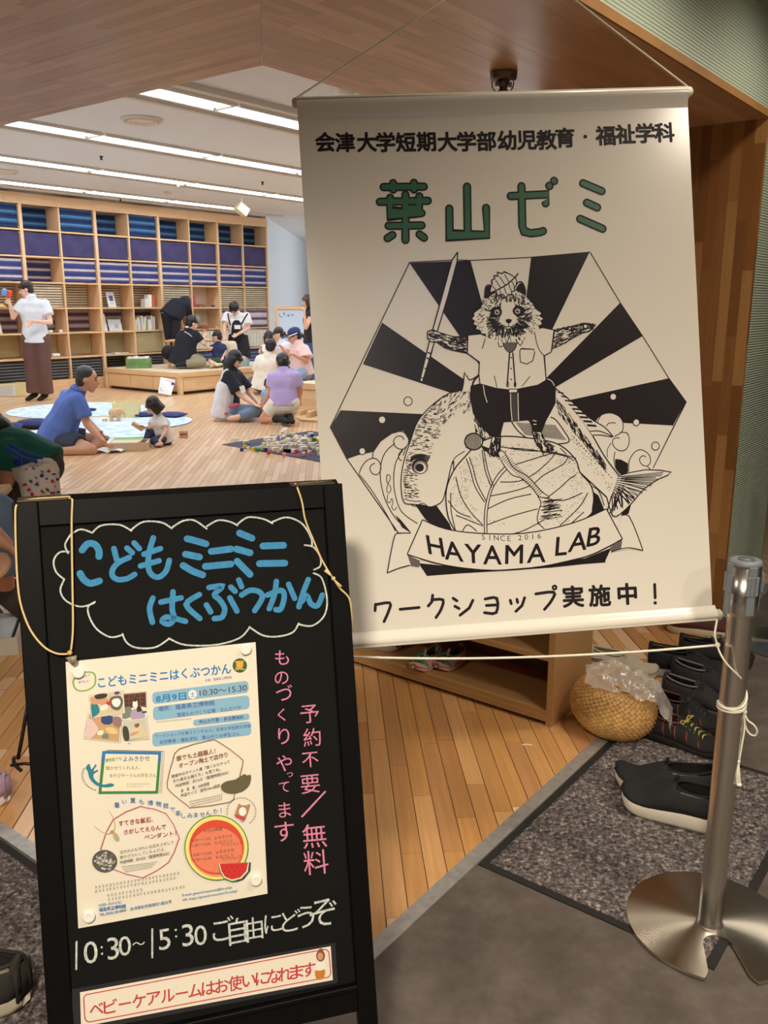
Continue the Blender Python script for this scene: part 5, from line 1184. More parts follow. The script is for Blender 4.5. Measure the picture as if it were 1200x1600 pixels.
cord('cord_tail', [kp, at(1163, 1140, 1.725), at(1159, 1165, 1.72), at(1155, 1190, 1.72), at(1154, 1200, 1.72)], .002)
mb = MB(); mb.smooth = True; mb.ell(at(1154, 1190, 1.72), (.004, .004, .004)); mb.build('knot', M_cord, LC)
for dx in (-2, 1, 4): cord('frayed_end', [at(1154, 1192, 1.72), at(1153 + dx * .6, 1210, 1.715), at(1153 + dx, 1226, 1.715)], .0018)
mb = MB(); mb.smooth = True; mb.ell(at(1155, 1226, 1.715), (.006, .005, .004)); mb.build('frayed_tuft', M_cord, LC)
# ================================================================ A-board
Op = Vector((-.4976, 1.266, .8577)); Xp = Vector((.95957, .28147, 0)); Yp = Vector((.06662, -.2271, -.97159)); Yp = (Yp - Xp * Yp.dot(Xp)).normalized()
ab = Print(Op, Xp, Yp, step=0.00004, z0=0.0)
def P2(x, y, z=0): return Op + Xp * x + Yp * y + ab.N * z
M_bk = mat('blackboard_frame', (7, 7, 8), 0.5, spec=.18, noise_s=30, noise_a=.15); M_bp = mat('blackboard_face', (14, 15, 14), 0.8, spec=.2, noise_s=4, noise_a=.12); M_brass = mat('aged_brass', (96, 84, 62), .5, .8)
AB = empty('a_board', P2(.2, .883), 'black easel chalkboard with blue and pink chalk writing and a pinned flyer', 'chalkboard')
def ybox(name, x0, x1, y0, y1, z0, z1, m, par=AB, bev=.0015):
    M = Matrix((Xp, Yp, ab.N)).transposed().to_4x4(); M.translation = Op
    if M.to_3x3().determinant() < 0: pass
    return MB().box((x0, y0, z0), (x1, y1, z1), M, bev).build(name, m, par)
XL, XR, YT, YB = -.062, .462, -.254, .878
ybox('stile', XL, XL + .037, YT, YB, -.022, .0, M_bk); ybox('stile', XR - .033, XR, YT, YB, -.022, .0, M_bk)
ybox('top_rail', XL + .037, XR - .033, YT, YT + .040, -.022, -.0002, M_bk); ybox('bottom_rail', XL + .037, XR - .033, .606, .645, -.022, -.0002, M_bk); ybox('ledge', XL + .037, XR - .033, .598, .606, -.022, .006, M_bk)
ybox('writing_panel', XL + .037, XR - .033, YT + .040, .598, -.016, -.0055, M_bp)
# rear leaf hinged at the top
Yr = Vector((-Yp.x * .9, -Yp.y * 1.2, Yp.z)).normalized(); Yr = (Yr - Xp * Yr.dot(Xp)).normalized(); Nr = Xp.cross(Yr); Nr = Nr if Nr.y > 0 else -Nr
Or = P2(0, YT, -.026) 
def rbox(name, x0, x1, y0, y1, z0, z1, m):
    M = Matrix((Xp, Yr, Nr)).transposed().to_4x4(); M.translation = Or; return MB().box((x0, y0, z0), (x1, y1, z1), M, .0015).build(name, m, AB)
LR = Or.z / -Yr.z - .002
rbox('rear_stile', XL, XL + .035, .0, LR, 0, .02, M_bk); rbox('rear_stile', XR - .035, XR, 0, LR, 0, .02, M_bk); rbox('rear_rail', XL + .035, XR - .035, 0, .045, 0, .02, M_bk); rbox('rear_rail', XL + .035, XR - .035, .86, .90, 0, .02, M_bk); rbox('rear_panel', XL + .035, XR - .035, .045, .86, .004, .014, M_bp)
for x in (XL + .006, .375):
    ybox('hinge', x, x + .075, YT - .003, YT + .002, -.030, -.003, M_brass)
    mb = MB(); mb.smooth = True; mb.tube([P2(x, YT - .004, -.024), P2(x + .075, YT - .004, -.024)], .0035, 10); mb.build('hinge_pin', M_brass, AB)
# stay hook at left
hk = lambda px, py, dz=-.03: (lambda r: CAM + r * (((Op + ab.N * dz) - CAM).dot(ab.N) / r.dot(ab.N)))(ray(px, py))
M_hk = mat('iron', (30, 24, 22), .5, .4)
mb = MB(); mb.smooth = True; mb.tube([hk(44, 1100), hk(40, 1120), hk(34, 1155), hk(28, 1186)], .0030, 8); mb.build('stay_rod', M_hk, AB)
mb = MB(); mb.smooth = True; mb.tube(spline([hk(28, 1184), hk(22, 1184), hk(22, 1192), hk(26, 1198), hk(34, 1205)], 5), .0028, 8); mb.build('stay_hook', M_hk, AB)
mb = MB(); mb.smooth = True; mb.tube([hk(50, 1194, -.015), hk(38, 1193), hk(16, 1196)], .0026, 8); mb.build('stay_eye', M_hk, AB)
# chalk drawing on the panel (recessed plane)
ch = Print(Op - ab.N * .0055, Xp, Yp, step=.00005, z0=.0003)
C_w = mat('chalk_white', (196, 202, 196), .95, noise_s=260, noise_a=.3); C_b = mat('chalk_blue', (62, 138, 184), .9, noise_s=120, noise_a=.12); C_p = mat('chalk_pink', (214, 130, 160), .95, noise_s=260, noise_a=.25)
ch.tr(0, 750, 2.143)
for pts in ([(240, 180), (270, 165), (305, 175)], [(308, 177), (340, 152), (400, 150), (440, 170)], [(440, 166), (480, 140), (540, 142), (575, 162)], [(575, 160), (610, 138), (650, 135), (692, 163)], [(692, 155), (730, 135), (770, 140), (795, 152)], [(795, 148), (830, 125), (880, 130), (912, 145)], [(912, 140), (960, 125), (1010, 145), (1040, 190), (1045, 218)], [(1020, 218), (1050, 225), (1072, 258), (1072, 288), (1052, 300)], [(1050, 312), (1078, 330), (1095, 400), (1085, 455), (1045, 488), (1000, 483)], [(1000, 480), (980, 510), (930, 524), (880, 520), (835, 492)], [(835, 495), (800, 530), (720, 552), (620, 552), (565, 530)], [(565, 532), (520, 560), (460, 562), (425, 545), (410, 515)], [(412, 518), (370, 526), (325, 500), (300, 460), (295, 425), (318, 408)], [(315, 412), (270, 424), (222, 405), (202, 370), (215, 333)], [(215, 332), (188, 308), (180, 270), (200, 242), (230, 240)], [(228, 245), (218, 215), (240, 178)]):
    ch.stroke(pts, 2.6, C_w, sm=5)
ch.build('cloud_outline', AB); ch.tr(90, 830, 2.727)
for w, grp in ((10.5, ([(105, 80), (128, 54), (158, 56), (176, 82), (176, 108)], [(96, 180), (112, 206), (140, 222), (178, 212)], [(552, 32), (585, 40), (632, 54)], [(545, 98), (604, 110)], [(535, 146), (575, 170), (618, 186)], [(655, 86), (738, 76)], [(630, 150), (738, 140)], [(775, 8), (828, 30)], [(762, 76), (820, 92)], [(765, 128), (820, 184)], [(875, 63), (963, 60)], [(860, 138), (968, 136)])),
               (8.6, ([(240, 74), (252, 122)], [(305, 112), (262, 132), (236, 160), (234, 190), (258, 206), (296, 202), (328, 184)], [(296, 72), (318, 92)], [(326, 50), (348, 74)], [(408, 28), (390, 90), (386, 150), (400, 184), (430, 196), (462, 170), (476, 124)], [(368, 98), (438, 74)], [(354, 148), (432, 126)],
                      [(406, 285), (392, 330), (404, 388)], [(440, 302), (526, 284)], [(492, 258), (488, 330), (496, 372), (474, 396), (446, 384), (462, 366), (500, 372), (545, 384)], [(604, 270), (548, 312), (606, 372)], [(645, 240), (702, 234), (668, 270), (690, 292), (712, 330), (700, 366), (668, 372)], [(634, 314), (652, 344)], [(734, 284), (764, 340)], [(738, 238), (756, 256)], [(772, 208), (784, 236)],
                      [(784, 272), (820, 252), (858, 258), (872, 284), (840, 338)], [(894, 272), (950, 252), (966, 276), (952, 330), (930, 334)], [(932, 214), (924, 270), (902, 330)], [(984, 226), (1010, 286)], [(1068, 206), (1046, 262), (1028, 322)], [(1040, 300), (1062, 276), (1080, 310), (1108, 316), (1128, 272)]))):
    for pts in grp: ch.stroke(pts, w, C_b, sm=4 if len(pts) > 2 else 0)
ch.build('blue_writing', AB); ch.tr(400, 1000, 3.636); ch.up()
for c, x, y, s_ in (('も', 147, 100, 100), ('の', 145, 215, 96), ('づ', 160, 300, 105), ('く', 145, 425, 82), ('り', 158, 545, 110), ('や', 160, 700, 105), ('っ', 192, 765, 50), ('て', 160, 835, 75), ('ま', 163, 965, 100), ('す', 162, 1088, 130), ('予', 305, 420, 118), ('約', 318, 552, 112), ('不', 308, 680, 100), ('要', 308, 818, 120), ('無', 332, 1112, 148), ('料', 340, 1262, 150)):
    ch.char(c, (x, y), s_, C_p, off=-.002, slope=-.1, lean=-.08)
ch.stroke([(392, 862), (262, 1002)], 3, C_p)
ch.build('pink_writing', AB); ch.tr(80, 1340, 2.4); ch.up()
ch.stroke([(95, 315), (94, 418)], 2.8, C_w); ch.stroke([(379, 268), (379, 374)], 2.8, C_w)
for c, x, y, s_ in (('0', 148, 355, 118), (':', 190, 348, 70), ('3', 232, 340, 118), ('0', 276, 331, 104), ('〜', 328, 322, 52), ('5', 425, 306, 112), (':', 468, 283, 70), ('3', 512, 290, 118), ('0', 560, 291, 106), ('ご', 645, 266, 100), ('自', 702, 275, 108), ('由', 758, 266, 92), ('に', 832, 246, 86), ('ど', 900, 236, 92), ('う', 955, 222, 98), ('ぞ', 1020, 206, 122)):
    ch.char(c, (x, y), s_, C_w, off=-.004 if c in '0:35' else -.002, slope=-.18, lean=-.06)
ch.build('white_writing', AB)
def greek(P, p0, p1, h, m, seed=1):
    r = random.Random(seed); L = math.hypot(p1[0] - p0[0], p1[1] - p0[1]); n = max(2, int(L / (h * .95)))
    for k in range(n):
        t = (k + .5) / n; x = p0[0] + (p1[0] - p0[0]) * t; y = p0[1] + (p1[1] - p0[1]) * t - h * .38; w = h * .34; sl = (p1[1] - p0[1]) / L
        for q in range(3):
            yy = y + (q - 1) * h * .27; a = r.uniform(.5, 1); P.stroke([(x - w * a, yy + sl * -w), (x + w * a, yy + sl * w)], .34, m, rnd=False)
        xx = x + r.uniform(-.5, .5) * w; P.stroke([(xx, y - h * .36), (xx - h * .02, y + h * .36)], .34, m, rnd=False)
# ---- flyer pinned on the board
fz = -.0055
FL = empty('flyer', P2(.145, .417, fz), 'white printed event flyer held by round magnets on the chalkboard', 'flyer')
fp = Print(Op + ab.N * (fz + .0008), Xp, Yp, step=.00003, z0=.0001)
M_fl = mat('flyer_paper', (232, 226, 208), .5)
cn = [fp.pl(q) for q in ((102.4, 1034.4), (399.4, 1003.3), (418, 1396.3), (122.3, 1450.7))]
mb = MB(); mb.add([P2(c.x, c.y, fz + .0008) for c in cn] + [P2(c.x, c.y, fz + .0004) for c in cn], [(0, 3, 2, 1), (4, 5, 6, 7), (0, 1, 5, 4), (1, 2, 6, 5), (2, 3, 7, 6), (3, 0, 4, 7)]); mb.build('paper', M_fl, FL)
def pm(n, c): return mat('print_' + n, c, .6)
BL = pm('blue', (34, 120, 184)); DB = pm('deepblue', (52, 72, 150)); PB = pm('paleblue', (136, 182, 208)); DK = pm('dark', (74, 68, 66)); GYt = pm('grey', (128, 122, 116)); BRN = pm('brown', (140, 92, 62)); DR = pm('darkred', (164, 42, 62)); PK = pm('rose', (186, 86, 116)); GN = pm('green', (60, 130, 72)); TEAL = pm('teal', (34, 128, 144)); LG = pm('lime', (140, 172, 76)); CR = pm('cream', (236, 228, 200)); WH = pm('white', (240, 238, 230))
sk = pm('skin', (206, 156, 120)); dkh = pm('hairdark', (60, 46, 40)); nav = pm('navy', (44, 72, 120)); tan = pm('tan', (196, 162, 112)); sage = pm('sage', (120, 134, 112)); red = pm('red', (206, 48, 44)); wm = pm('melon', (230, 130, 96)); rind = pm('rind', (234, 226, 130))
fp.tr(90, 1000, 3.636)
fp.text('こどもミニミニはくぶつかん', (232, 268), (985, 186), 66, BL, off=.028, upv=(-.05, -1))
fp.ring((1035, 145), 1, 1, 1, BRN); fp.ellipse((1035, 145), 41, 41, pm('leafgreen', (44, 98, 54)), 24); fp.up(); fp.char('夏', (1035, 145), 56, pm('orange', (226, 168, 64)), off=.03)
fp.text('主催：福島県立博物館', (838, 236), (990, 218), 17, DB)
fp.stroke([(95, 220), (120, 190), (175, 182), (210, 195), (212, 250), (180, 280), (130, 290), (100, 275), (88, 240)], 2.4, LG, sm=4, closed=True); fp.text('ふくしまで', (108, 222), (186, 206), 19, DB); fp.text('まなぶ', (120, 246), (180, 238), 18, DB)
def pill(x0, y0, x1, y1, h, m, rr=22):
    fp.up(); pts = []; 
    for (cx, cy, a) in ((x1 - rr, y1 + rr, -90), (x1 - rr, y1 + h - rr, 0), (x0 + rr, y0 + h - rr, 90), (x0 + rr, y0 + rr, 180)):
        for k in range(6): an = R_(a + 18 * k); pts.append((cx + rr * math.cos(an), cy + rr * math.sin(an)))
    fp.fill(pts, m, up=False)
pill(538, 295, 1085, 233, 68, PB); pill(542, 378, 1090, 315, 78, PB); pill(770, 452, 1090, 418, 36, PB, 14); pill(538, 525, 1100, 462, 80, PB)
fp.text('8月9日', (560, 352), (730, 334), 46, BL, off=.03); fp.ellipse((767, 308), 24, 25, WH, 20); fp.up(); fp.char('土', (767, 308), 30, DB, off=.01); fp.text('10:30〜15:30', (808, 318), (1075, 286), 46, DK, off=.008)
fp.text('場所：福島県立博物館', (572, 404), (892, 368), 31, DB, off=.008); fp.text('雪国ものづくり広場　なんだべや', (680, 436), (1042, 392), 26, DB, off=.006)
fp.text('申込み不要・参加費無料', (805, 474), (1058, 446), 24, DB, off=.014); fp.text('ワークショップを教えてくれる人：会津大学短期大学部', (552, 556), (1096, 496), 22, DB, off=.003); fp.text('幼児教育・福祉学科　葉山ゼミの学生さん', (580, 590), (1035, 540), 24, DB, off=.006)
greek(fp, (562, 470), (760, 450), 10, GYt) 
# four photographs
fp.T = (0, 0, 1); fp.tr(130, 1060, 9.23)
def photo(q, patches, frame=WH):
    cx = sum(p[0] for p in q) / 4; cy = sum(p[1] for p in q) / 4
    fp.fill([(cx + (p[0] - cx) * 1.07, cy + (p[1] - cy) * 1.07) for p in q], GYt); fp.fill([(cx + (p[0] - cx) * 1.05, cy + (p[1] - cy) * 1.05) for p in q], frame)
    def uv(u, v): a = (q[0][0] + (q[1][0] - q[0][0]) * u, q[0][1] + (q[1][1] - q[0][1]) * u); b = (q[3][0] + (q[2][0] - q[3][0]) * u, q[3][1] + (q[2][1] - q[3][1]) * u); return (a[0] + (b[0] - a[0]) * v, a[1] + (b[1] - a[1]) * v)
    for pts, m, sm in patches: fp.fill([uv(*p) for p in pts], m, sm)
full = [(0, 0), (1, 0), (1, 1), (0, 1)]
photo([(570, 225), (905, 195), (918, 560), (575, 600)], [(full, pm('shelfbrown', (120, 78, 52)), 0)] + [([(x, y), (x + .2, y - .01), (x + .2, y + .13), (x, y + .13)], pm('shelfdark', (78, 50, 40)), 0) for x in (.05, .28, .52, .76) for y in (.06, .22, .38)] + [([(.0, .68), (.5, .55), (1, .62), (1, 1), (0, 1)], CR, 2), ([(.0, .6), (.25, .5), (.4, .7), (.35, .9), (0, .95)], sage, 3), ([(.35, .7), (.55, .62), (.85, .7), (.9, 1), (.35, 1)], pm('lilac', (176, 158, 184)), 3), ([(.6, .55), (.75, .55), (.8, .72), (.6, .74)], dkh, 3), ([(.45, .3), (.6, .3), (.62, .55), (.42, .52)], WH, 3), ([(.47, .2), (.57, .2), (.58, .32), (.47, .33)], dkh, 3), ([(.8, .74), (1, .74), (1, .82), (.8, .82)], nav, 0)])
photo([(88, 515), (545, 560), (520, 915), (20, 860)], [(full, tan, 0), ([(0, .2), (.2, .3), (.35, .55), (.2, .95), (0, .9)], pm('palepink', (222, 196, 190)), 3), ([(.35, .0), (.75, .0), (.72, .3), (.5, .35), (.38, .2)], nav, 3), ([(.05, 0), (.35, 0), (.4, .3), (.45, .5), (.3, .45), (.15, .2)], sk, 3), ([(.75, .02), (1, .02), (1, .4), (.8, .35)], pm('dustyrose', (150, 118, 110)), 3), ([(.55, .5), (.8, .45), (.95, .65), (.7, .7)], pm('sand', (222, 198, 140)), 3), ([(.5, .75), (.65, .72), (.68, .9), (.5, .92)], sage, 3), ([(.35, .65), (.5, .6), (.5, .78), (.36, .8)], CR, 3)])
photo([(100, 250), (565, 180), (590, 490), (130, 560)], [(full, pm('desk', (214, 196, 160)), 0), ([(.0, .35), (.18, .4), (.25, .8), (.05, 1), (0, 1)], TEAL, 3), ([(0, .1), (.35, .1), (.55, .3), (.6, .5), (.35, .7), (.3, .45), (.05, .4)], sk, 3), ([(.15, 0), (.5, 0), (.48, .18), (.2, .2)], dkh, 3), ([(.6, .25), (.9, .2), (1, .5), (.85, .85), (.62, .7)], pm('plate', (96, 100, 96)), 4), ([(.66, .35), (.85, .3), (.92, .5), (.82, .7), (.68, .6)], WH, 4), ([(.48, .4), (.6, .4), (.6, .55), (.5, .56)], red, 3), ([(.3, .55), (.5, .5), (.5, .7), (.3, .75)], WH, 3), ([(.75, 0), (.9, 0), (.9, .1), (.78, .12)], DB, 3)])
photo([(562, 625), (910, 570), (935, 830), (590, 885)], [(full, pm('wallgrey', (200, 198, 180)), 0), ([(0, .3), (.2, .35), (.22, 1), (0, 1)], pm('darkgreen', (62, 66, 50)), 3), ([(.45, .35), (.75, .3), (.9, .6), (.9, 1), (.35, 1), (.3, .65)], pm('ecru', (214, 202, 166)), 3), ([(.5, .25), (.68, .22), (.66, .4), (.52, .42)], pm('brownhair', (140, 84, 58)), 3), ([(.3, .7), (.6, .65), (.6, .75), (.32, .85)], sk, 3)])
greek(fp, (640, 905), (960, 878), 24, GYt); greek(fp, (640, 945), (690, 940), 24, GYt)
# reading box, pottery octagon
fp.tr(90, 1000, 3.636)
for k in (2, 1): fp.stroke([(262 + 10 * k, 630 - 3 * k), (586 + 10 * k, 636 - 3 * k), (570 + 10 * k, 868)], .5, GYt, up=True)
fp.fill([(255, 630), (588, 636), (570, 870), (232, 872)], GN); fp.fill([(255, 630), (588, 636), (585, 690), (248, 690)], BL); fp.fill([(272, 645), (572, 650), (556, 856), (250, 858)], CR, 0)
fp.text('博物館でも', (270, 694), (366, 680), 24, GN, off=.012); fp.text('よみきかせ', (374, 688), (524, 684), 34, DB, off=.012); fp.text('聞かせてくれる人：', (276, 736), (470, 732), 24, DK); fp.text('あそびサークルの学生さん', (296, 778), (560, 776), 24, DK)
for i in range(2): greek(fp, (392, 822 + 14 * i), (525 - 40 * i, 820 + 14 * i), 11, GYt, i)
fp.fill([(160, 725), (180, 700), (192, 735), (215, 705), (220, 712), (200, 745), (228, 735), (226, 745), (205, 757), (204, 780), (225, 805), (262, 820), (300, 812), (322, 820), (310, 832), (262, 836), (215, 820), (182, 785), (172, 745)], TEAL, 2)
fp.up()
for k in range(14): an = R_(155 + k * 7.5); q_ = (245 + 104 * math.cos(an), 765 - 88 * math.sin(an)); greek(fp, (q_[0] - 5, q_[1] + 4), (q_[0] + 5, q_[1] + 4), 9, GYt, k)
fp.stroke([(690, 618), (860, 570), (910, 575), (1035, 665), (1050, 710), (1005, 870), (975, 920), (770, 950), (740, 940), (640, 860), (622, 810), (655, 680)], 1.3, BRN, sm=2, closed=True)
fp.text('誰でも土器職人！', (676, 684), (895, 640), 32, BRN, off=.016); fp.text('オープン陶土で皿作り', (690, 724), (965, 660), 31, BRN, off=.016)
for i, (tx, a, b) in enumerate((('開催中のポイント展「焼くからやって', 648, 978), ('きた縄文土器たち」も見てね。', 656, 925), ('作成時間：約15分（整理時間30分）', 668, 972), ('各　募　集：20名程度', 700, 862), ('作品サイズ：直径10cm程度', 700, 922))): fp.text(tx, (a, 782 + i * 27), (b, 782 + i * 27 - (b - a) * .26), 21, DK)
for i in range(3): greek(fp, (745 + 6 * i, 922 + 13 * i), (935, 880 + 13 * i), 11, GYt, i)
fp.fill([(928, 822), (960, 800), (1010, 790), (1058, 760), (1075, 768), (1098, 766), (1090, 820), (1050, 858), (990, 872), (945, 862), (930, 845)], pm('shard', (98, 92, 64)), 2)
# lower half
fp.tr(110, 1200, 3.75); fp.up()
arc = '暑い夏も博物館で楽しみませんか！'; apts = [(272, 215), (316, 195), (366, 188), (416, 195), (468, 202), (516, 208), (558, 218), (598, 242), (630, 262), (662, 276), (700, 276), (735, 272), (772, 270), (808, 262), (850, 250), (882, 246)]
for c, q in zip(arc, apts): fp.char(c, q, 34, pm('skyblue', (74, 124, 184)), off=.004, slope=0)
fp.stroke([(395, 228), (430, 228), (560, 265), (632, 395), (628, 430), (575, 550), (440, 632), (400, 635), (250, 590), (185, 485), (185, 450), (250, 300)], 1.4, PK, sm=2, closed=True)
fp.text('すてきな鉱石、', (284, 336), (485, 310), 34, DR, off=.014); fp.text('さがしてえらんで', (314, 386), (560, 352), 32, DR, off=.014); fp.text('ペンダント！', (434, 416), (620, 390), 32, DR, off=.014)
for i, (tx, a, b) in enumerate((('古代の人もきれいな石をさがして', 290, 606), ('首かざりにしていたんだよ。', 290, 556), ('作成時間：約15分（整理時間20分）', 290, 582))): fp.text(tx, (a, 500 + i * 30), (b, 500 + i * 30 - (b - a) * .19), 22, GYt if i < 2 else DK)
for i in range(3): greek(fp, (300 + 9 * i, 582 + 14 * i), (510 - 14 * i, 552 + 14 * i), 12, GYt, i)
fp.stroke([(225, 248), (250, 290), (262, 340), (250, 370)], 1, tan, sm=3); fp.stroke([(140, 338), (180, 370), (215, 385), (240, 375)], 1, tan, sm=3); fp.ellipse((245, 372), 13, 11, pm('gold', (190, 150, 80)), 10); fp.ellipse((268, 402), 15, 27, pm('crystal', (178, 168, 140)), 12, rot=-.4)
fp.ellipse((201, 543), 73, 66, pm('pebbledark', (86, 84, 78)), 28); fp.up(); rq = random.Random(9)
for k in range(46):
    an = rq.uniform(0, 6.28); r0 = rq.random() ** .5 * .84; fp.ellipse((201 + 70 * r0 * math.cos(an), 543 + 63 * r0 * math.sin(an)), rq.uniform(6, 12), rq.uniform(5, 9), [pm('peb1', (168, 170, 168)), pm('peb2', (196, 200, 204)), pm('peb3', (160, 140, 92)), pm('peb4', (120, 118, 108))][k % 4], 7, rot=rq.random() * 3, up=(k % 6 == 0))
# watermelon timetable
fp.ellipse((855, 465), 188, 192, pm('rindgreen', (70, 130, 66)), 40); fp.ellipse((855, 465), 182, 186, rind, 40); fp.ellipse((856, 468), 162, 168, pm('rindpink', (236, 150, 110)), 36); fp.ellipse((856, 462), 160, 160, pm('melonred', (214, 76, 52)), 36); fp.ellipse((856, 478), 150, 132, wm, 36)
fp.text('今日の時程', (778, 378), (890, 362), 26, DK, off=.01)
for i, (tx, a, b, y) in enumerate((('10:30〜11:00　よみきかせ', 705, 948, 432), ('11:00〜13:00　ものづくり', 705, 948, 462), ('ワークショップ', 882, 1005, 458), ('13:00〜13:30　よみきかせ', 710, 960, 516), ('13:30〜15:30　ものづくり', 710, 955, 546), ('ワークショップ', 885, 1000, 540))): fp.text(tx, (a, y), (b, y - (b - a) * .12), 24, DK)
fp.fill([(865, 556), (1055, 550), (1050, 600), (1010, 652), (950, 668), (900, 650), (872, 605)], pm('rindgreen', (70, 130, 66))); fp.fill([(1020, 552), (1056, 550), (1052, 600), (1014, 650), (970, 665)], pm('rinddark', (40, 66, 56)), up=False); fp.fill([(868, 556), (1046, 552), (1038, 604), (1000, 645), (945, 658), (900, 640), (878, 600)], CR); fp.fill([(874, 557), (1040, 552), (1030, 600), (995, 638), (945, 650), (905, 634), (884, 600)], red); fp.up()
for x, y in ((915, 578), (945, 575), (975, 576), (1005, 572), (900, 600), (930, 606), (960, 604), (990, 598), (920, 628), (955, 628), (985, 620)): fp.ellipse((x, y), 2.6, 4.5, dkh, 7, up=False)
# small dog cut-out on the flyer is a plain figure with a scarf
fp.fill([(960, 275), (975, 235), (985, 205), (1000, 215), (1030, 215), (1050, 208), (1046, 235), (1030, 280), (1008, 315), (975, 280)], pm('fawn', (176, 134, 100)), 2); fp.ellipse((1008, 252), 22, 26, WH, 14); fp.fill([(968, 270), (1022, 285), (1020, 300), (990, 296), (964, 284)], pm('scarf', (196, 70, 92)), 2); fp.up()
for k in range(24): an = R_(190 - k * 10.5); q_ = (1000 + 84 * math.cos(an), 252 - 82 * math.sin(an)); greek(fp, (q_[0] - 5, q_[1] + 4), (q_[0] + 5, q_[1] + 4), 9, GYt, k)
for i, (a, b) in enumerate(((140, 640), (140, 620), (212, 425), (215, 675))): greek(fp, (a, 704 + i * 24), (b, 704 + i * 24 - (b - a) * .17), 22, GYt, i)
fp.text('［お問い合わせ先］', (165, 808), (298, 788), 19, BL); fp.text('福島県立博物館', (168, 836), (325, 812), 24, BL, off=.02); fp.text('TEL.0242-28-6000　会津若松市城東町1番25号', (170, 864), (592, 786), 22, BL, off=.006); fp.text('E-mail: general-museum@fcs.ed.jp', (656, 748), (945, 700), 20, BL); fp.text('HP: https://general-museum.fcs.ed.jp/', (658, 776), (980, 720), 20, BL)
fp.build('printing', FL)
M_mag = mat('magnet_white', (240, 238, 228), .3)
for i, ((x, y), l) in enumerate((((122.5, 1050), 'upper left'), ((383.5, 1014), 'upper right'), ((139, 1431), 'lower left'), ((399.5, 1374), 'lower right'))):
    c = fp.pl.__func__(fp, (0, 0)) if False else None
    fp.T = (0, 0, 1); c = fp.pl((x, y)); M = Matrix((Xp, -Yp, ab.N)).transposed().to_4x4(); M.translation = P2(c.x, c.y, fz + .0009)
    mb = MB(); mb.smooth = True; mb.lathe([(.0088, 0), (.0094, .0012), (.0094, .005), (.0082, .0068), (.006, .0066), (.001, .0062)], 28, M); mb.build('magnet', M_mag, label='round white magnet at the %s corner of the flyer' % l, cat='magnet', group='white magnets')
# ---- sign strip in its holder
SG = empty('notice_sign', P2(.19, .6, -.005), 'white strip sign with red Japanese lettering in a holder low on the chalkboard', 'sign')
sp_ = Print(Op - ab.N * .0035, Xp, Yp, step=.00005, z0=.0002); sp_.tr(80, 1340, 2.4)
hc_ = [sp_.pl(q) for q in ((78, 495), (1065, 320), (1075, 470), (80, 660))]
mb = MB(); mb.add([P2(c.x, c.y, -.0036) for c in hc_] + [P2(c.x, c.y, -.0054) for c in hc_], [(0, 3, 2, 1), (4, 5, 6, 7), (0, 1, 5, 4), (1, 2, 6, 5), (2, 3, 7, 6), (3, 0, 4, 7)]); mb.build('holder', mat('holder_dark', (44, 44, 46), .3), SG)
sp_.fill([(108, 505), (1048, 332), (1056, 459), (112, 634)], mat('sign_paper', (238, 230, 212), .5))
RD = mat('sign_red', (196, 62, 66), .6)
rr_ = []
for (cx, cy, a) in ((1024, 362, -90), (1030, 432, 0), (144, 598, 90), (140, 530, 180)):
    for k in range(5): an = R_(a + 22.5 * k); rr_.append((cx + 18 * math.cos(an), cy + 18 * math.sin(an) - .0))
sp_.stroke(rr_, 1.7, RD, closed=True, up=True)
for i, (c, x) in enumerate(zip('ベビーケアルームはお使いになれます', (170, 222, 276, 330, 384, 438, 490, 540, 590, 640, 690, 742, 792, 836, 876, 920, 966))):
    sp_.char(c, (x, 567 - (x - 170) * .185), 60 if c != 'ー' else 56, RD, off=.014, slope=-.18, w=50 if c != 'ー' else None, lean=-.03)
sp_.fill([(990, 420), (1025, 412), (1024, 448), (1008, 458), (993, 452)], pm('aproncolor', (206, 126, 50)), 2); sp_.fill([(996, 392), (1020, 388), (1026, 418), (990, 422)], WH, 2); sp_.ellipse((1010, 368), 17, 22, pm('brownhair', (140, 84, 58)), 16); sp_.ellipse((1009, 370), 11, 14, sk, 14); sp_.ellipse((1012, 347), 9, 7, pm('brownhair', (140, 84, 58)), 10)
sp_.build('printing', SG)
mb = MB(); mb.box((0, 0, 0), (.0, 0, 0)) if False else None
# ---- stone pendant on a cord over the left of the board, plain cord at the right
M_hemp = mat('hemp_cord', (224, 196, 140), .85)
b3 = lambda px, py, dz=.004: hk(px, py, dz)
PD = empty('stone_pendant', b3(112, 1030), 'small grey stone pendant on a cream cord looped over the left of the chalkboard', 'pendant')
mb = MB(); mb.smooth = True; mb.tube(spline([b3(108, 779, -.02), b3(112, 780, -.006), b3(113, 785, .004), b3(112, 820, .004), b3(113, 900, .004), b3(114, 980, .004), b3(111, 1016, .004)], 8), .0016, 8); mb.build('cord', M_hemp, PD)
mb = MB(); mb.smooth = True; mb.tube(spline([b3(28, 786, -.02), b3(27, 788, -.004), b3(24, 800, .004), b3(25, 860, .004), b3(28, 915, .004), b3(34, 950, .004), b3(48, 985, .004), b3(68, 1010, .004), b3(88, 1021, .004), b3(107, 1022, .004)], 8), .0016, 8); mb.build('cord', M_hemp, PD)
mb = MB(); mb.smooth = True; mb.tube([b3(30, 783, -.02), b3(60, 779, -.018), b3(110, 776, -.018)], .0014, 6); mb.build('cord', M_hemp, PD)
mb = MB(); mb.smooth = True; mb.ell(b3(109, 1020, .005), (.004, .004, .004)); mb.build('bead', mat('bead_tan', (214, 170, 100), .4), PD)
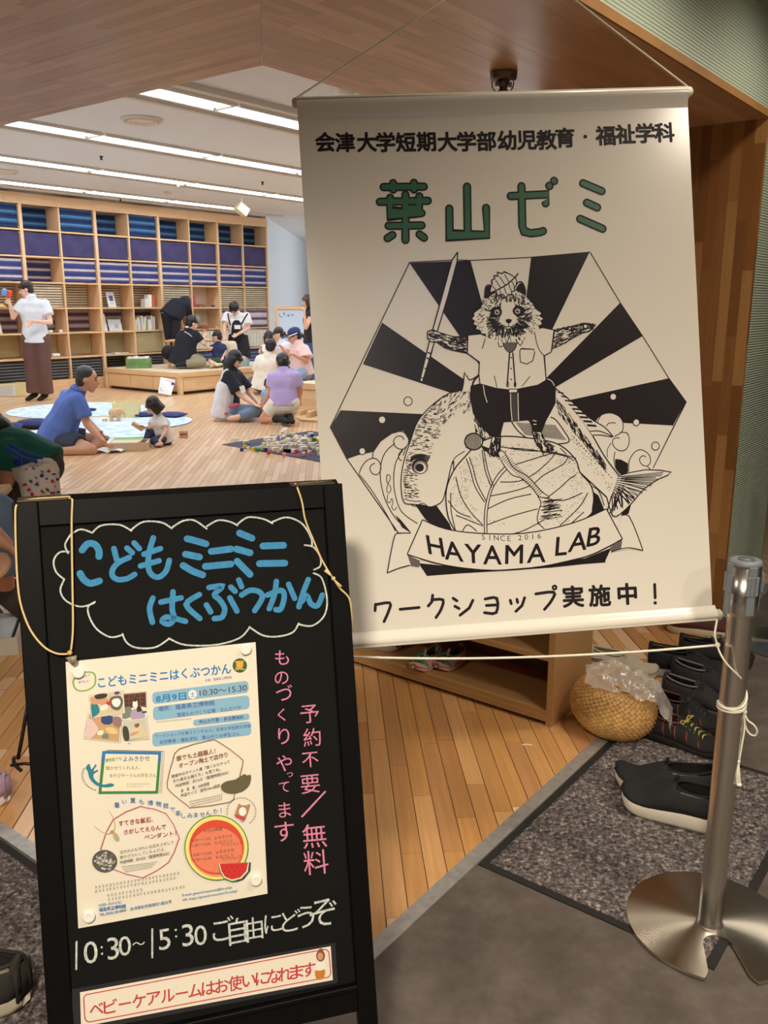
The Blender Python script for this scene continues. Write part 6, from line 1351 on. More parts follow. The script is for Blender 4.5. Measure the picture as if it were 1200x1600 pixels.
c0 = b3(113, 1030, .004); mb = MB(); mb.smooth = True; mb.add([c0 + Xp * x + Yp * y + ab.N * z for z in (.0, .004) for x, y in ((-.0095, -.004), (.007, -.0055), (.006, .004), (.0015, .0095), (-.004, .005))], [(4, 3, 2, 1, 0), (5, 6, 7, 8, 9)] + [(i, (i + 1) % 5, 5 + (i + 1) % 5, 5 + i) for i in range(5)]); mb.build('stone', mat('pendant_stone', (140, 136, 112), .35), PD)
CR2 = empty('knotted_cord', b3(513, 895), 'cream knotted cord hanging over the top right of the chalkboard', 'cord')
mb = MB(); mb.smooth = True; mb.tube(spline([b3(460, 756, -.03), b3(462, 757, -.012), b3(466, 766, .003), b3(472, 785, .004), b3(477, 812, .004), b3(490, 845, .004), b3(503, 875, .004), b3(519, 902, .004)], 8), .0016, 8); mb.build('cord', M_hemp, CR2)
mb = MB(); mb.smooth = True; mb.tube(spline([b3(521, 904, .004), b3(531, 919, .004), b3(545, 934, .003), b3(549, 955, -.004), b3(550, 985, -.02)], 8), .0016, 8); mb.build('cord', M_hemp, CR2)
mb = MB(); mb.smooth = True; mb.ell(b3(521, 904, .004), (.0036, .0036, .0036)); mb.build('knot', M_hemp, CR2)
for a, b in (((521, 903), (508, 891)), ((522, 906), (533, 917))): mb = MB(); mb.smooth = True; mb.tube([b3(*a, .0045), b3(*b, .0065)], [.0014, .0026], 8); mb.build('cord_end', M_hemp, CR2)
# ================================================================ mats, cubby, shoes, basket
def matbox(a0, a1, b0, b1, label):
    t = empty('entrance_mat', W((a0 + a1) / 2, (b0 + b1) / 2), label, 'door mat', 'entrance mats')
    wbox(MB(), a0, a1, b0, b1, 0.0005, .0035).build('rubber_border', M_rubber, t)
    # pile: bumpy surface
    mb = MB(); mb.smooth = True; nx = int((a1 - a0) / .0065); ny = int((b1 - b0) / .0065); e = .022; vs = []
    for j in range(ny + 1):
        for i in range(nx + 1):
            a = a0 + e + (a1 - a0 - 2 * e) * i / nx; b = b0 + e + (b1 - b0 - 2 * e) * j / ny; ed = i in (0, nx) or j in (0, ny)
            p = W(a, b); z = .0036 if ed else .0075 + .0022 * noise.noise(Vector((a * 190, b * 190, 0))) + .0012 * noise.noise(Vector((a * 420, b * 420, 7)))
            if ed: p += Vector((random.uniform(-.002, .002), random.uniform(-.002, .002), 0))
            vs.append((p.x, p.y, z))
    mb.add(vs, [(j * (nx + 1) + i, j * (nx + 1) + i + 1, (j + 1) * (nx + 1) + i + 1, (j + 1) * (nx + 1) + i) for j in range(ny) for i in range(nx)])
    mb.build('pile', M_mat, t, kind='stuff')
matbox(1.70, 2.625, .412, 1.008, 'grey speckled entrance mat under the steel stanchion and black slip-on shoes')
matbox(.10, 1.005, 1.25, 2.25, 'grey speckled entrance mat at the left under the black sneaker')
M_cub = wood('cubby_wood', (178, 138, 88), (188, 148, 98), A0, (1.2, .2), .5, .05, 'h'); 
def cubby():
    t = empty('shoe_cubby', W(2.65, 1.8), 'low brown wooden shoe cubby open to the left beneath the banner', 'shoe rack'); a0, a1, b0, b1, h = 2.49, 2.79, 1.205, 2.46, .66; th = .022
    for b in (b0, b1 - th): wbox(MB(), a0, a1, b, b + th, 0, h).build('side_panel', M_cub, t)
    for z in (.038, .235, .435): wbox(MB(), a0 + .002, a1 - .01, b0 + th, b1 - th, z, z + .018).build('shelf', M_cub, t)
    wbox(MB(), a0 - .001, a0 + .014, b0 + th, b1 - th, .016, .0375).build('front_lip', M_cub, t)
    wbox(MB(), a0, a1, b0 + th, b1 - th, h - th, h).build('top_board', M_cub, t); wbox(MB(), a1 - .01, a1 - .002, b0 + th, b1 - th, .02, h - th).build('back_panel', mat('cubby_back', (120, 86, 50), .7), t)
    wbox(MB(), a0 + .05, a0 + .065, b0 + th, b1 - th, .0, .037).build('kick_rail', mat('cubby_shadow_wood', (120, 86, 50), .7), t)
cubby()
# ---- shoes
def hw(t, W_): # half width along the shoe, toe at t=1
    return W_ * (0.36 + .17 * math.sin(min(1, t * 1.25) * math.pi * .62 + .1) + .0) * (1 if t < .86 else max(0.02, math.sqrt(max(0, 1 - ((t - .86) / .145) ** 2)))) * (1 if t > .1 else math.sqrt(max(0.03, 1 - ((.1 - t) / .105) ** 2)))
def shoe(pos, rz, L, W_, hh, col_u, col_s, label, style='sneaker', group=None, laces=None, sole_h=.028, side=1, low=False, open_t=.52, roll=0, par=None, accent=None, cat='shoe', parts_extra=None):
    t = empty('shoe', Vector(pos), label, cat, group); T = Matrix.Translation(Vector(pos)) @ Matrix.Rotation(rz, 4, 'Z') @ Matrix.Rotation(roll, 4, 'X')
    mu = mat('shoe_%d_%d_%d' % col_u, col_u, .85, bump=.4, bump_s=600); ms = mat('sole_%d_%d_%d' % col_s, col_s, .6); md = mat('shoe_inside', (26, 24, 24), .9)
    n = 22; cx = lambda q: .012 * side * math.sin(q * 3.0) * (L / .27)
    lift = lambda q: ((.028 if style == 'slip' else .02) * max(0, (q - .72) / .28) ** 2 + .008 * max(0, (.12 - q) / .12)) * (L / .27)
    # sole
    mb = MB(); mb.smooth = True; vs = []; rows = [(0, .92), (.25, 1.0), (.8, 1.04), (1.0, .98)]
    for i in range(n + 1):
        q = i / n; w = hw(q, W_) ; x = L * q; z0 = lift(q); sh = sole_h * (1.15 if q < .4 else 1.15 - .35 * (q - .4) / .6)
        ring = [(x, cx(q) - w * k, z0 + sh * f) for f, k in rows] + [(x, cx(q) + w * k, z0 + sh * f) for f, k in rows[::-1]]
        vs += ring
    m_ = 8; fs = [(i * m_ + k, i * m_ + (k + 1) % m_, (i + 1) * m_ + (k + 1) % m_, (i + 1) * m_ + k) for i in range(n) for k in range(m_)] + [tuple(range(m_)), tuple(n * m_ + k for k in range(m_ - 1, -1, -1))]
    mb.add(vs, fs, T); mb.build('sole', ms, t)
    # upper
    mb = MB(); mb.smooth = True; vs = []; K = 16; fs = []
    def top(q): return hh * (1.0 if q < .08 else 1.0 - .16 * math.sin((q - .08) / .3 * math.pi * .5) if q < .38 else .84 + .05 * (q - .38) / .14 if q < .52 else max(.30, .89 - 1.10 * ((q - .52) / .48) ** 1.15))
    for i in range(n + 1):
        q = i / n; w = hw(q, W_) * .96; x = L * q; z0 = lift(q) + sole_h * (1.1 if q < .4 else 1.1 - .35 * (q - .4) / .6); h = top(q) * (1 if q < .93 else math.sqrt(max(.02, 1 - ((q - .93) / .075) ** 2)))
        for k in range(K + 1):
            an = math.pi * k / K; cy = math.cos(an); sy = math.sin(an)
            e = .75 if q < .5 else .9; yy = -w * math.copysign(abs(cy) ** e, cy) * (1 - .22 * sy * (1 if q < .55 else .4)); zz = z0 + h * sy ** (.72 if q < .55 else .8)
            vs.append((x + (.0 if q > .05 else 0), cx(q) + yy, zz))
    for i in range(n):
        q = (i + .5) / n
        for k in range(K):
            if q < open_t and 4 <= k < K - 4 and q > .03 and not (q > open_t - .06 and (k < 5 or k > K - 6)): continue
            a = i * (K + 1) + k; fs.append((a, a + 1, a + K + 2, a + K + 1))
    # heel wall
    mb.add(vs, fs, T); o = mb.build('upper', mu, t); md_ = o.modifiers.new('thick', 'SOLIDIFY'); md_.thickness = .0045; md_.offset = -1
    ctr = [(L * .02, 0)] 
    mb = MB(); mb.smooth = True; mb.add([(L * q, cx(q) + s * hw(q, W_) * .86, lift(q) + sole_h + .003) for q in [j / 12 for j in range(13)] for s in (-1, 1)], [(2 * j, 2 * j + 2, 2 * j + 3, 2 * j + 1) for j in range(12)], T); mb.build('insole', md, t)
    # heel panel closes the back
    mb = MB(); mb.smooth = True; mb.add([(L * .012, y, z) for z in (sole_h * .8, sole_h + hh * .92) for y in (-hw(.02, W_) * .9, 0, hw(.02, W_) * .9)], [(0, 1, 4, 3), (1, 2, 5, 4)], T); o = mb.build('heel_counter', mu, t); o.modifiers.new('thick', 'SOLIDIFY').thickness = .004
    # collar ring
    pts = []
    for k in range(28):
        an = 2 * math.pi * k / 28; q = open_t * .5 + open_t * .5 * math.cos(an) * .97; q = max(.012, q); w = hw(max(q, .05), W_) * .62 * abs(math.sin(an)) ** .7 * math.copysign(1, math.sin(an)); z = lift(q) + sole_h * 1.08 + top(q) * (.93 if style != 'slip' else .9)
        pts.append(T @ Vector((L * q, cx(q) + w, z)))
    mb = MB(); mb.smooth = True; mb.tube(pts, .0042 if style != 'slip' else .003, 6, closed=True); mb.build('collar', accent_mat(accent, mu), t)
    if style in ('sneaker', 'trail'):
        mb = MB(); mb.smooth = True; q0, q1 = open_t - .1, .78; r = []
        for i in range(9):
            q = q0 + (q1 - q0) * i / 8; z = lift(q) + sole_h * .95 + top(q) * 1.03 + (.012 if i == 0 else 0); w = .022 * L / .27
            r += [(L * q, cx(q) - w, z - .004), (L * q, cx(q), z), (L * q, cx(q) + w, z - .004)]
        mb.add(r, [(3 * i + k, 3 * i + k + 1, 3 * i + k + 4, 3 * i + k + 3) for i in range(8) for k in range(2)], T); o = mb.build('tongue', mu, t); o.modifiers.new('thick', 'SOLIDIFY').thickness = .004
        ml = mat('lace_%d_%d_%d' % (laces or col_u), laces or col_u, .8)
        for i in range(5):
            q = open_t + .005 + .052 * i; z = lift(q) + sole_h * .95 + top(q) * 1.06; w = .026 * L / .27
            for s in (-1, 1): mb = MB(); mb.smooth = True; mb.tube([T @ Vector((L * q, cx(q) - s * w, z - .006)), T @ Vector((L * (q + .012), cx(q), z + .002)), T @ Vector((L * (q + .03), cx(q) + s * w, z - .008))], .0022, 6); mb.build('lace', ml, t)
        q = open_t; z = lift(q) + sole_h + top(q) * 1.06
        for s in (-1, 1):
            mb = MB(); mb.smooth = True; mb.tube(spline([T @ Vector(p) for p in ((L * q, cx(q), z), (L * q + .01, cx(q) + s * .02, z + .012), (L * q + .004, cx(q) + s * .04, z + .004), (L * q - .008, cx(q) + s * .025, z + .004), (L * q, cx(q), z))], 5), .002, 6); mb.build('lace_bow', ml, t)
    if style == 'slip':
        mb = MB(); mb.smooth = True; mb.tube(spline([T @ Vector(p) for p in ((L * open_t, cx(.5) - .004, sole_h + hh * .82), (L * open_t - .006, cx(.5), sole_h + hh * .82 + .024), (L * open_t - .002, cx(.5) + .004, sole_h + hh * .82 + .024), (L * open_t + .003, cx(.5), sole_h + hh * .84))], 5), .004, 8); mb.build('pull_tab', mu, t)
    if style == 'trail' and accent:
        am = accent_mat(accent, mu)
        for s in (-1, 1):
            for i in range(4):
                q = .30 + .15 * i; w = hw(q, W_) * 1.0; mb = MB(); mb.smooth = True
                mb.tube([T @ Vector((L * (q + .04), cx(q) + s * w * .98, sole_h * 1.0 + .006)), T @ Vector((L * (q + .01), cx(q) + s * w * .96, sole_h + top(q) * .45)), T @ Vector((L * (q - .01), cx(q) + s * w * .66, sole_h + top(q) * .86))], .0042, 6); mb.build('side_stripe', am, t)
    return t
def accent_mat(a, d): return d if a is None else mat('accent_%d_%d_%d' % a, a, .6)
def sh(px, py, z=0): return onz(px, py, z)
# black slip-ons with white soles on the mat (toes to the left)
def from_to(toe, heel, z=.008): a, b = sh(*toe, z), sh(*heel, z); d = a - b; return b, math.atan2(d.y, d.x), d.length
h, rz, L = from_to((990, 1262), (1140, 1302)); print('slip L', L)
shoe(h, rz, .29, .112, .068, (22, 23, 25), (214, 206, 190), 'nearer black slip-on shoe with thick white sole left of the steel post', 'slip', 'black slip-on pair', sole_h=.044, side=-1)
h2, rz2, L2 = from_to((975, 1226), (1122, 1250)); shoe(h2, rz2 + .02, .29, .108, .062, (22, 23, 25), (204, 196, 180), 'farther black slip-on shoe with heel loop behind its mate', 'slip', 'black slip-on pair', sole_h=.040, side=1)
# dark pile beyond the mat: pairs pointing right (away), heels left
def ft(hx, hy, tx, ty, z=.002): a, b = onz(tx, ty, z), onz(hx, hy, z); q = a - b; return b, math.atan2(q.y, q.x)
for (hx, hy, tx, ty, L, Wd, hh_, cu, cs, lb, stl, grp, lc, ac, so) in (
    (1005, 1143, 1125, 1186, .27, .10, .062, (24, 22, 22), (32, 28, 26), 'dark maroon striped trail shoe nearest the mat edge', 'trail', 'dark trail shoes', (170, 165, 80), (96, 36, 30), .026),
    (1010, 1112, 1130, 1150, .27, .10, .064, (20, 19, 20), (34, 30, 28), 'dark maroon striped trail shoe behind the nearest one', 'trail', 'dark trail shoes', (40, 44, 52), (88, 34, 28), .026),
    (1036, 1090, 1150, 1122, .26, .092, .066, (44, 38, 38), (110, 104, 96), 'navy and brown sneaker with pale collar piping, nearer of its pair', 'sneaker', 'navy sneakers', (28, 34, 54), (110, 106, 116), .024),
    (1050, 1064, 1160, 1094, .26, .092, .066, (36, 32, 34), (110, 104, 96), 'navy sneaker with pale collar piping, farther of its pair', 'sneaker', 'navy sneakers', (24, 28, 44), (100, 96, 108), .024),
    (1012, 1050, 1112, 1060, .30, .105, .080, (20, 19, 21), (178, 170, 160), 'black sneaker with pale heel sole standing on the boards', 'sneaker', 'black sneakers', (30, 28, 30), None, .034),
    (1060, 1030, 1150, 1040, .28, .10, .072, (22, 21, 23), (60, 54, 50), 'black sneaker behind the one with the pale heel sole', 'sneaker', 'black sneakers', (30, 28, 30), None, .028)):
    hp_, rz_ = ft(hx, hy, tx, ty); shoe(hp_, rz_, L, Wd, hh_, cu, cs, lb, stl, grp, laces=lc, accent=ac, sole_h=so)
shoe(sh(1040, 984, .0), R_(-14), .33, .115, .085, (84, 44, 44), (196, 180, 150), 'grey and red sneaker alone under the right end of the banner', 'sneaker', None, laces=(90, 80, 76), accent=(130, 36, 40), sole_h=.03)
# white canvas pair on the boards
shoe(sh(922, 1046, .0), R_(-22), .255, .098, .062, (190, 180, 158), (206, 196, 170), 'white scuffed sneaker behind the basket, farther of the pair', 'sneaker', 'white sneakers', laces=(200, 192, 176), sole_h=.03)
shoe(sh(905, 1062, .0), R_(-22), .255, .098, .062, (186, 176, 152), (206, 196, 170), 'white scuffed sneaker behind the basket, nearer of the pair', 'sneaker', 'white sneakers', laces=(200, 192, 176), sole_h=.03)
# shoes at the left
h, rz, L = from_to((-95, 1530), (42, 1572)); shoe(h, rz, .28, .105, .075, (52, 48, 42), (206, 196, 172), 'black sneaker with cream sole on the left mat', 'sneaker', None, laces=(60, 56, 50), sole_h=.032)
h, rz, L = from_to((-90, 1246), (14, 1254), .0); shoe(h + Vector((-.0, 0, 0)), math.pi + .5 if False else rz, .20, .082, .06, (170, 144, 170), (226, 220, 220), 'lilac child sneaker on the boards at the left edge', 'sneaker', None, laces=(224, 190, 214), sole_h=.028)
# shoes in the cubby
cz = .0535
shoe(onz(694, 1044, cz) + UV_ * .12, R_(232), .17, .072, .035, (196, 150, 140), (214, 170, 160), 'pink and green child sandal in the cubby, right of its pair', 'slip', 'child sandals', accent=(52, 140, 104), sole_h=.018, open_t=.62)
shoe(onz(655, 1044, cz) + UV_ * .12, R_(236), .17, .072, .035, (196, 150, 140), (214, 170, 160), 'pink and green child sandal in the cubby, left of its pair', 'slip', 'child sandals', accent=(52, 140, 104), sole_h=.018, open_t=.62)
for (px, l) in ((688, 'right'), (650, 'left')):
    base = onz(px, 1040, cz) + UV_ * .02
    for o2 in bpy.data.objects:
        if o2.get('label', '').startswith('pink and green child sandal') and l + ' of its pair' in o2.get('label', ''):
            root = o2
    T = Matrix.Translation(root.location) @ Matrix.Rotation(R_(232 if l == 'right' else 236), 4, 'Z')
    for q, zz in ((.10, .042), (.135, .034)):
        mb = MB(); mb.smooth = True; mb.tube(spline([T @ Vector((q, s * .036, z)) for s, z in ((-1, .016), (-.9, zz * .8), (0, zz * 1.25), (.9, zz * .8), (1, .016))], 4), .0075, 8); mb.build('green_strap', mat('accent_52_140_104', (52, 140, 104), .6), root)
shoe(onz(600, 1030, cz) + UV_ * .10, R_(140), .24, .09, .055, (150, 110, 104), (206, 192, 180), 'pinkish sneaker with pale sole in the cubby left of the sandals', 'sneaker', 'cubby sneakers', laces=(220, 214, 204), sole_h=.03)
shoe(onz(566, 1018, cz) + UV_ * .12, R_(150), .24, .09, .055, (176, 170, 156), (206, 200, 186), 'pale sneaker in the cubby beside the chalkboard edge', 'sneaker', 'cubby sneakers', laces=(220, 214, 204), sole_h=.03)
# ---- basket with plastic bag
BK = onz(922, 1157) + UV_ * .10 - NV * .01 ; 
def basket():
    p = BK; t = empty('woven_basket', p, 'round woven straw basket beside the shoe cubby', 'basket')
    M_st = mat('straw', (206, 160, 96), .6, noise_s=60, noise_a=.25)
    R0 = .142; prof = []; n = 56
    for i in range(n + 1):
        f = i / n; an = -1.12 + 2.22 * f; r = R0 * math.cos(an) ** .85 * (1 if f < .9 else 1); z = .098 + .100 * math.sin(an) * 1.02
        prof.append((max(.02, r), z))
    T = Matrix.Translation(p - Vector((0, 0, prof[0][1] - .006))) @ Matrix.Rotation(R_(12), 4, (.35, 1, 0))
    mb = MB(); mb.smooth = True; seg = 120
    mb.lathe(prof, seg, T, wob=lambda i, k: 1 + .030 * math.sin(k * math.pi * 2 / 3 + (i // 2) * math.pi) * (1 if i % 2 else -1) + .010 * (1 if i % 2 else -1))
    mb.build('woven_body', M_st, t)
    for k in range(2):
        mb = MB(); mb.smooth = True; rr = prof[-1][0] + .004; mb.tube([T @ Vector((rr * math.cos(a), rr * math.sin(a), prof[-1][1] + .004 + .008 * k + .0015 * math.sin(a * 24))) for a in [2 * math.pi * q / 72 for q in range(72)]], .0055, 6, closed=True); mb.build('rim_braid', M_st, t)
    # plastic bag
    M_pl = bpy.data.materials.new('clear_plastic'); M_pl.use_nodes = True; nt = M_pl.node_tree; b = nt.nodes['Principled BSDF']; b.inputs['Base Color'].default_value = (.85, .8, .75, 1); b.inputs['Roughness'].default_value = .18; b.inputs['Alpha'].default_value = .42; b.inputs['Specular IOR Level'].default_value = 1.0
    g = empty('plastic_bag', T @ Vector((0, 0, .19)), 'crumpled clear plastic bag lying over the mouth of the woven basket', 'plastic bag')
    mb = MB(); mb.smooth = True; vs = []; N_ = 44; M2 = 34
    for j in range(M2 + 1):
        for i in range(N_ + 1):
            u = i / N_ * 2 - 1; v = j / M2 * 2 - 1; x = u * .155 + .03; y = v * .095 * (1 - .2 * u * u); r = math.hypot(x * .9, y)
            z = .212 + .022 * math.exp(-(r / .08) ** 2) - max(0, abs(u) - .45) ** 1.4 * .15 * (1.35 if u > 0 else .35) - max(0, abs(v) - .6) * .06
            z += .022 * noise.noise(Vector((x * 24, y * 24, 1.7))) + .010 * noise.noise(Vector((x * 60, y * 55, 5.0)))
            vs.append((x, y, z))
    Tb = Matrix.Translation(p) @ Matrix.Rotation(R_(14), 4, (.35, 1, 0)) @ Matrix.Rotation(R_(-14), 4, 'Z')
    mb.add(vs, [(j * (N_ + 1) + i, j * (N_ + 1) + i + 1, (j + 1) * (N_ + 1) + i + 1, (j + 1) * (N_ + 1) + i) for j in range(M2) for i in range(N_)], Tb); mb.build('film', M_pl, g)
    mb = MB(); mb.smooth = True; mb.ell(Tb @ Vector((0, 0, .196)), (.06, .05, .02)); mb.build('packed_contents', mat('bag_contents', (150, 110, 80), .7), g)
basket()
# bright scrap on the boards
a_, b_ = onz(815, 1164, .0008), onz(832, 1164, .0008); MB().tube([a_, (a_ + b_) / 2 + Vector((0, .003, .001)), b_], .0016, 5).build('tape_scrap', M_paper, label='tiny white scrap of tape on the boards before the cubby', cat='scrap')
# ================================================================ people
def remesh(mb, name, m, parent, vox, smooth=4, fac=.5, **k):
    me = mb.mesh(name); me.materials.clear(); o = bpy.data.objects.new(name, me); COL.objects.link(o)
    r = o.modifiers.new('r', 'REMESH'); r.mode = 'VOXEL'; r.voxel_size = vox; r.use_smooth_shade = True
    if smooth: s = o.modifiers.new('s', 'SMOOTH'); s.iterations = smooth; s.factor = fac
    bpy.context.view_layer.update(); dg = bpy.context.evaluated_depsgraph_get()
    m2 = bpy.data.meshes.new_from_object(o.evaluated_get(dg)); bpy.data.objects.remove(o); bpy.data.meshes.remove(me)
    m2.materials.clear(); m2.materials.append(m); m2.polygons.foreach_set('use_smooth', [True] * len(m2.polygons)); m2.name = name
    return place(m2, name, parent, **k)
SKIN = (238, 194, 168)
def hand(mb, w, d, nrm, s):
    """palm and five fingers from wrist w along d, palm normal nrm"""
    d = d.normalized(); nrm = (nrm - d * nrm.dot(d)).normalized(); q = d.cross(nrm); s *= .95
    c = w + d * .045 * s
    for k in (-.024, -.008, .008, .024): mb.cap(w + q * k * .7 * s, w + d * .08 * s + q * k * s, .013 * s, .012 * s, 8)
    for k, L in ((-.028, .062), (-.010, .076), (.009, .072), (.027, .056)):
        a = w + d * .08 * s + q * k * s; b = a + (d * .9 - nrm * .35).normalized() * L * .5 * s; e = b + (d * .5 - nrm * .8).normalized() * L * .5 * s
        mb.cap(a, b, .0095 * s, .009 * s, 8); mb.cap(b, e, .009 * s, .0078 * s, 8)
    a = w + d * .025 * s - q * .026 * s; b = a + (d * .6 - q * .7).normalized() * .035 * s; e = b + (d * .9 - q * .2 - nrm * .2).normalized() * .03 * s
    mb.cap(a, b, .012 * s, .011 * s, 8); mb.cap(b, e, .011 * s, .009 * s, 8)
def person(label, Y, J, face, up=(0, 0, 1), s=1.0, vox=.011, top=None, bottom=None, hair=None, shoes=None, skin=SKIN, hands=True, group=None, extra=None, hs=None, torso=1.0, legs=True, flat=False):
    """J: joint -> (px, py, dY) of the photograph at depth Y"""
    P = {k: at(v[0], v[1], Y + (v[2] if len(v) > 2 else 0)) for k, v in J.items()}
    f = Vector(face).normalized(); u = Vector(up); u = (u - f * u.dot(f)).normalized(); r = f.cross(u)
    M = mat('skin_%d_%d_%d' % skin, skin, .55)
    pel, nk, hd = P['pel'], P['neck'], P['head']; hs = hs or s
    base = Vector((pel.x, pel.y, min(p.z for p in P.values())))
    t = empty('person', Vector((pel.x, pel.y, max(0, base.z - .05))), label, 'person', group)
    sl, sr = P['sl'], P['sr']; ax = (sr - sl); ax = ax.normalized() if ax.length > 1e-3 else r
    sp = (nk - pel).normalized(); ch = pel.lerp(nk, .68)
    def trunk(mb, g=0.0, lo=0.0, hi=1.0):
        a = pel + sp * lo * s
        for k in (-1, 0, 1):
            mb.cap(a + ax * k * .065 * s * torso, pel.lerp(nk, .40) + ax * k * .052 * s * torso, (.098 * torso + g) * s, (.086 * torso + g) * s, 12)
            mb.cap(pel.lerp(nk, .40) + ax * k * .052 * s * torso, ch + ax * k * .075 * s, (.086 * torso + g) * s, (.098 + g) * s, 12)
        mb.cap(sl.lerp(ch, .2), sr.lerp(ch, .2), (.060 + g) * s, (.060 + g) * s, 12)
        mb.cap(ch, nk, (.085 + g) * s, (.058 + g) * s, 12)
    b = MB(); trunk(b)
    b.cap(nk - sp * .03 * s, hd - u * .05 * hs - f * .012 * hs, .056 * s, .050 * hs, 12)
    Rm = Matrix((r, f, u)).transposed()
    b.ell(hd + u * .022 * hs - f * .008 * hs, (.074 * hs, .094 * hs, .088 * hs), rot=Rm)
    b.cap(hd - u * .03 * hs + f * .022 * hs, hd - u * .088 * hs + f * .052 * hs, .060 * hs, .032 * hs, 12)
    b.ell(hd - u * .02 * hs + f * .05 * hs, (.056 * hs, .045 * hs, .06 * hs), rot=Rm)
    b.cap(hd + f * .090 * hs + u * .008 * hs, hd + f * .112 * hs - u * .028 * hs, .009 * hs, .013 * hs, 8)
    for q in (-1, 1): b.ell(hd + r * q * .076 * hs - u * .012 * hs - f * .004 * hs, (.010 * hs, .020 * hs, .031 * hs), rot=Rm, seg=10, rings=8); b.ell(hd + f * .083 * hs - u * (.055 + .006 * q) * hs, (.024 * hs, .010 * hs, .006 * hs), rot=Rm, seg=10, rings=6)
    for e, w, sh_ in (('el', 'wl', sl), ('er', 'wr', sr)):
        if e in P:
            b.cap(sh_, P[e], .048 * s, .037 * s); b.cap(P[e], P[w], .037 * s, .026 * s)
            if hands:
                d = P.get('h' + e[1], P[w] + (P[w] - P[e])) - P[w]; hand(b, P[w], d, d.cross(ax) if d.cross(ax).length > .01 * d.length else u, s)
    hl, hr = pel - ax * .085 * s, pel + ax * .085 * s
    LEG = []
    for k_, a_, h0 in (('kl', 'al', hl), ('kr', 'ar', hr)):
        if k_ in P:
            b.cap(h0, P[k_], .086 * s, .058 * s); b.cap(P[k_], P[a_], .056 * s, .036 * s)
            ft = P.get('t' + k_[1]); 
            if ft is None: ft = P[a_] + (f * .14 - Vector((0, 0, .05))) * s
            b.cap(P[a_], ft, .040 * s, .026 * s); LEG.append((h0, P[k_], P[a_], ft))
    remesh(b, 'body', M, t, vox, 3)
    # face details
    for q in (-1, 1):
        mb = MB(); mb.smooth = True; mb.ell(hd + f * .079 * hs + r * q * .031 * hs + u * .006 * hs, (.0125 * hs, .010 * hs, .008 * hs), rot=Rm, seg=10, rings=6); mb.build('eye', mat('eye_dark', (38, 26, 24), .3), t)
        mb = MB(); mb.smooth = True; mb.tube([hd + f * .084 * hs + r * q * .016 * hs + u * .026 * hs, hd + f * .084 * hs + r * q * .034 * hs + u * .031 * hs, hd + f * .072 * hs + r * q * .052 * hs + u * .026 * hs], .0042 * hs, 6); mb.build('eyebrow', mat('brow_dark', (42, 32, 30), .8), t)
    mb = MB(); mb.smooth = True; mb.ell(hd + f * .0915 * hs - u * .057 * hs, (.020 * hs, .006 * hs, .0055 * hs), rot=Rm, seg=10, rings=6); mb.build('mouth', mat('lip', (176, 104, 96), .5), t)
    # clothing
    if top:
        c, sleeve = top['c'], top.get('sleeve', .6); mm = top.get('mat') or mat('cloth_%d_%d_%d' % c, c, .9, noise_s=12, noise_a=.06)
        mb = MB(); trunk(mb, top.get('g', .016), top.get('lo', .10))
        lo = top.get('hem', .10); gg = top.get('g', .016)
        for k in (-1, -.5, 0, .5, 1): mb.cap(pel - sp * lo * s + ax * k * .066 * s, pel + sp * .14 * s + ax * k * .060 * s, (.106 + gg + top.get('flare', 0)) * s * torso, (.096 + gg) * s * torso, 14, flat0=True)
        if sleeve > 0:
            for e, w, sh_ in (('el', 'wl', sl), ('er', 'wr', sr)):
                if e in P: mb.cap(sh_, sh_.lerp(P[e], sleeve), .064 * s, (.062 + top.get('gs', 0)) * s, 14, flat1=True)
        remesh(mb, top.get('name', 'shirt'), mm, t, vox, 7)
        if top.get('collar'):
            mb = MB(); mb.smooth = True; cc = nk + u * .0 ; q_ = [cc + (r * math.cos(a) * .066 + f * math.sin(a) * .064) * s + sp * (.012 + .012 * (1 - math.sin(a))) * s for a in [2 * math.pi * k / 20 for k in range(20)]]; mb.tube(q_, .013 * s, 8, closed=True); mb.build('collar', mm, t)
    if bottom and LEG:
        c = bottom['c']; mm = bottom.get('mat') or mat('cloth_%d_%d_%d' % c, c, .9, noise_s=12, noise_a=.06); ln = bottom.get('len', 1.0); g = bottom.get('g', .014); mb = MB()
        for k in (-1, 0, 1): mb.cap(pel - sp * .03 * s + ax * k * .055 * s, pel + sp * .06 * s + ax * k * .05 * s, (.112 + g * .4) * s, (.100 + g * .3) * s, 12)
        for h0, kn, an, ft in LEG:
            if ln <= 1: mb.cap(h0, h0.lerp(kn, ln), (.092 + g) * s, (.066 + g + (.086 - .066) * (1 - ln)) * s, 14, flat1=True)
            else:
                mb.cap(h0, kn, (.090 + g) * s, (.062 + g) * s, 14); mb.cap(kn, kn.lerp(an, ln - 1), (.062 + g) * s, (.046 + g * bottom.get('wide', 1.2)) * s, 14, flat1=True)
        remesh(mb, bottom.get('name', 'trousers'), mm, t, vox, 2)
    if shoes:
        for h0, kn, an, ft in LEG:
            mb = MB(); mb.cap(an, ft, .046 * s, .034 * s); mb.cap(an + (kn - an).normalized() * shoes.get('h', .04) * s, an, .047 * s, .048 * s, flat0=True); remesh(mb, shoes.get('name', 'shoe'), mat('cloth_%d_%d_%d' % shoes['c'], shoes['c'], .8), t, vox, 2)
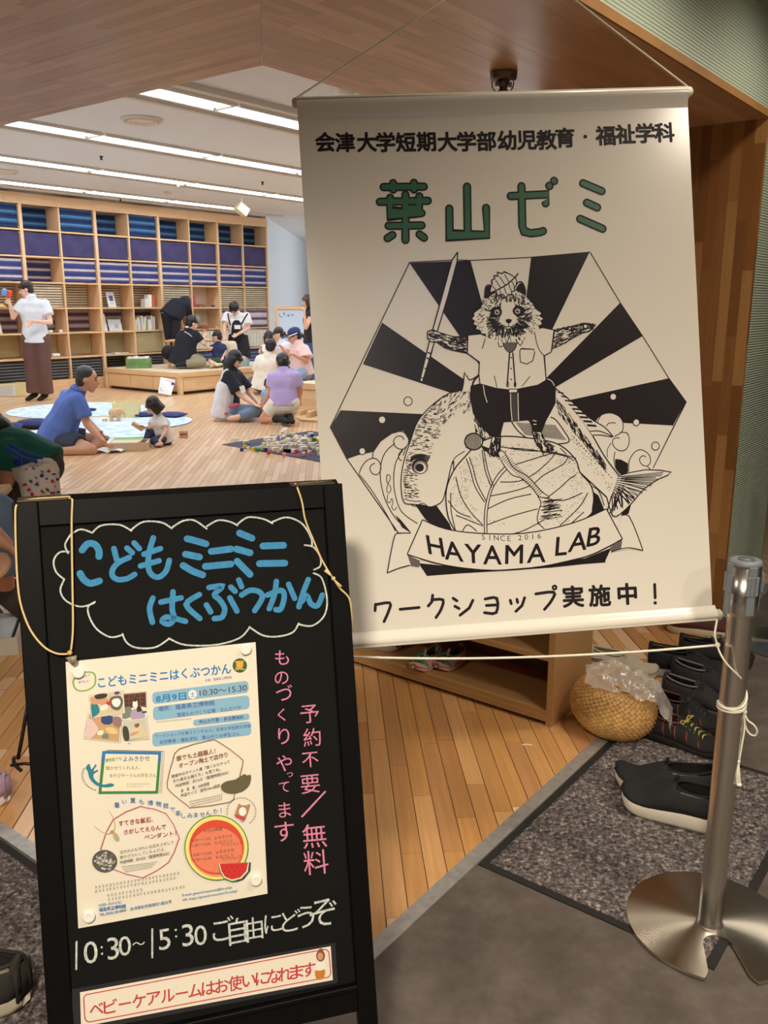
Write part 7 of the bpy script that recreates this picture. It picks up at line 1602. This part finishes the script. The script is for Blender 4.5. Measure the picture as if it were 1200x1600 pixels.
    # hair
    if hair:
        c = hair.get('c', (34, 28, 28)); mh = mat('hair_%d_%d_%d' % c, c, .38, noise_s=70, noise_a=.35, bump=.4, bump_s=180); k_ = hair.get('kind', 'short'); mb = MB(); v = vox * .8
        vol = hair.get('vol', 1.0)
        mb.ell(hd + u * .040 * hs - f * .022 * hs, (.086 * hs * vol, .094 * hs * vol, .086 * hs * vol), rot=Rm)
        mb.ell(hd - u * .012 * hs - f * .045 * hs, (.078 * hs * vol, .062 * hs * vol, .078 * hs), rot=Rm)
        if k_ != 'crop':
            for q in (-.9, -.5, 0, .5, .9): mb.cap(hd + u * .095 * hs + r * q * .04 * hs, hd + u * (.052 - .02 * abs(q)) * hs + f * (.082 - .02 * abs(q)) * hs + r * q * .062 * hs, .024 * hs, .014 * hs, 8)
        if k_ == 'bob':
            for a in range(-115, 116, 23):
                if abs(a) < 0: continue
                dr = (-f * math.cos(R_(a)) + r * math.sin(R_(a))); mb.cap(hd + u * .03 * hs + dr * .072 * hs, hd - u * (.088) * hs + dr * .088 * hs, .030 * hs, .022 * hs, 8)
        if k_ == 'long':
            dn = hair.get('dn', Vector((0, 0, -1)))
            for a in range(-100, 101, 20):
                dr = (-f * math.cos(R_(a)) + r * math.sin(R_(a))); p0 = hd + u * .02 * hs + dr * .074 * hs; p1 = hd - u * .09 * hs + dr * .082 * hs; p2 = p1 + (Vector(dn) * hair.get('L', .22) - f * .03 + dr * .02) * hs
                mb.cap(p0, p1, .028 * hs, .026 * hs, 8); mb.cap(p1, p2, .026 * hs, .012 * hs, 8)
        if k_ in ('tail', 'bun'):
            a = hd - f * .098 * hs + u * .0 * hs; b2 = a - f * .03 * hs - u * (.07 if k_ == 'tail' else .01) * hs; mb.cap(a, b2, .022 * hs, .022 * hs, 10); 
            if k_ == 'tail': mb.cap(b2, b2 - u * .06 * hs, .024 * hs, .010 * hs, 10)
            else: mb.ell(b2 - f * .01 * hs, (.03 * hs,) * 3)
        remesh(mb, 'hair', mh, t, v, 2)
    if extra: extra(t, P, f, u, r, s, hd, Rm, ax, sp)
    return t
WHT = (232, 234, 238); BLKc = (26, 26, 30)
# standing man with the cube
def ex(t, P, f, u, r, s, hd, Rm, ax, sp):
    a = P['neck'] + f * .07 * s; mb = MB(); mb.smooth = True; mb.tube([a, a - sp * .03 + f * .012, a - sp * .09 + f * .012], .006, 6); mb.build('neck_cord', mat('red_brown', (120, 50, 50), .7), t)
person('young man in white shirt and wide brown trousers standing and holding up a cube', 13.2,
       dict(head=(40.5, 452), neck=(49, 467), sl=(71, 474, .02), sr=(35, 473, -.05), el=(79, 504, -.05), wl=(52, 502, -.25), hl=(41, 510, -.28), er=(20.5, 496, -.12), wr=(15.5, 476, -.2), hr=(12, 466, -.2),
            pel=(56, 529), kl=(69, 572, 0), al=(71, 617, .05), tl=(61, 625, -.08), kr=(49, 572, -.02), ar=(55, 616, .0), tr=(43, 624, -.08)),
       (-.88, -.35, -.30), up=(-.1, 0, 1), s=1.0, top=dict(c=(226, 232, 240), sleeve=.62, gs=.022, g=.024, hem=.06, flare=.01, collar=1), bottom=dict(c=(104, 74, 66), len=1.93, g=.038, wide=2.0), hair=dict(kind='short', vol=1.04), shoes=dict(c=(30, 28, 30), name='shoe', h=.02), extra=ex)
p = at(10.5, 458, 13.0); t = empty('soft_cube', p, 'soft toy cube, half blue and half orange red, held up by the standing man', 'toy cube')
T = Matrix.Translation(p) @ Matrix.Rotation(.35, 4, 'Y') @ Matrix.Rotation(.5, 4, 'Z')
MB().box((-.065, -.05, -.045), (0, .05, .05), T, .012).build('blue_half', mat('cube_blue', (104, 166, 240), .6), t); MB().box((0, -.05, -.045), (.065, .05, .05), T, .012).build('red_half', mat('cube_red', (240, 84, 48), .6), t)
# man in blue polo sitting cross legged
def exb(t, P, f, u, r, s, hd, Rm, ax, sp):
    mb = MB(); mb.smooth = True; mb.ell(at(90, 699, 8.45), (.07, .05, .04)); mb.build('sock', mat('sock_grey', (150, 152, 156), .9), t)
person('grey-haired man in blue polo and dark shorts sitting cross-legged on the rug', 8.5,
       dict(head=(136, 592), neck=(121, 612), sl=(104, 618, .17), sr=(122, 624, -.14), er=(137, 664, -.16), wr=(160, 688, -.22), hr=(166, 694, -.25), el=(134, 655, .22), wl=(156, 676, .12), hl=(162, 684, .05),
            pel=(87, 683), kr=(142, 703, -.22), ar=(96, 705, -.28), tr=(82, 703, -.25), kl=(158, 689, .22), al=(138, 704, .0), tl=(126, 706, -.1)),
       (.93, .20, -.18), up=(.1, 0, 1), s=1.06, torso=1.2, top=dict(c=(92, 120, 196), sleeve=.72, gs=.012, g=.02, collar=1, hem=.04), bottom=dict(c=(62, 70, 88), len=.66, g=.03, name='shorts'), hair=dict(kind='crop', c=(52, 52, 54), vol=.96), skin=(216, 164, 134), extra=exb)
# toddler
person('toddler with dark bob, white top and navy leggings sitting on the floor', 8.9,
       dict(head=(240, 634), neck=(247, 651), sl=(238, 658, .05), sr=(257, 658, -.05), er=(259, 674, -.12), wr=(249, 689, -.2), hr=(243, 693, -.2), el=(236, 668, -.02), wl=(226, 668, -.1), hl=(221, 665, -.12),
            pel=(256, 685), kl=(234, 674, -.02), al=(228, 690, -.08), tl=(220, 692, -.1), kr=(240, 689, -.15), ar=(252, 694, -.2), tr=(244, 695, -.24)),
       (-.72, -.25, -.65), up=(-.3, -.1, 1), s=.56, hs=.80, vox=.008, top=dict(c=(236, 230, 222), sleeve=.6, gs=.02, g=.035, hem=.08), bottom=dict(c=(60, 66, 94), len=1.9), hair=dict(kind='bob', c=(38, 27, 25)), shoes=None)
p0, p1 = at(207, 661, 8.78), at(223, 671, 8.78); MB().tube([p0, p1], .028, 4).build('wooden_plank', mat('plank_beech', (216, 178, 134), .5), label='small wooden plank held in the hand of the toddler', cat='toy')
# woman with long hair and printed apron
def exw(t, P, f, u, r, s, hd, Rm, ax, sp):
    mb = MB(); pel, nk = P['pel'], P['neck']; mm = mat('apron_white', (228, 224, 228), .85, noise_s=14, noise_a=.10)
    for k in (-1, 0, 1): mb.cap(pel - sp * .07 + ax * k * .05 + Vector((-.05, -.05, 0)), pel.lerp(nk, .55) + ax * k * .06 + Vector((-.035, -.035, 0)), .15, .118, 16, flat0=True)
    mb.cap(pel + Vector((-.12, -.08, -.09)), pel + Vector((.12, -.10, -.02)), .11, .10, 14, flat0=True)
    remesh(mb, 'apron', mm, t, .011, 2)
    mb = MB(); mb.smooth = True; mb.tube([at(351, 625, 10.72), at(344, 600, 10.78), at(350, 581, 10.80), at(357, 577, 10.82)], .020, 8); mb.build('apron_strap', mm, t)
    mb = MB(); mb.smooth = True; mb.ell(at(366, 634, 10.66), (.075, .016, .030), rot=Matrix.Rotation(-.25, 3, 'Y')); mb.ell(at(354, 646, 10.66), (.03, .014, .016)); mb.build('pink_print', mat('print_rose', (176, 92, 108), .8, noise_s=25, noise_a=.4), t)
    mb = MB(); mb.box((-.03, 0, -.04), (.03, .006, .04), Matrix.Translation(at(379, 608, 10.65)) @ Matrix.Rotation(-.3, 4, 'Y')); mb.build('name_tag', M_paper, t)
person('long-haired woman in black tee and white printed apron sitting on the floor', 10.9,
       dict(head=(367, 562), neck=(362, 577), sl=(370, 584, .16), sr=(357, 586, -.14), er=(374, 616, -.18), wr=(398, 632, -.24), hr=(408, 636, -.26), el=(388, 612, .15), wl=(404, 630, -.02), hl=(410, 634, -.08),
            pel=(357, 642), kr=(398, 642, -.18), ar=(372, 652, -.3), tr=(358, 654, -.3), kl=(402, 645, .1), al=(418, 650, .2), tl=(426, 650, .2)),
       (.80, -.12, -.55), up=(.3, 0, 1), s=.98, top=dict(c=(30, 32, 44), sleeve=.86, gs=.032, g=.022, hem=.05), bottom=dict(c=(118, 140, 168), len=1.9, name='jeans'), hair=dict(kind='long', L=.32, c=(26, 23, 25)), extra=exw)
# kneeling person in lilac
person('dark-haired person in lilac tee and cream shorts kneeling with their back turned', 10.5,
       dict(head=(441, 567, .1), neck=(443, 580, .04), sl=(425, 588, .02), sr=(462, 587, .0), el=(423, 612, .06), wl=(414, 628, .15), hl=(408, 634, .16), er=(469, 612, .05), wr=(467, 626, .15), hr=(464, 634, .2),
            pel=(444, 630, 0), kl=(411, 655, .05), al=(440, 655, -.12), tl=(449, 659, -.26), kr=(446, 655, .30), ar=(452, 650, -.05), tr=(457, 659, -.24)),
       (-.35, .80, -.42), up=(0, .35, 1), s=.96, top=dict(c=(196, 178, 232), sleeve=.62, gs=.012, g=.022, hem=.04), bottom=dict(c=(232, 228, 216), len=.62, g=.028, name='shorts'), hair=dict(kind='bun', c=(34, 34, 40)), shoes=dict(c=(26, 26, 26), name='boot', h=.13), skin=(222, 164, 132))
person('small child in pale blue clothes half hidden before the lilac kneeling person', 11.0,
       dict(head=(421, 601), neck=(420, 609), sl=(415, 612), sr=(426, 612), el=(413, 619), wl=(411, 629), hl=(409, 633), er=(428, 620), wr=(424, 630), pel=(419, 630), kl=(412, 640, -.1), al=(410, 650, -.05), kr=(424, 640), ar=(426, 650)),
       (-.6, -.5, -.5), s=.5, hs=.7, vox=.008, top=dict(c=(176, 204, 226), sleeve=.7, g=.03, hem=.1), bottom=dict(c=(196, 214, 232), len=.8), hair=dict(kind='short', c=(38, 27, 25)))
# man in white shirt seen from behind
person('black-haired man in loose white shirt seen from behind, seated before the platform', 14.1,
       dict(head=(424, 542), neck=(420, 554), sl=(405, 561), sr=(433, 560), el=(399, 580, .1), wl=(402, 590, .32), er=(440, 578, .12), wr=(436, 590, .32), pel=(413, 598), kl=(394, 596, .25), al=(404, 606, .4), kr=(434, 598, .3), ar=(420, 606, .45)),
       (.25, .95, -.25), s=1.0, top=dict(c=(236, 232, 222), sleeve=.9, gs=.012, g=.03, hem=.10, flare=.02, collar=1), bottom=dict(c=(98, 104, 118), len=1.9, g=.02), hair=dict(kind='short', c=(28, 26, 28), vol=1.06), shoes=dict(c=(60, 60, 64)))
# woman in pink with cap
def excap(t, P, f, u, r, s, hd, Rm, ax, sp):
    nav = mat('cap_navy', (44, 56, 108), .8); mb = MB(); mb.smooth = True; mb.ell(hd + u * .05 - f * .012, (.094, .104, .078), rot=Rm); mb.build('cap', nav, t)
    mb = MB(); mb.smooth = True; mb.ell(hd + u * .045 + f * .13, (.070, .07, .010), rot=Rm); mb.build('cap_brim', nav, t)
    mb = MB(); mb.smooth = True; mb.tube([hd + u * .035 + (r * math.cos(a) * .097 + f * (math.sin(a) * .106 - .01)) for a in [math.pi * k / 14 for k in range(-1, 16)]], .008, 6); mb.build('cap_edge', M_paper, t)
    mb = MB(); mb.smooth = True; mb.tube([hd + u * .075 + (r * math.cos(a) * .088 + f * (math.sin(a) * .1 - .01)) for a in [R_(d) for d in (40, 60, 80, 100)]], .010, 6); mb.build('cap_letters', M_paper, t)
person('woman in pale pink blouse, jeans and navy cap sitting behind the right platform', 12.9,
       dict(head=(460, 525), neck=(466, 538), sl=(456, 545, .12), sr=(477, 545, -.1), er=(479, 563, -.16), wr=(463, 557, -.3), hr=(455, 553, -.32), el=(450, 556, .02), wl=(443, 548, -.2), hl=(440, 543, -.22),
            pel=(472, 580), kl=(455, 586, -.1), al=(456, 612, -.05), kr=(462, 590, -.28), ar=(463, 615, -.25)),
       (-.85, -.30, -.38), s=.98, top=dict(c=(238, 206, 204), sleeve=.75, gs=.05, g=.026, hem=.06, flare=.02), bottom=dict(c=(150, 178, 212), len=1.9, name='jeans'), hair=dict(kind='tail', c=(44, 30, 28)), extra=excap, skin=(226, 168, 140))
person('girl with a ponytail in a white tee behind the woman in the cap', 15.0,
       dict(head=(435, 522), neck=(440, 533), sl=(434, 538, .08), sr=(449, 539, -.06), er=(450, 551, -.1), wr=(440, 554, -.2), el=(430, 550, 0), wl=(426, 556, -.1), pel=(446, 565), kl=(432, 570, -.1), al=(432, 590), kr=(438, 572, -.2), ar=(438, 592)),
       (-.85, -.1, -.35), s=.82, hs=.95, top=dict(c=(228, 232, 246), sleeve=.6, g=.022, gs=.02), bottom=dict(c=(80, 90, 120), len=1.2), hair=dict(kind='tail', c=(52, 42, 38)))
person('dark-haired girl in white sleeves just behind the man in the white shirt', 15.4,
       dict(head=(420, 528), neck=(421, 538), sl=(412, 543), sr=(431, 543), el=(408, 554, -.1), wl=(408, 546, -.25), hl=(404, 538, -.3), er=(434, 554), wr=(430, 560, -.1), pel=(421, 566), kl=(414, 572, -.2), al=(414, 590), kr=(428, 572, -.2), ar=(428, 590)),
       (-.2, -.85, -.5), s=.84, hs=.95, top=dict(c=(240, 238, 236), sleeve=.8, g=.022, gs=.02), bottom=dict(c=(80, 90, 120), len=1.2), hair=dict(kind='long', L=.1, c=(44, 34, 34)))
person('standing woman in black vest top and blue jeans cut by the banner edge', 14.4,
       dict(head=(481, 470), neck=(485, 483), sl=(480, 490, .1), sr=(488, 490, -.1), er=(478, 512, -.2), wr=(476, 494, -.25), hr=(475, 484, -.22), el=(478, 515, .1), wl=(486, 522, 0), pel=(487, 534), kl=(487, 574, .06), al=(489, 604, .06), kr=(491, 574, -.06), ar=(493, 607, -.06)),
       (-.92, -.2, -.25), s=.95, top=dict(c=(36, 34, 40), sleeve=.28, g=.018, hem=.02), bottom=dict(c=(62, 96, 150), len=1.92, name='jeans'), hair=dict(kind='bob', c=(62, 42, 38)), shoes=dict(c=(60, 60, 64)))
# person bending, all black
person('person in black bending forward at the bookcase', 16.3,
       dict(head=(290, 474, .35), neck=(286, 470, .15), sl=(277, 474, .05), sr=(293, 477, .1), el=(281, 492, .3), wl=(284, 506, .4), er=(296, 494, .3), wr=(297, 506, .4), pel=(268, 492), kl=(263, 520, .0), al=(266, 545, .05), kr=(274, 520, -.05), ar=(274, 548)),
       (.5, .3, -.8), up=(.5, .4, .5), s=1.02, torso=1.15, top=dict(c=(30, 33, 44), sleeve=.95, g=.022, hem=.05), bottom=dict(c=(28, 30, 38), len=1.95), hair=dict(kind='short', c=(24, 22, 24)), shoes=dict(c=BLKc))
# black polo and khaki, on the platform
def exk(t, P, f, u, r, s, hd, Rm, ax, sp):
    mb = MB(); mb.smooth = True; mb.tube([at(288, 518, 14.82), at(294, 521, 14.80), at(300, 526, 14.82)], .006, 6); mb.build('piping', M_paper, t)
    mb = MB(); mb.smooth = True; mb.ell(at(292, 511, 14.83), (.03, .015, .015)); mb.build('collar_patch', M_paper, t)
    mb = MB(); mb.smooth = True; mb.ell(at(264, 551, 15.1), (.13, .10, .13)); mb.build('bag', mat('cloth_26_26_30', BLKc, .8), t)
person('person in black polo and khaki trousers sitting on the platform with their back turned', 15.0,
       dict(head=(300, 505), neck=(295, 516), sl=(283, 522, 0), sr=(307, 523, -.03), er=(317, 536, -.02), wr=(319, 527, .02), hr=(320, 520, .05), el=(276, 542, .1), wl=(286, 548, .3), pel=(286, 558), kl=(312, 560, .35), al=(292, 566, .45), kr=(315, 565, -.08), ar=(287, 569, -.15), tr=(277, 571, -.18)),
       (.75, .55, -.3), s=1.02, torso=1.15, top=dict(c=(30, 33, 44), sleeve=.75, g=.024, hem=.12, flare=.02), bottom=dict(c=(150, 144, 116), len=1.85, g=.02), hair=dict(kind='short', c=(24, 22, 24), vol=1.05), shoes=dict(c=BLKc, name='sock'), extra=exk)
person('little boy in navy tee sitting on the platform beside the low table', 15.2,
       dict(head=(339, 526), neck=(341, 536), sl=(334, 541), sr=(350, 541), el=(329, 545, -.1), wl=(322, 541, -.1), hl=(318, 538, -.1), er=(352, 551, 0), wr=(348, 558, -.1), pel=(342, 562), kl=(328, 564, -.1), al=(336, 568, -.2), kr=(330, 566, -.2), ar=(340, 570, -.25), tr=(346, 569, -.28)),
       (-.85, .1, -.25), s=.62, hs=.86, vox=.009, top=dict(c=(48, 56, 98), sleeve=.6, g=.03, gs=.02, hem=.08), bottom=dict(c=(58, 82, 66), len=.9, name='shorts'), hair=dict(kind='short', c=(40, 32, 30)), shoes=dict(c=(232, 234, 180), name='sock'))
def exo(t, P, f, u, r, s, hd, Rm, ax, sp):
    m = mat('overall_black', (30, 31, 40), .85); pel = P['pel']; nk = P['neck']; mb = MB()
    for k in (-1, 0, 1): mb.cap(at(373, 558, 16.0) + ax * k * .08, pel + sp * .12 + ax * k * .05, .150, .128, 16, flat0=True)
    mb.cap(pel + sp * .08 - Vector((0, .03, 0)), pel.lerp(nk, .62) - Vector((0, .06, 0)), .13, .105, 14)
    remesh(mb, 'overall_dress', m, t, .011, 2)
    for a, b in ((at(360, 508, 15.72), at(356, 490, 15.8)), (at(377, 507, 15.72), at(387, 490, 15.82))): mb = MB(); mb.smooth = True; mb.tube([a, a.lerp(b, .5) - Vector((0, .03, 0)), b], .014, 6); mb.build('strap', m, t)
    mb = MB(); mb.box((-.055, 0, -.035), (.055, .005, .035), Matrix.Translation(at(371, 511, 15.66))); mb.build('name_tag', M_paper, t)
person('woman in white tee and black overall dress bending over the draped stool', 16.0,
       dict(head=(366, 483, -.12), neck=(370, 491, -.02), sl=(386, 493, .02), sr=(355, 492, .0), el=(388, 513, -.05), wl=(372, 522, -.25), hl=(364, 527, -.3), er=(351, 510, -.1), wr=(351, 521, -.2), hr=(351, 528, -.22), pel=(373, 536, .05), kl=(380, 560, -.1), al=(380, 562, .3), kr=(368, 560, -.1), ar=(368, 562, .3)),
       (-.15, -.62, -.76), up=(0, -.6, .8), s=1.0, top=dict(c=(236, 236, 238), sleeve=.72, gs=.03, g=.018), bottom=dict(c=(30, 31, 40), len=.9), hair=dict(kind='short', c=(36, 28, 30), vol=1.08), extra=exo)
# low table and draped stool, small things
def ltable():
    p = W(9.75, 12.0, .35); c = at(318, 545, 15.5); X, Y = c.x, c.y; zt = at(318, 531, 15.5).z
    t = empty('low_table', (X, Y, .35), 'low wooden table between the sitter in black and the little boy', 'table')
    MB().box((X - .62, Y - .2, zt - .03), (X + .28, Y + .3, zt), None, .005).build('tabletop', M_toy, t)
    for x in (X - .6, X + .22):
        for y in (Y - .18, Y + .25): MB().box((x, y, .351), (x + .05, y + .05, zt - .03)).build('leg', M_toy, t)
    mb = MB(); mb.box((X - .1, Y - .1, zt + .001), (X + .1, Y + .06, zt + .02), None, .006); mb.build('craft_tray', M_paper, label='white craft tray with bits on the low wooden table', cat='tray')
    mb = MB(); mb.smooth = True; mb.lathe([(.03, 0), (.032, .06), (.02, .1)], 12, Matrix.Translation((X + .2, Y, zt + .001))); mb.build('glue_bottle', mat('bottle_yellow', (226, 200, 90), .5), label='small yellow bottle on the low wooden table', cat='bottle')
    p = at(357, 552, 15.5); zt = at(357, 533, 15.5).z; t = empty('draped_stool', (p.x, p.y, .35), 'stool draped with a cream cloth under the hands of the bending woman', 'stool')
    mb = MB(); mb.smooth = True; n = 40; vs = []
    for j, (rr, z) in enumerate(((0.001, zt), (.10, zt), (.135, zt - .012), (.15, zt - .08), (.165, .44), (.172, .36))):
        for k in range(n): a = 2 * math.pi * k / n; q = 1 + (.10 * math.sin(a * 9) * (j - 2) / 3 if j > 2 else 0); vs.append((p.x + rr * q * math.cos(a), p.y + rr * q * math.sin(a), z))
    mb.add(vs, [(j * n + k, j * n + (k + 1) % n, (j + 1) * n + (k + 1) % n, (j + 1) * n + k) for j in range(5) for k in range(n)]); mb.build('cloth', mat('cream_drape', (226, 208, 184), .8), t)
    for k in (-1, 1): MB().box((p.x + k * .06 - .015, p.y - .015, .351), (p.x + k * .06 + .015, p.y + .015, zt - .02)).build('leg', M_toy, t)
    p = at(380, 566, 15.7); MB().box((p.x - .10, p.y - .1, .351), (p.x + .10, p.y + .1, .351 + .10), None, .004).build('teal_box', mat('teal_box', (140, 180, 190), .5), label='pale teal box on the platform under the overall dress', cat='box')
    p = at(398, 566, 15.7); MB().box((p.x - .09, p.y - .1, .351), (p.x + .10, p.y + .1, .351 + .07), None, .004).build('white_box', M_paper, label='white box on the platform next to the teal box', cat='box')
    p = at(470, 595, 12.9); MB().box((p.x - .2, p.y - .16, 0), (p.x + .24, p.y + .2, .30), None, .01).build('wooden_stool', M_toy, label='wooden box seat under the woman in the cap', cat='stool')
ltable()
# left foreground: squatting person in green with a tote bag, and the person at the picture edge
person('person in dark green tee bending forward at the left edge', 4.15,
       dict(head=(-12, 676, .02), neck=(14, 698, .02), sl=(22, 700, .20), sr=(16, 708, -.14), er=(10, 752, -.18), wr=(-14, 800, -.2), hr=(-25, 815, -.2), el=(0, 760, .2), wl=(-20, 800, .2), pel=(58, 722), kr=(12, 800, -.10), ar=(48, 905, -.05), tr=(10, 925, -.1), kl=(20, 800, .25), al=(55, 880, .25), tl=(15, 895, .2)),
       (-.55, -.1, -.8), up=(-.75, 0, .55), s=.92, vox=.008, torso=1.02, top=dict(c=(26, 104, 90), sleeve=.66, g=.026, hem=.07), bottom=dict(c=(72, 60, 56), len=1.85, g=.004), hair=dict(kind='short', c=(30, 28, 28)), shoes=dict(c=(60, 52, 48)), skin=(206, 150, 122))
person('person in light jeans reaching down, cut by the left picture edge', 3.35,
       dict(head=(-120, 640), neck=(-110, 700), sl=(-100, 720, .1), sr=(-90, 725, -.1), er=(-40, 800, -.12), wr=(10, 850, -.16), hr=(26, 868, -.16), el=(-70, 800, .15), wl=(-20, 850, .1), pel=(-100, 880), kr=(-4, 800, .02), ar=(10, 930, .1), tr=(40, 960, .0), kl=(-30, 830, .25), al=(-20, 950, .3), tl=(0, 970, .3)),
       (.7, 0, -.7), up=(.7, 0, .7), s=.98, vox=.008, top=dict(c=(210, 208, 204), sleeve=.6, g=.014), bottom=dict(c=(112, 142, 178), len=1.7, g=.016, name='jeans'), hair=dict(kind='short', c=(30, 28, 28)), shoes=dict(c=(70, 62, 56)), skin=(206, 150, 122))
def tote():
    Yb = 3.80; t = empty('tote_bag', at(60, 800, Yb), 'white cotton tote bag with red and blue doodles and blue straps', 'bag')
    m = mat('tote_cotton', (232, 228, 220), .9, noise_s=18, noise_a=.10, bump=.4, bump_s=40)
    out = [(18, 732), (30, 729), (50, 722), (66, 715), (80, 716), (88, 722), (93, 733), (93, 748), (96, 778), (99, 812), (40, 815), (34, 778), (29, 757), (21, 745)]
    mb = MB(); mb.smooth = True; vs = []; c = (62, 765); L = 7
    for side in (1, -1):
        for j in range(L + 1):
            k = 1 - j / L * .96
            for q in out:
                x = c[0] + (q[0] - c[0]) * k; y = c[1] + (q[1] - c[1]) * k; d = .05 * (1 - k * k) ** .5 + .008 * noise.noise(Vector((x * .12, y * .12, 3))) * (1 - k); vs.append(at(x, y, Yb - side * d))
    n = len(out); fs = []
    for sd in range(2):
        o = sd * (L + 1) * n
        for j in range(L):
            for k in range(n): f = (o + j * n + k, o + j * n + (k + 1) % n, o + (j + 1) * n + (k + 1) % n, o + (j + 1) * n + k); fs.append(f if sd else f[::-1])
        f = tuple(o + L * n + k for k in range(n)); fs.append(f if sd else f[::-1])
    mb.add(vs, fs); mb.build('bag_body', m, t)
    mb = MB(); rr = random.Random(4); red_ = mat('doodle_red', (206, 50, 66), .8); blu = mat('doodle_blue', (44, 64, 176), .8); gr = mat('doodle_grey', (90, 92, 100), .8)
    parts = {0: MB(), 1: MB(), 2: MB()}
    spots = [(32, 737, 2, 1), (41, 733, 3, 0), (52, 732, 2, 2), (65, 743, 4, 1), (76, 736, 4, 0), (66, 737, 2, 0), (39, 757, 4, 0), (48, 752, 3, 2), (57, 757, 3, 1), (58, 754, 2, 0), (66, 768, 4, 0), (45, 765, 3, 0), (74, 765, 3, 2), (80, 770, 2, 2), (84, 770, 3, 0), (90, 749, 3, 1), (82, 752, 4, 0), (91, 769, 3, 1), (84, 741, 3, 1), (56, 746, 2, 2), (73, 748, 2, 1), (50, 772, 3, 0), (86, 760, 2, 2)]
    for x, y, r0, ci in spots:
        k = math.hypot((x - c[0]) / 34, (y - c[1]) / 48); d = .052 * max(0.02, 1 - min(1, k) ** 2) ** .5 + .006; q = at(x, y, Yb - d); parts[ci].smooth = True; w = r0 * Yb / FPX * .9
        parts[ci].ell(q, (w * rr.uniform(.8, 1.4), .004, w * rr.uniform(.5, 1.0)), seg=8, rings=5, rot=Matrix.Rotation(rr.uniform(-1, 1), 3, 'Y'))
    for i, (nm, mm) in enumerate((('red_doodles', red_), ('blue_doodles', blu), ('grey_doodles', gr))): parts[i].build(nm, mm, t, kind='stuff')
    bs = mat('strap_blue', (34, 66, 170), .7)
    for a, b in (((14, 694), (67, 716)), ((9, 700), (58, 722))):
        p0, p1 = at(a[0], a[1], Yb - .12), at(b[0], b[1], Yb - .06); mb = MB(); mb.smooth = True; d = (p1 - p0).normalized(); q = Vector((-d.z, 0, d.x)) * .008
        pm_ = p0.lerp(p1, .5) + Vector((0, -.01, -.006)); mb.add([p0 - q, p0 + q, pm_ + q, pm_ - q, p1 + q, p1 - q] + [v + Vector((0, .003, 0)) for v in (p0 - q, p0 + q, pm_ + q, pm_ - q, p1 + q, p1 - q)], [(0, 1, 2, 3), (3, 2, 4, 5), (9, 8, 7, 6), (11, 10, 8, 9), (1, 7, 8, 2), (2, 8, 10, 4), (0, 3, 9, 6), (3, 5, 11, 9)]); mb.build('strap', bs, t)
    mb = MB(); mb.smooth = True; mb.ell(at(28, 722, Yb + .0), (.02, .012, .022), rot=Matrix.Rotation(.7, 3, 'Y')); mb.build('strap_end', bs, t)
tote()
# wooden spoon-like paddle, round stool seat and white tray at the left edge
mb = MB(); mb.smooth = True; mb.tube([at(-10, 772, 3.6), at(6, 766, 3.6), at(16, 761, 3.6)], [.02, .026, .014], 10); mb.build('wooden_paddle', mat('paddle_wood', (232, 202, 164), .5), label='rounded wooden paddle end beside the tote bag', cat='wooden tool')
mb = MB(); mb.smooth = True; p = at(-14, 888, 3.15); mb.lathe([(.072, -.012), (.078, -.006), (.078, .006), (.07, .012)], 32, Matrix.Translation(p) @ Matrix.Rotation(.5, 4, 'X') @ Matrix.Rotation(-.2, 4, 'Y')); mb.build('wooden_disc', mat('disc_wood', (214, 170, 140), .5), label='round wooden disc held at the left picture edge', cat='wooden disc')
p = onz(10, 1010); t = empty('white_carton', p, 'open white carton on the floor at the left edge', 'box'); T = Matrix.Translation(p) @ Matrix.Rotation(R_(16), 4, 'Z')
for lo, hi in (((-.34, -.11, 0), (.06, -.1, .075)), ((.05, -.1, 0), (.06, .22, .075)), ((-.34, .21, 0), (.06, .22, .075)), ((-.34, -.1, 0), (-.33, .21, .075)), ((-.33, -.1, 0), (.05, .21, .006))): MB().box(lo, hi, T).build('side', mat('carton_grey', (206, 200, 190), .6), t)
MB().box((-.33, -.07, .05), (.03, .2, .062), T).build('inner_board', mat('board_bluewhite', (206, 216, 222), .4), t)
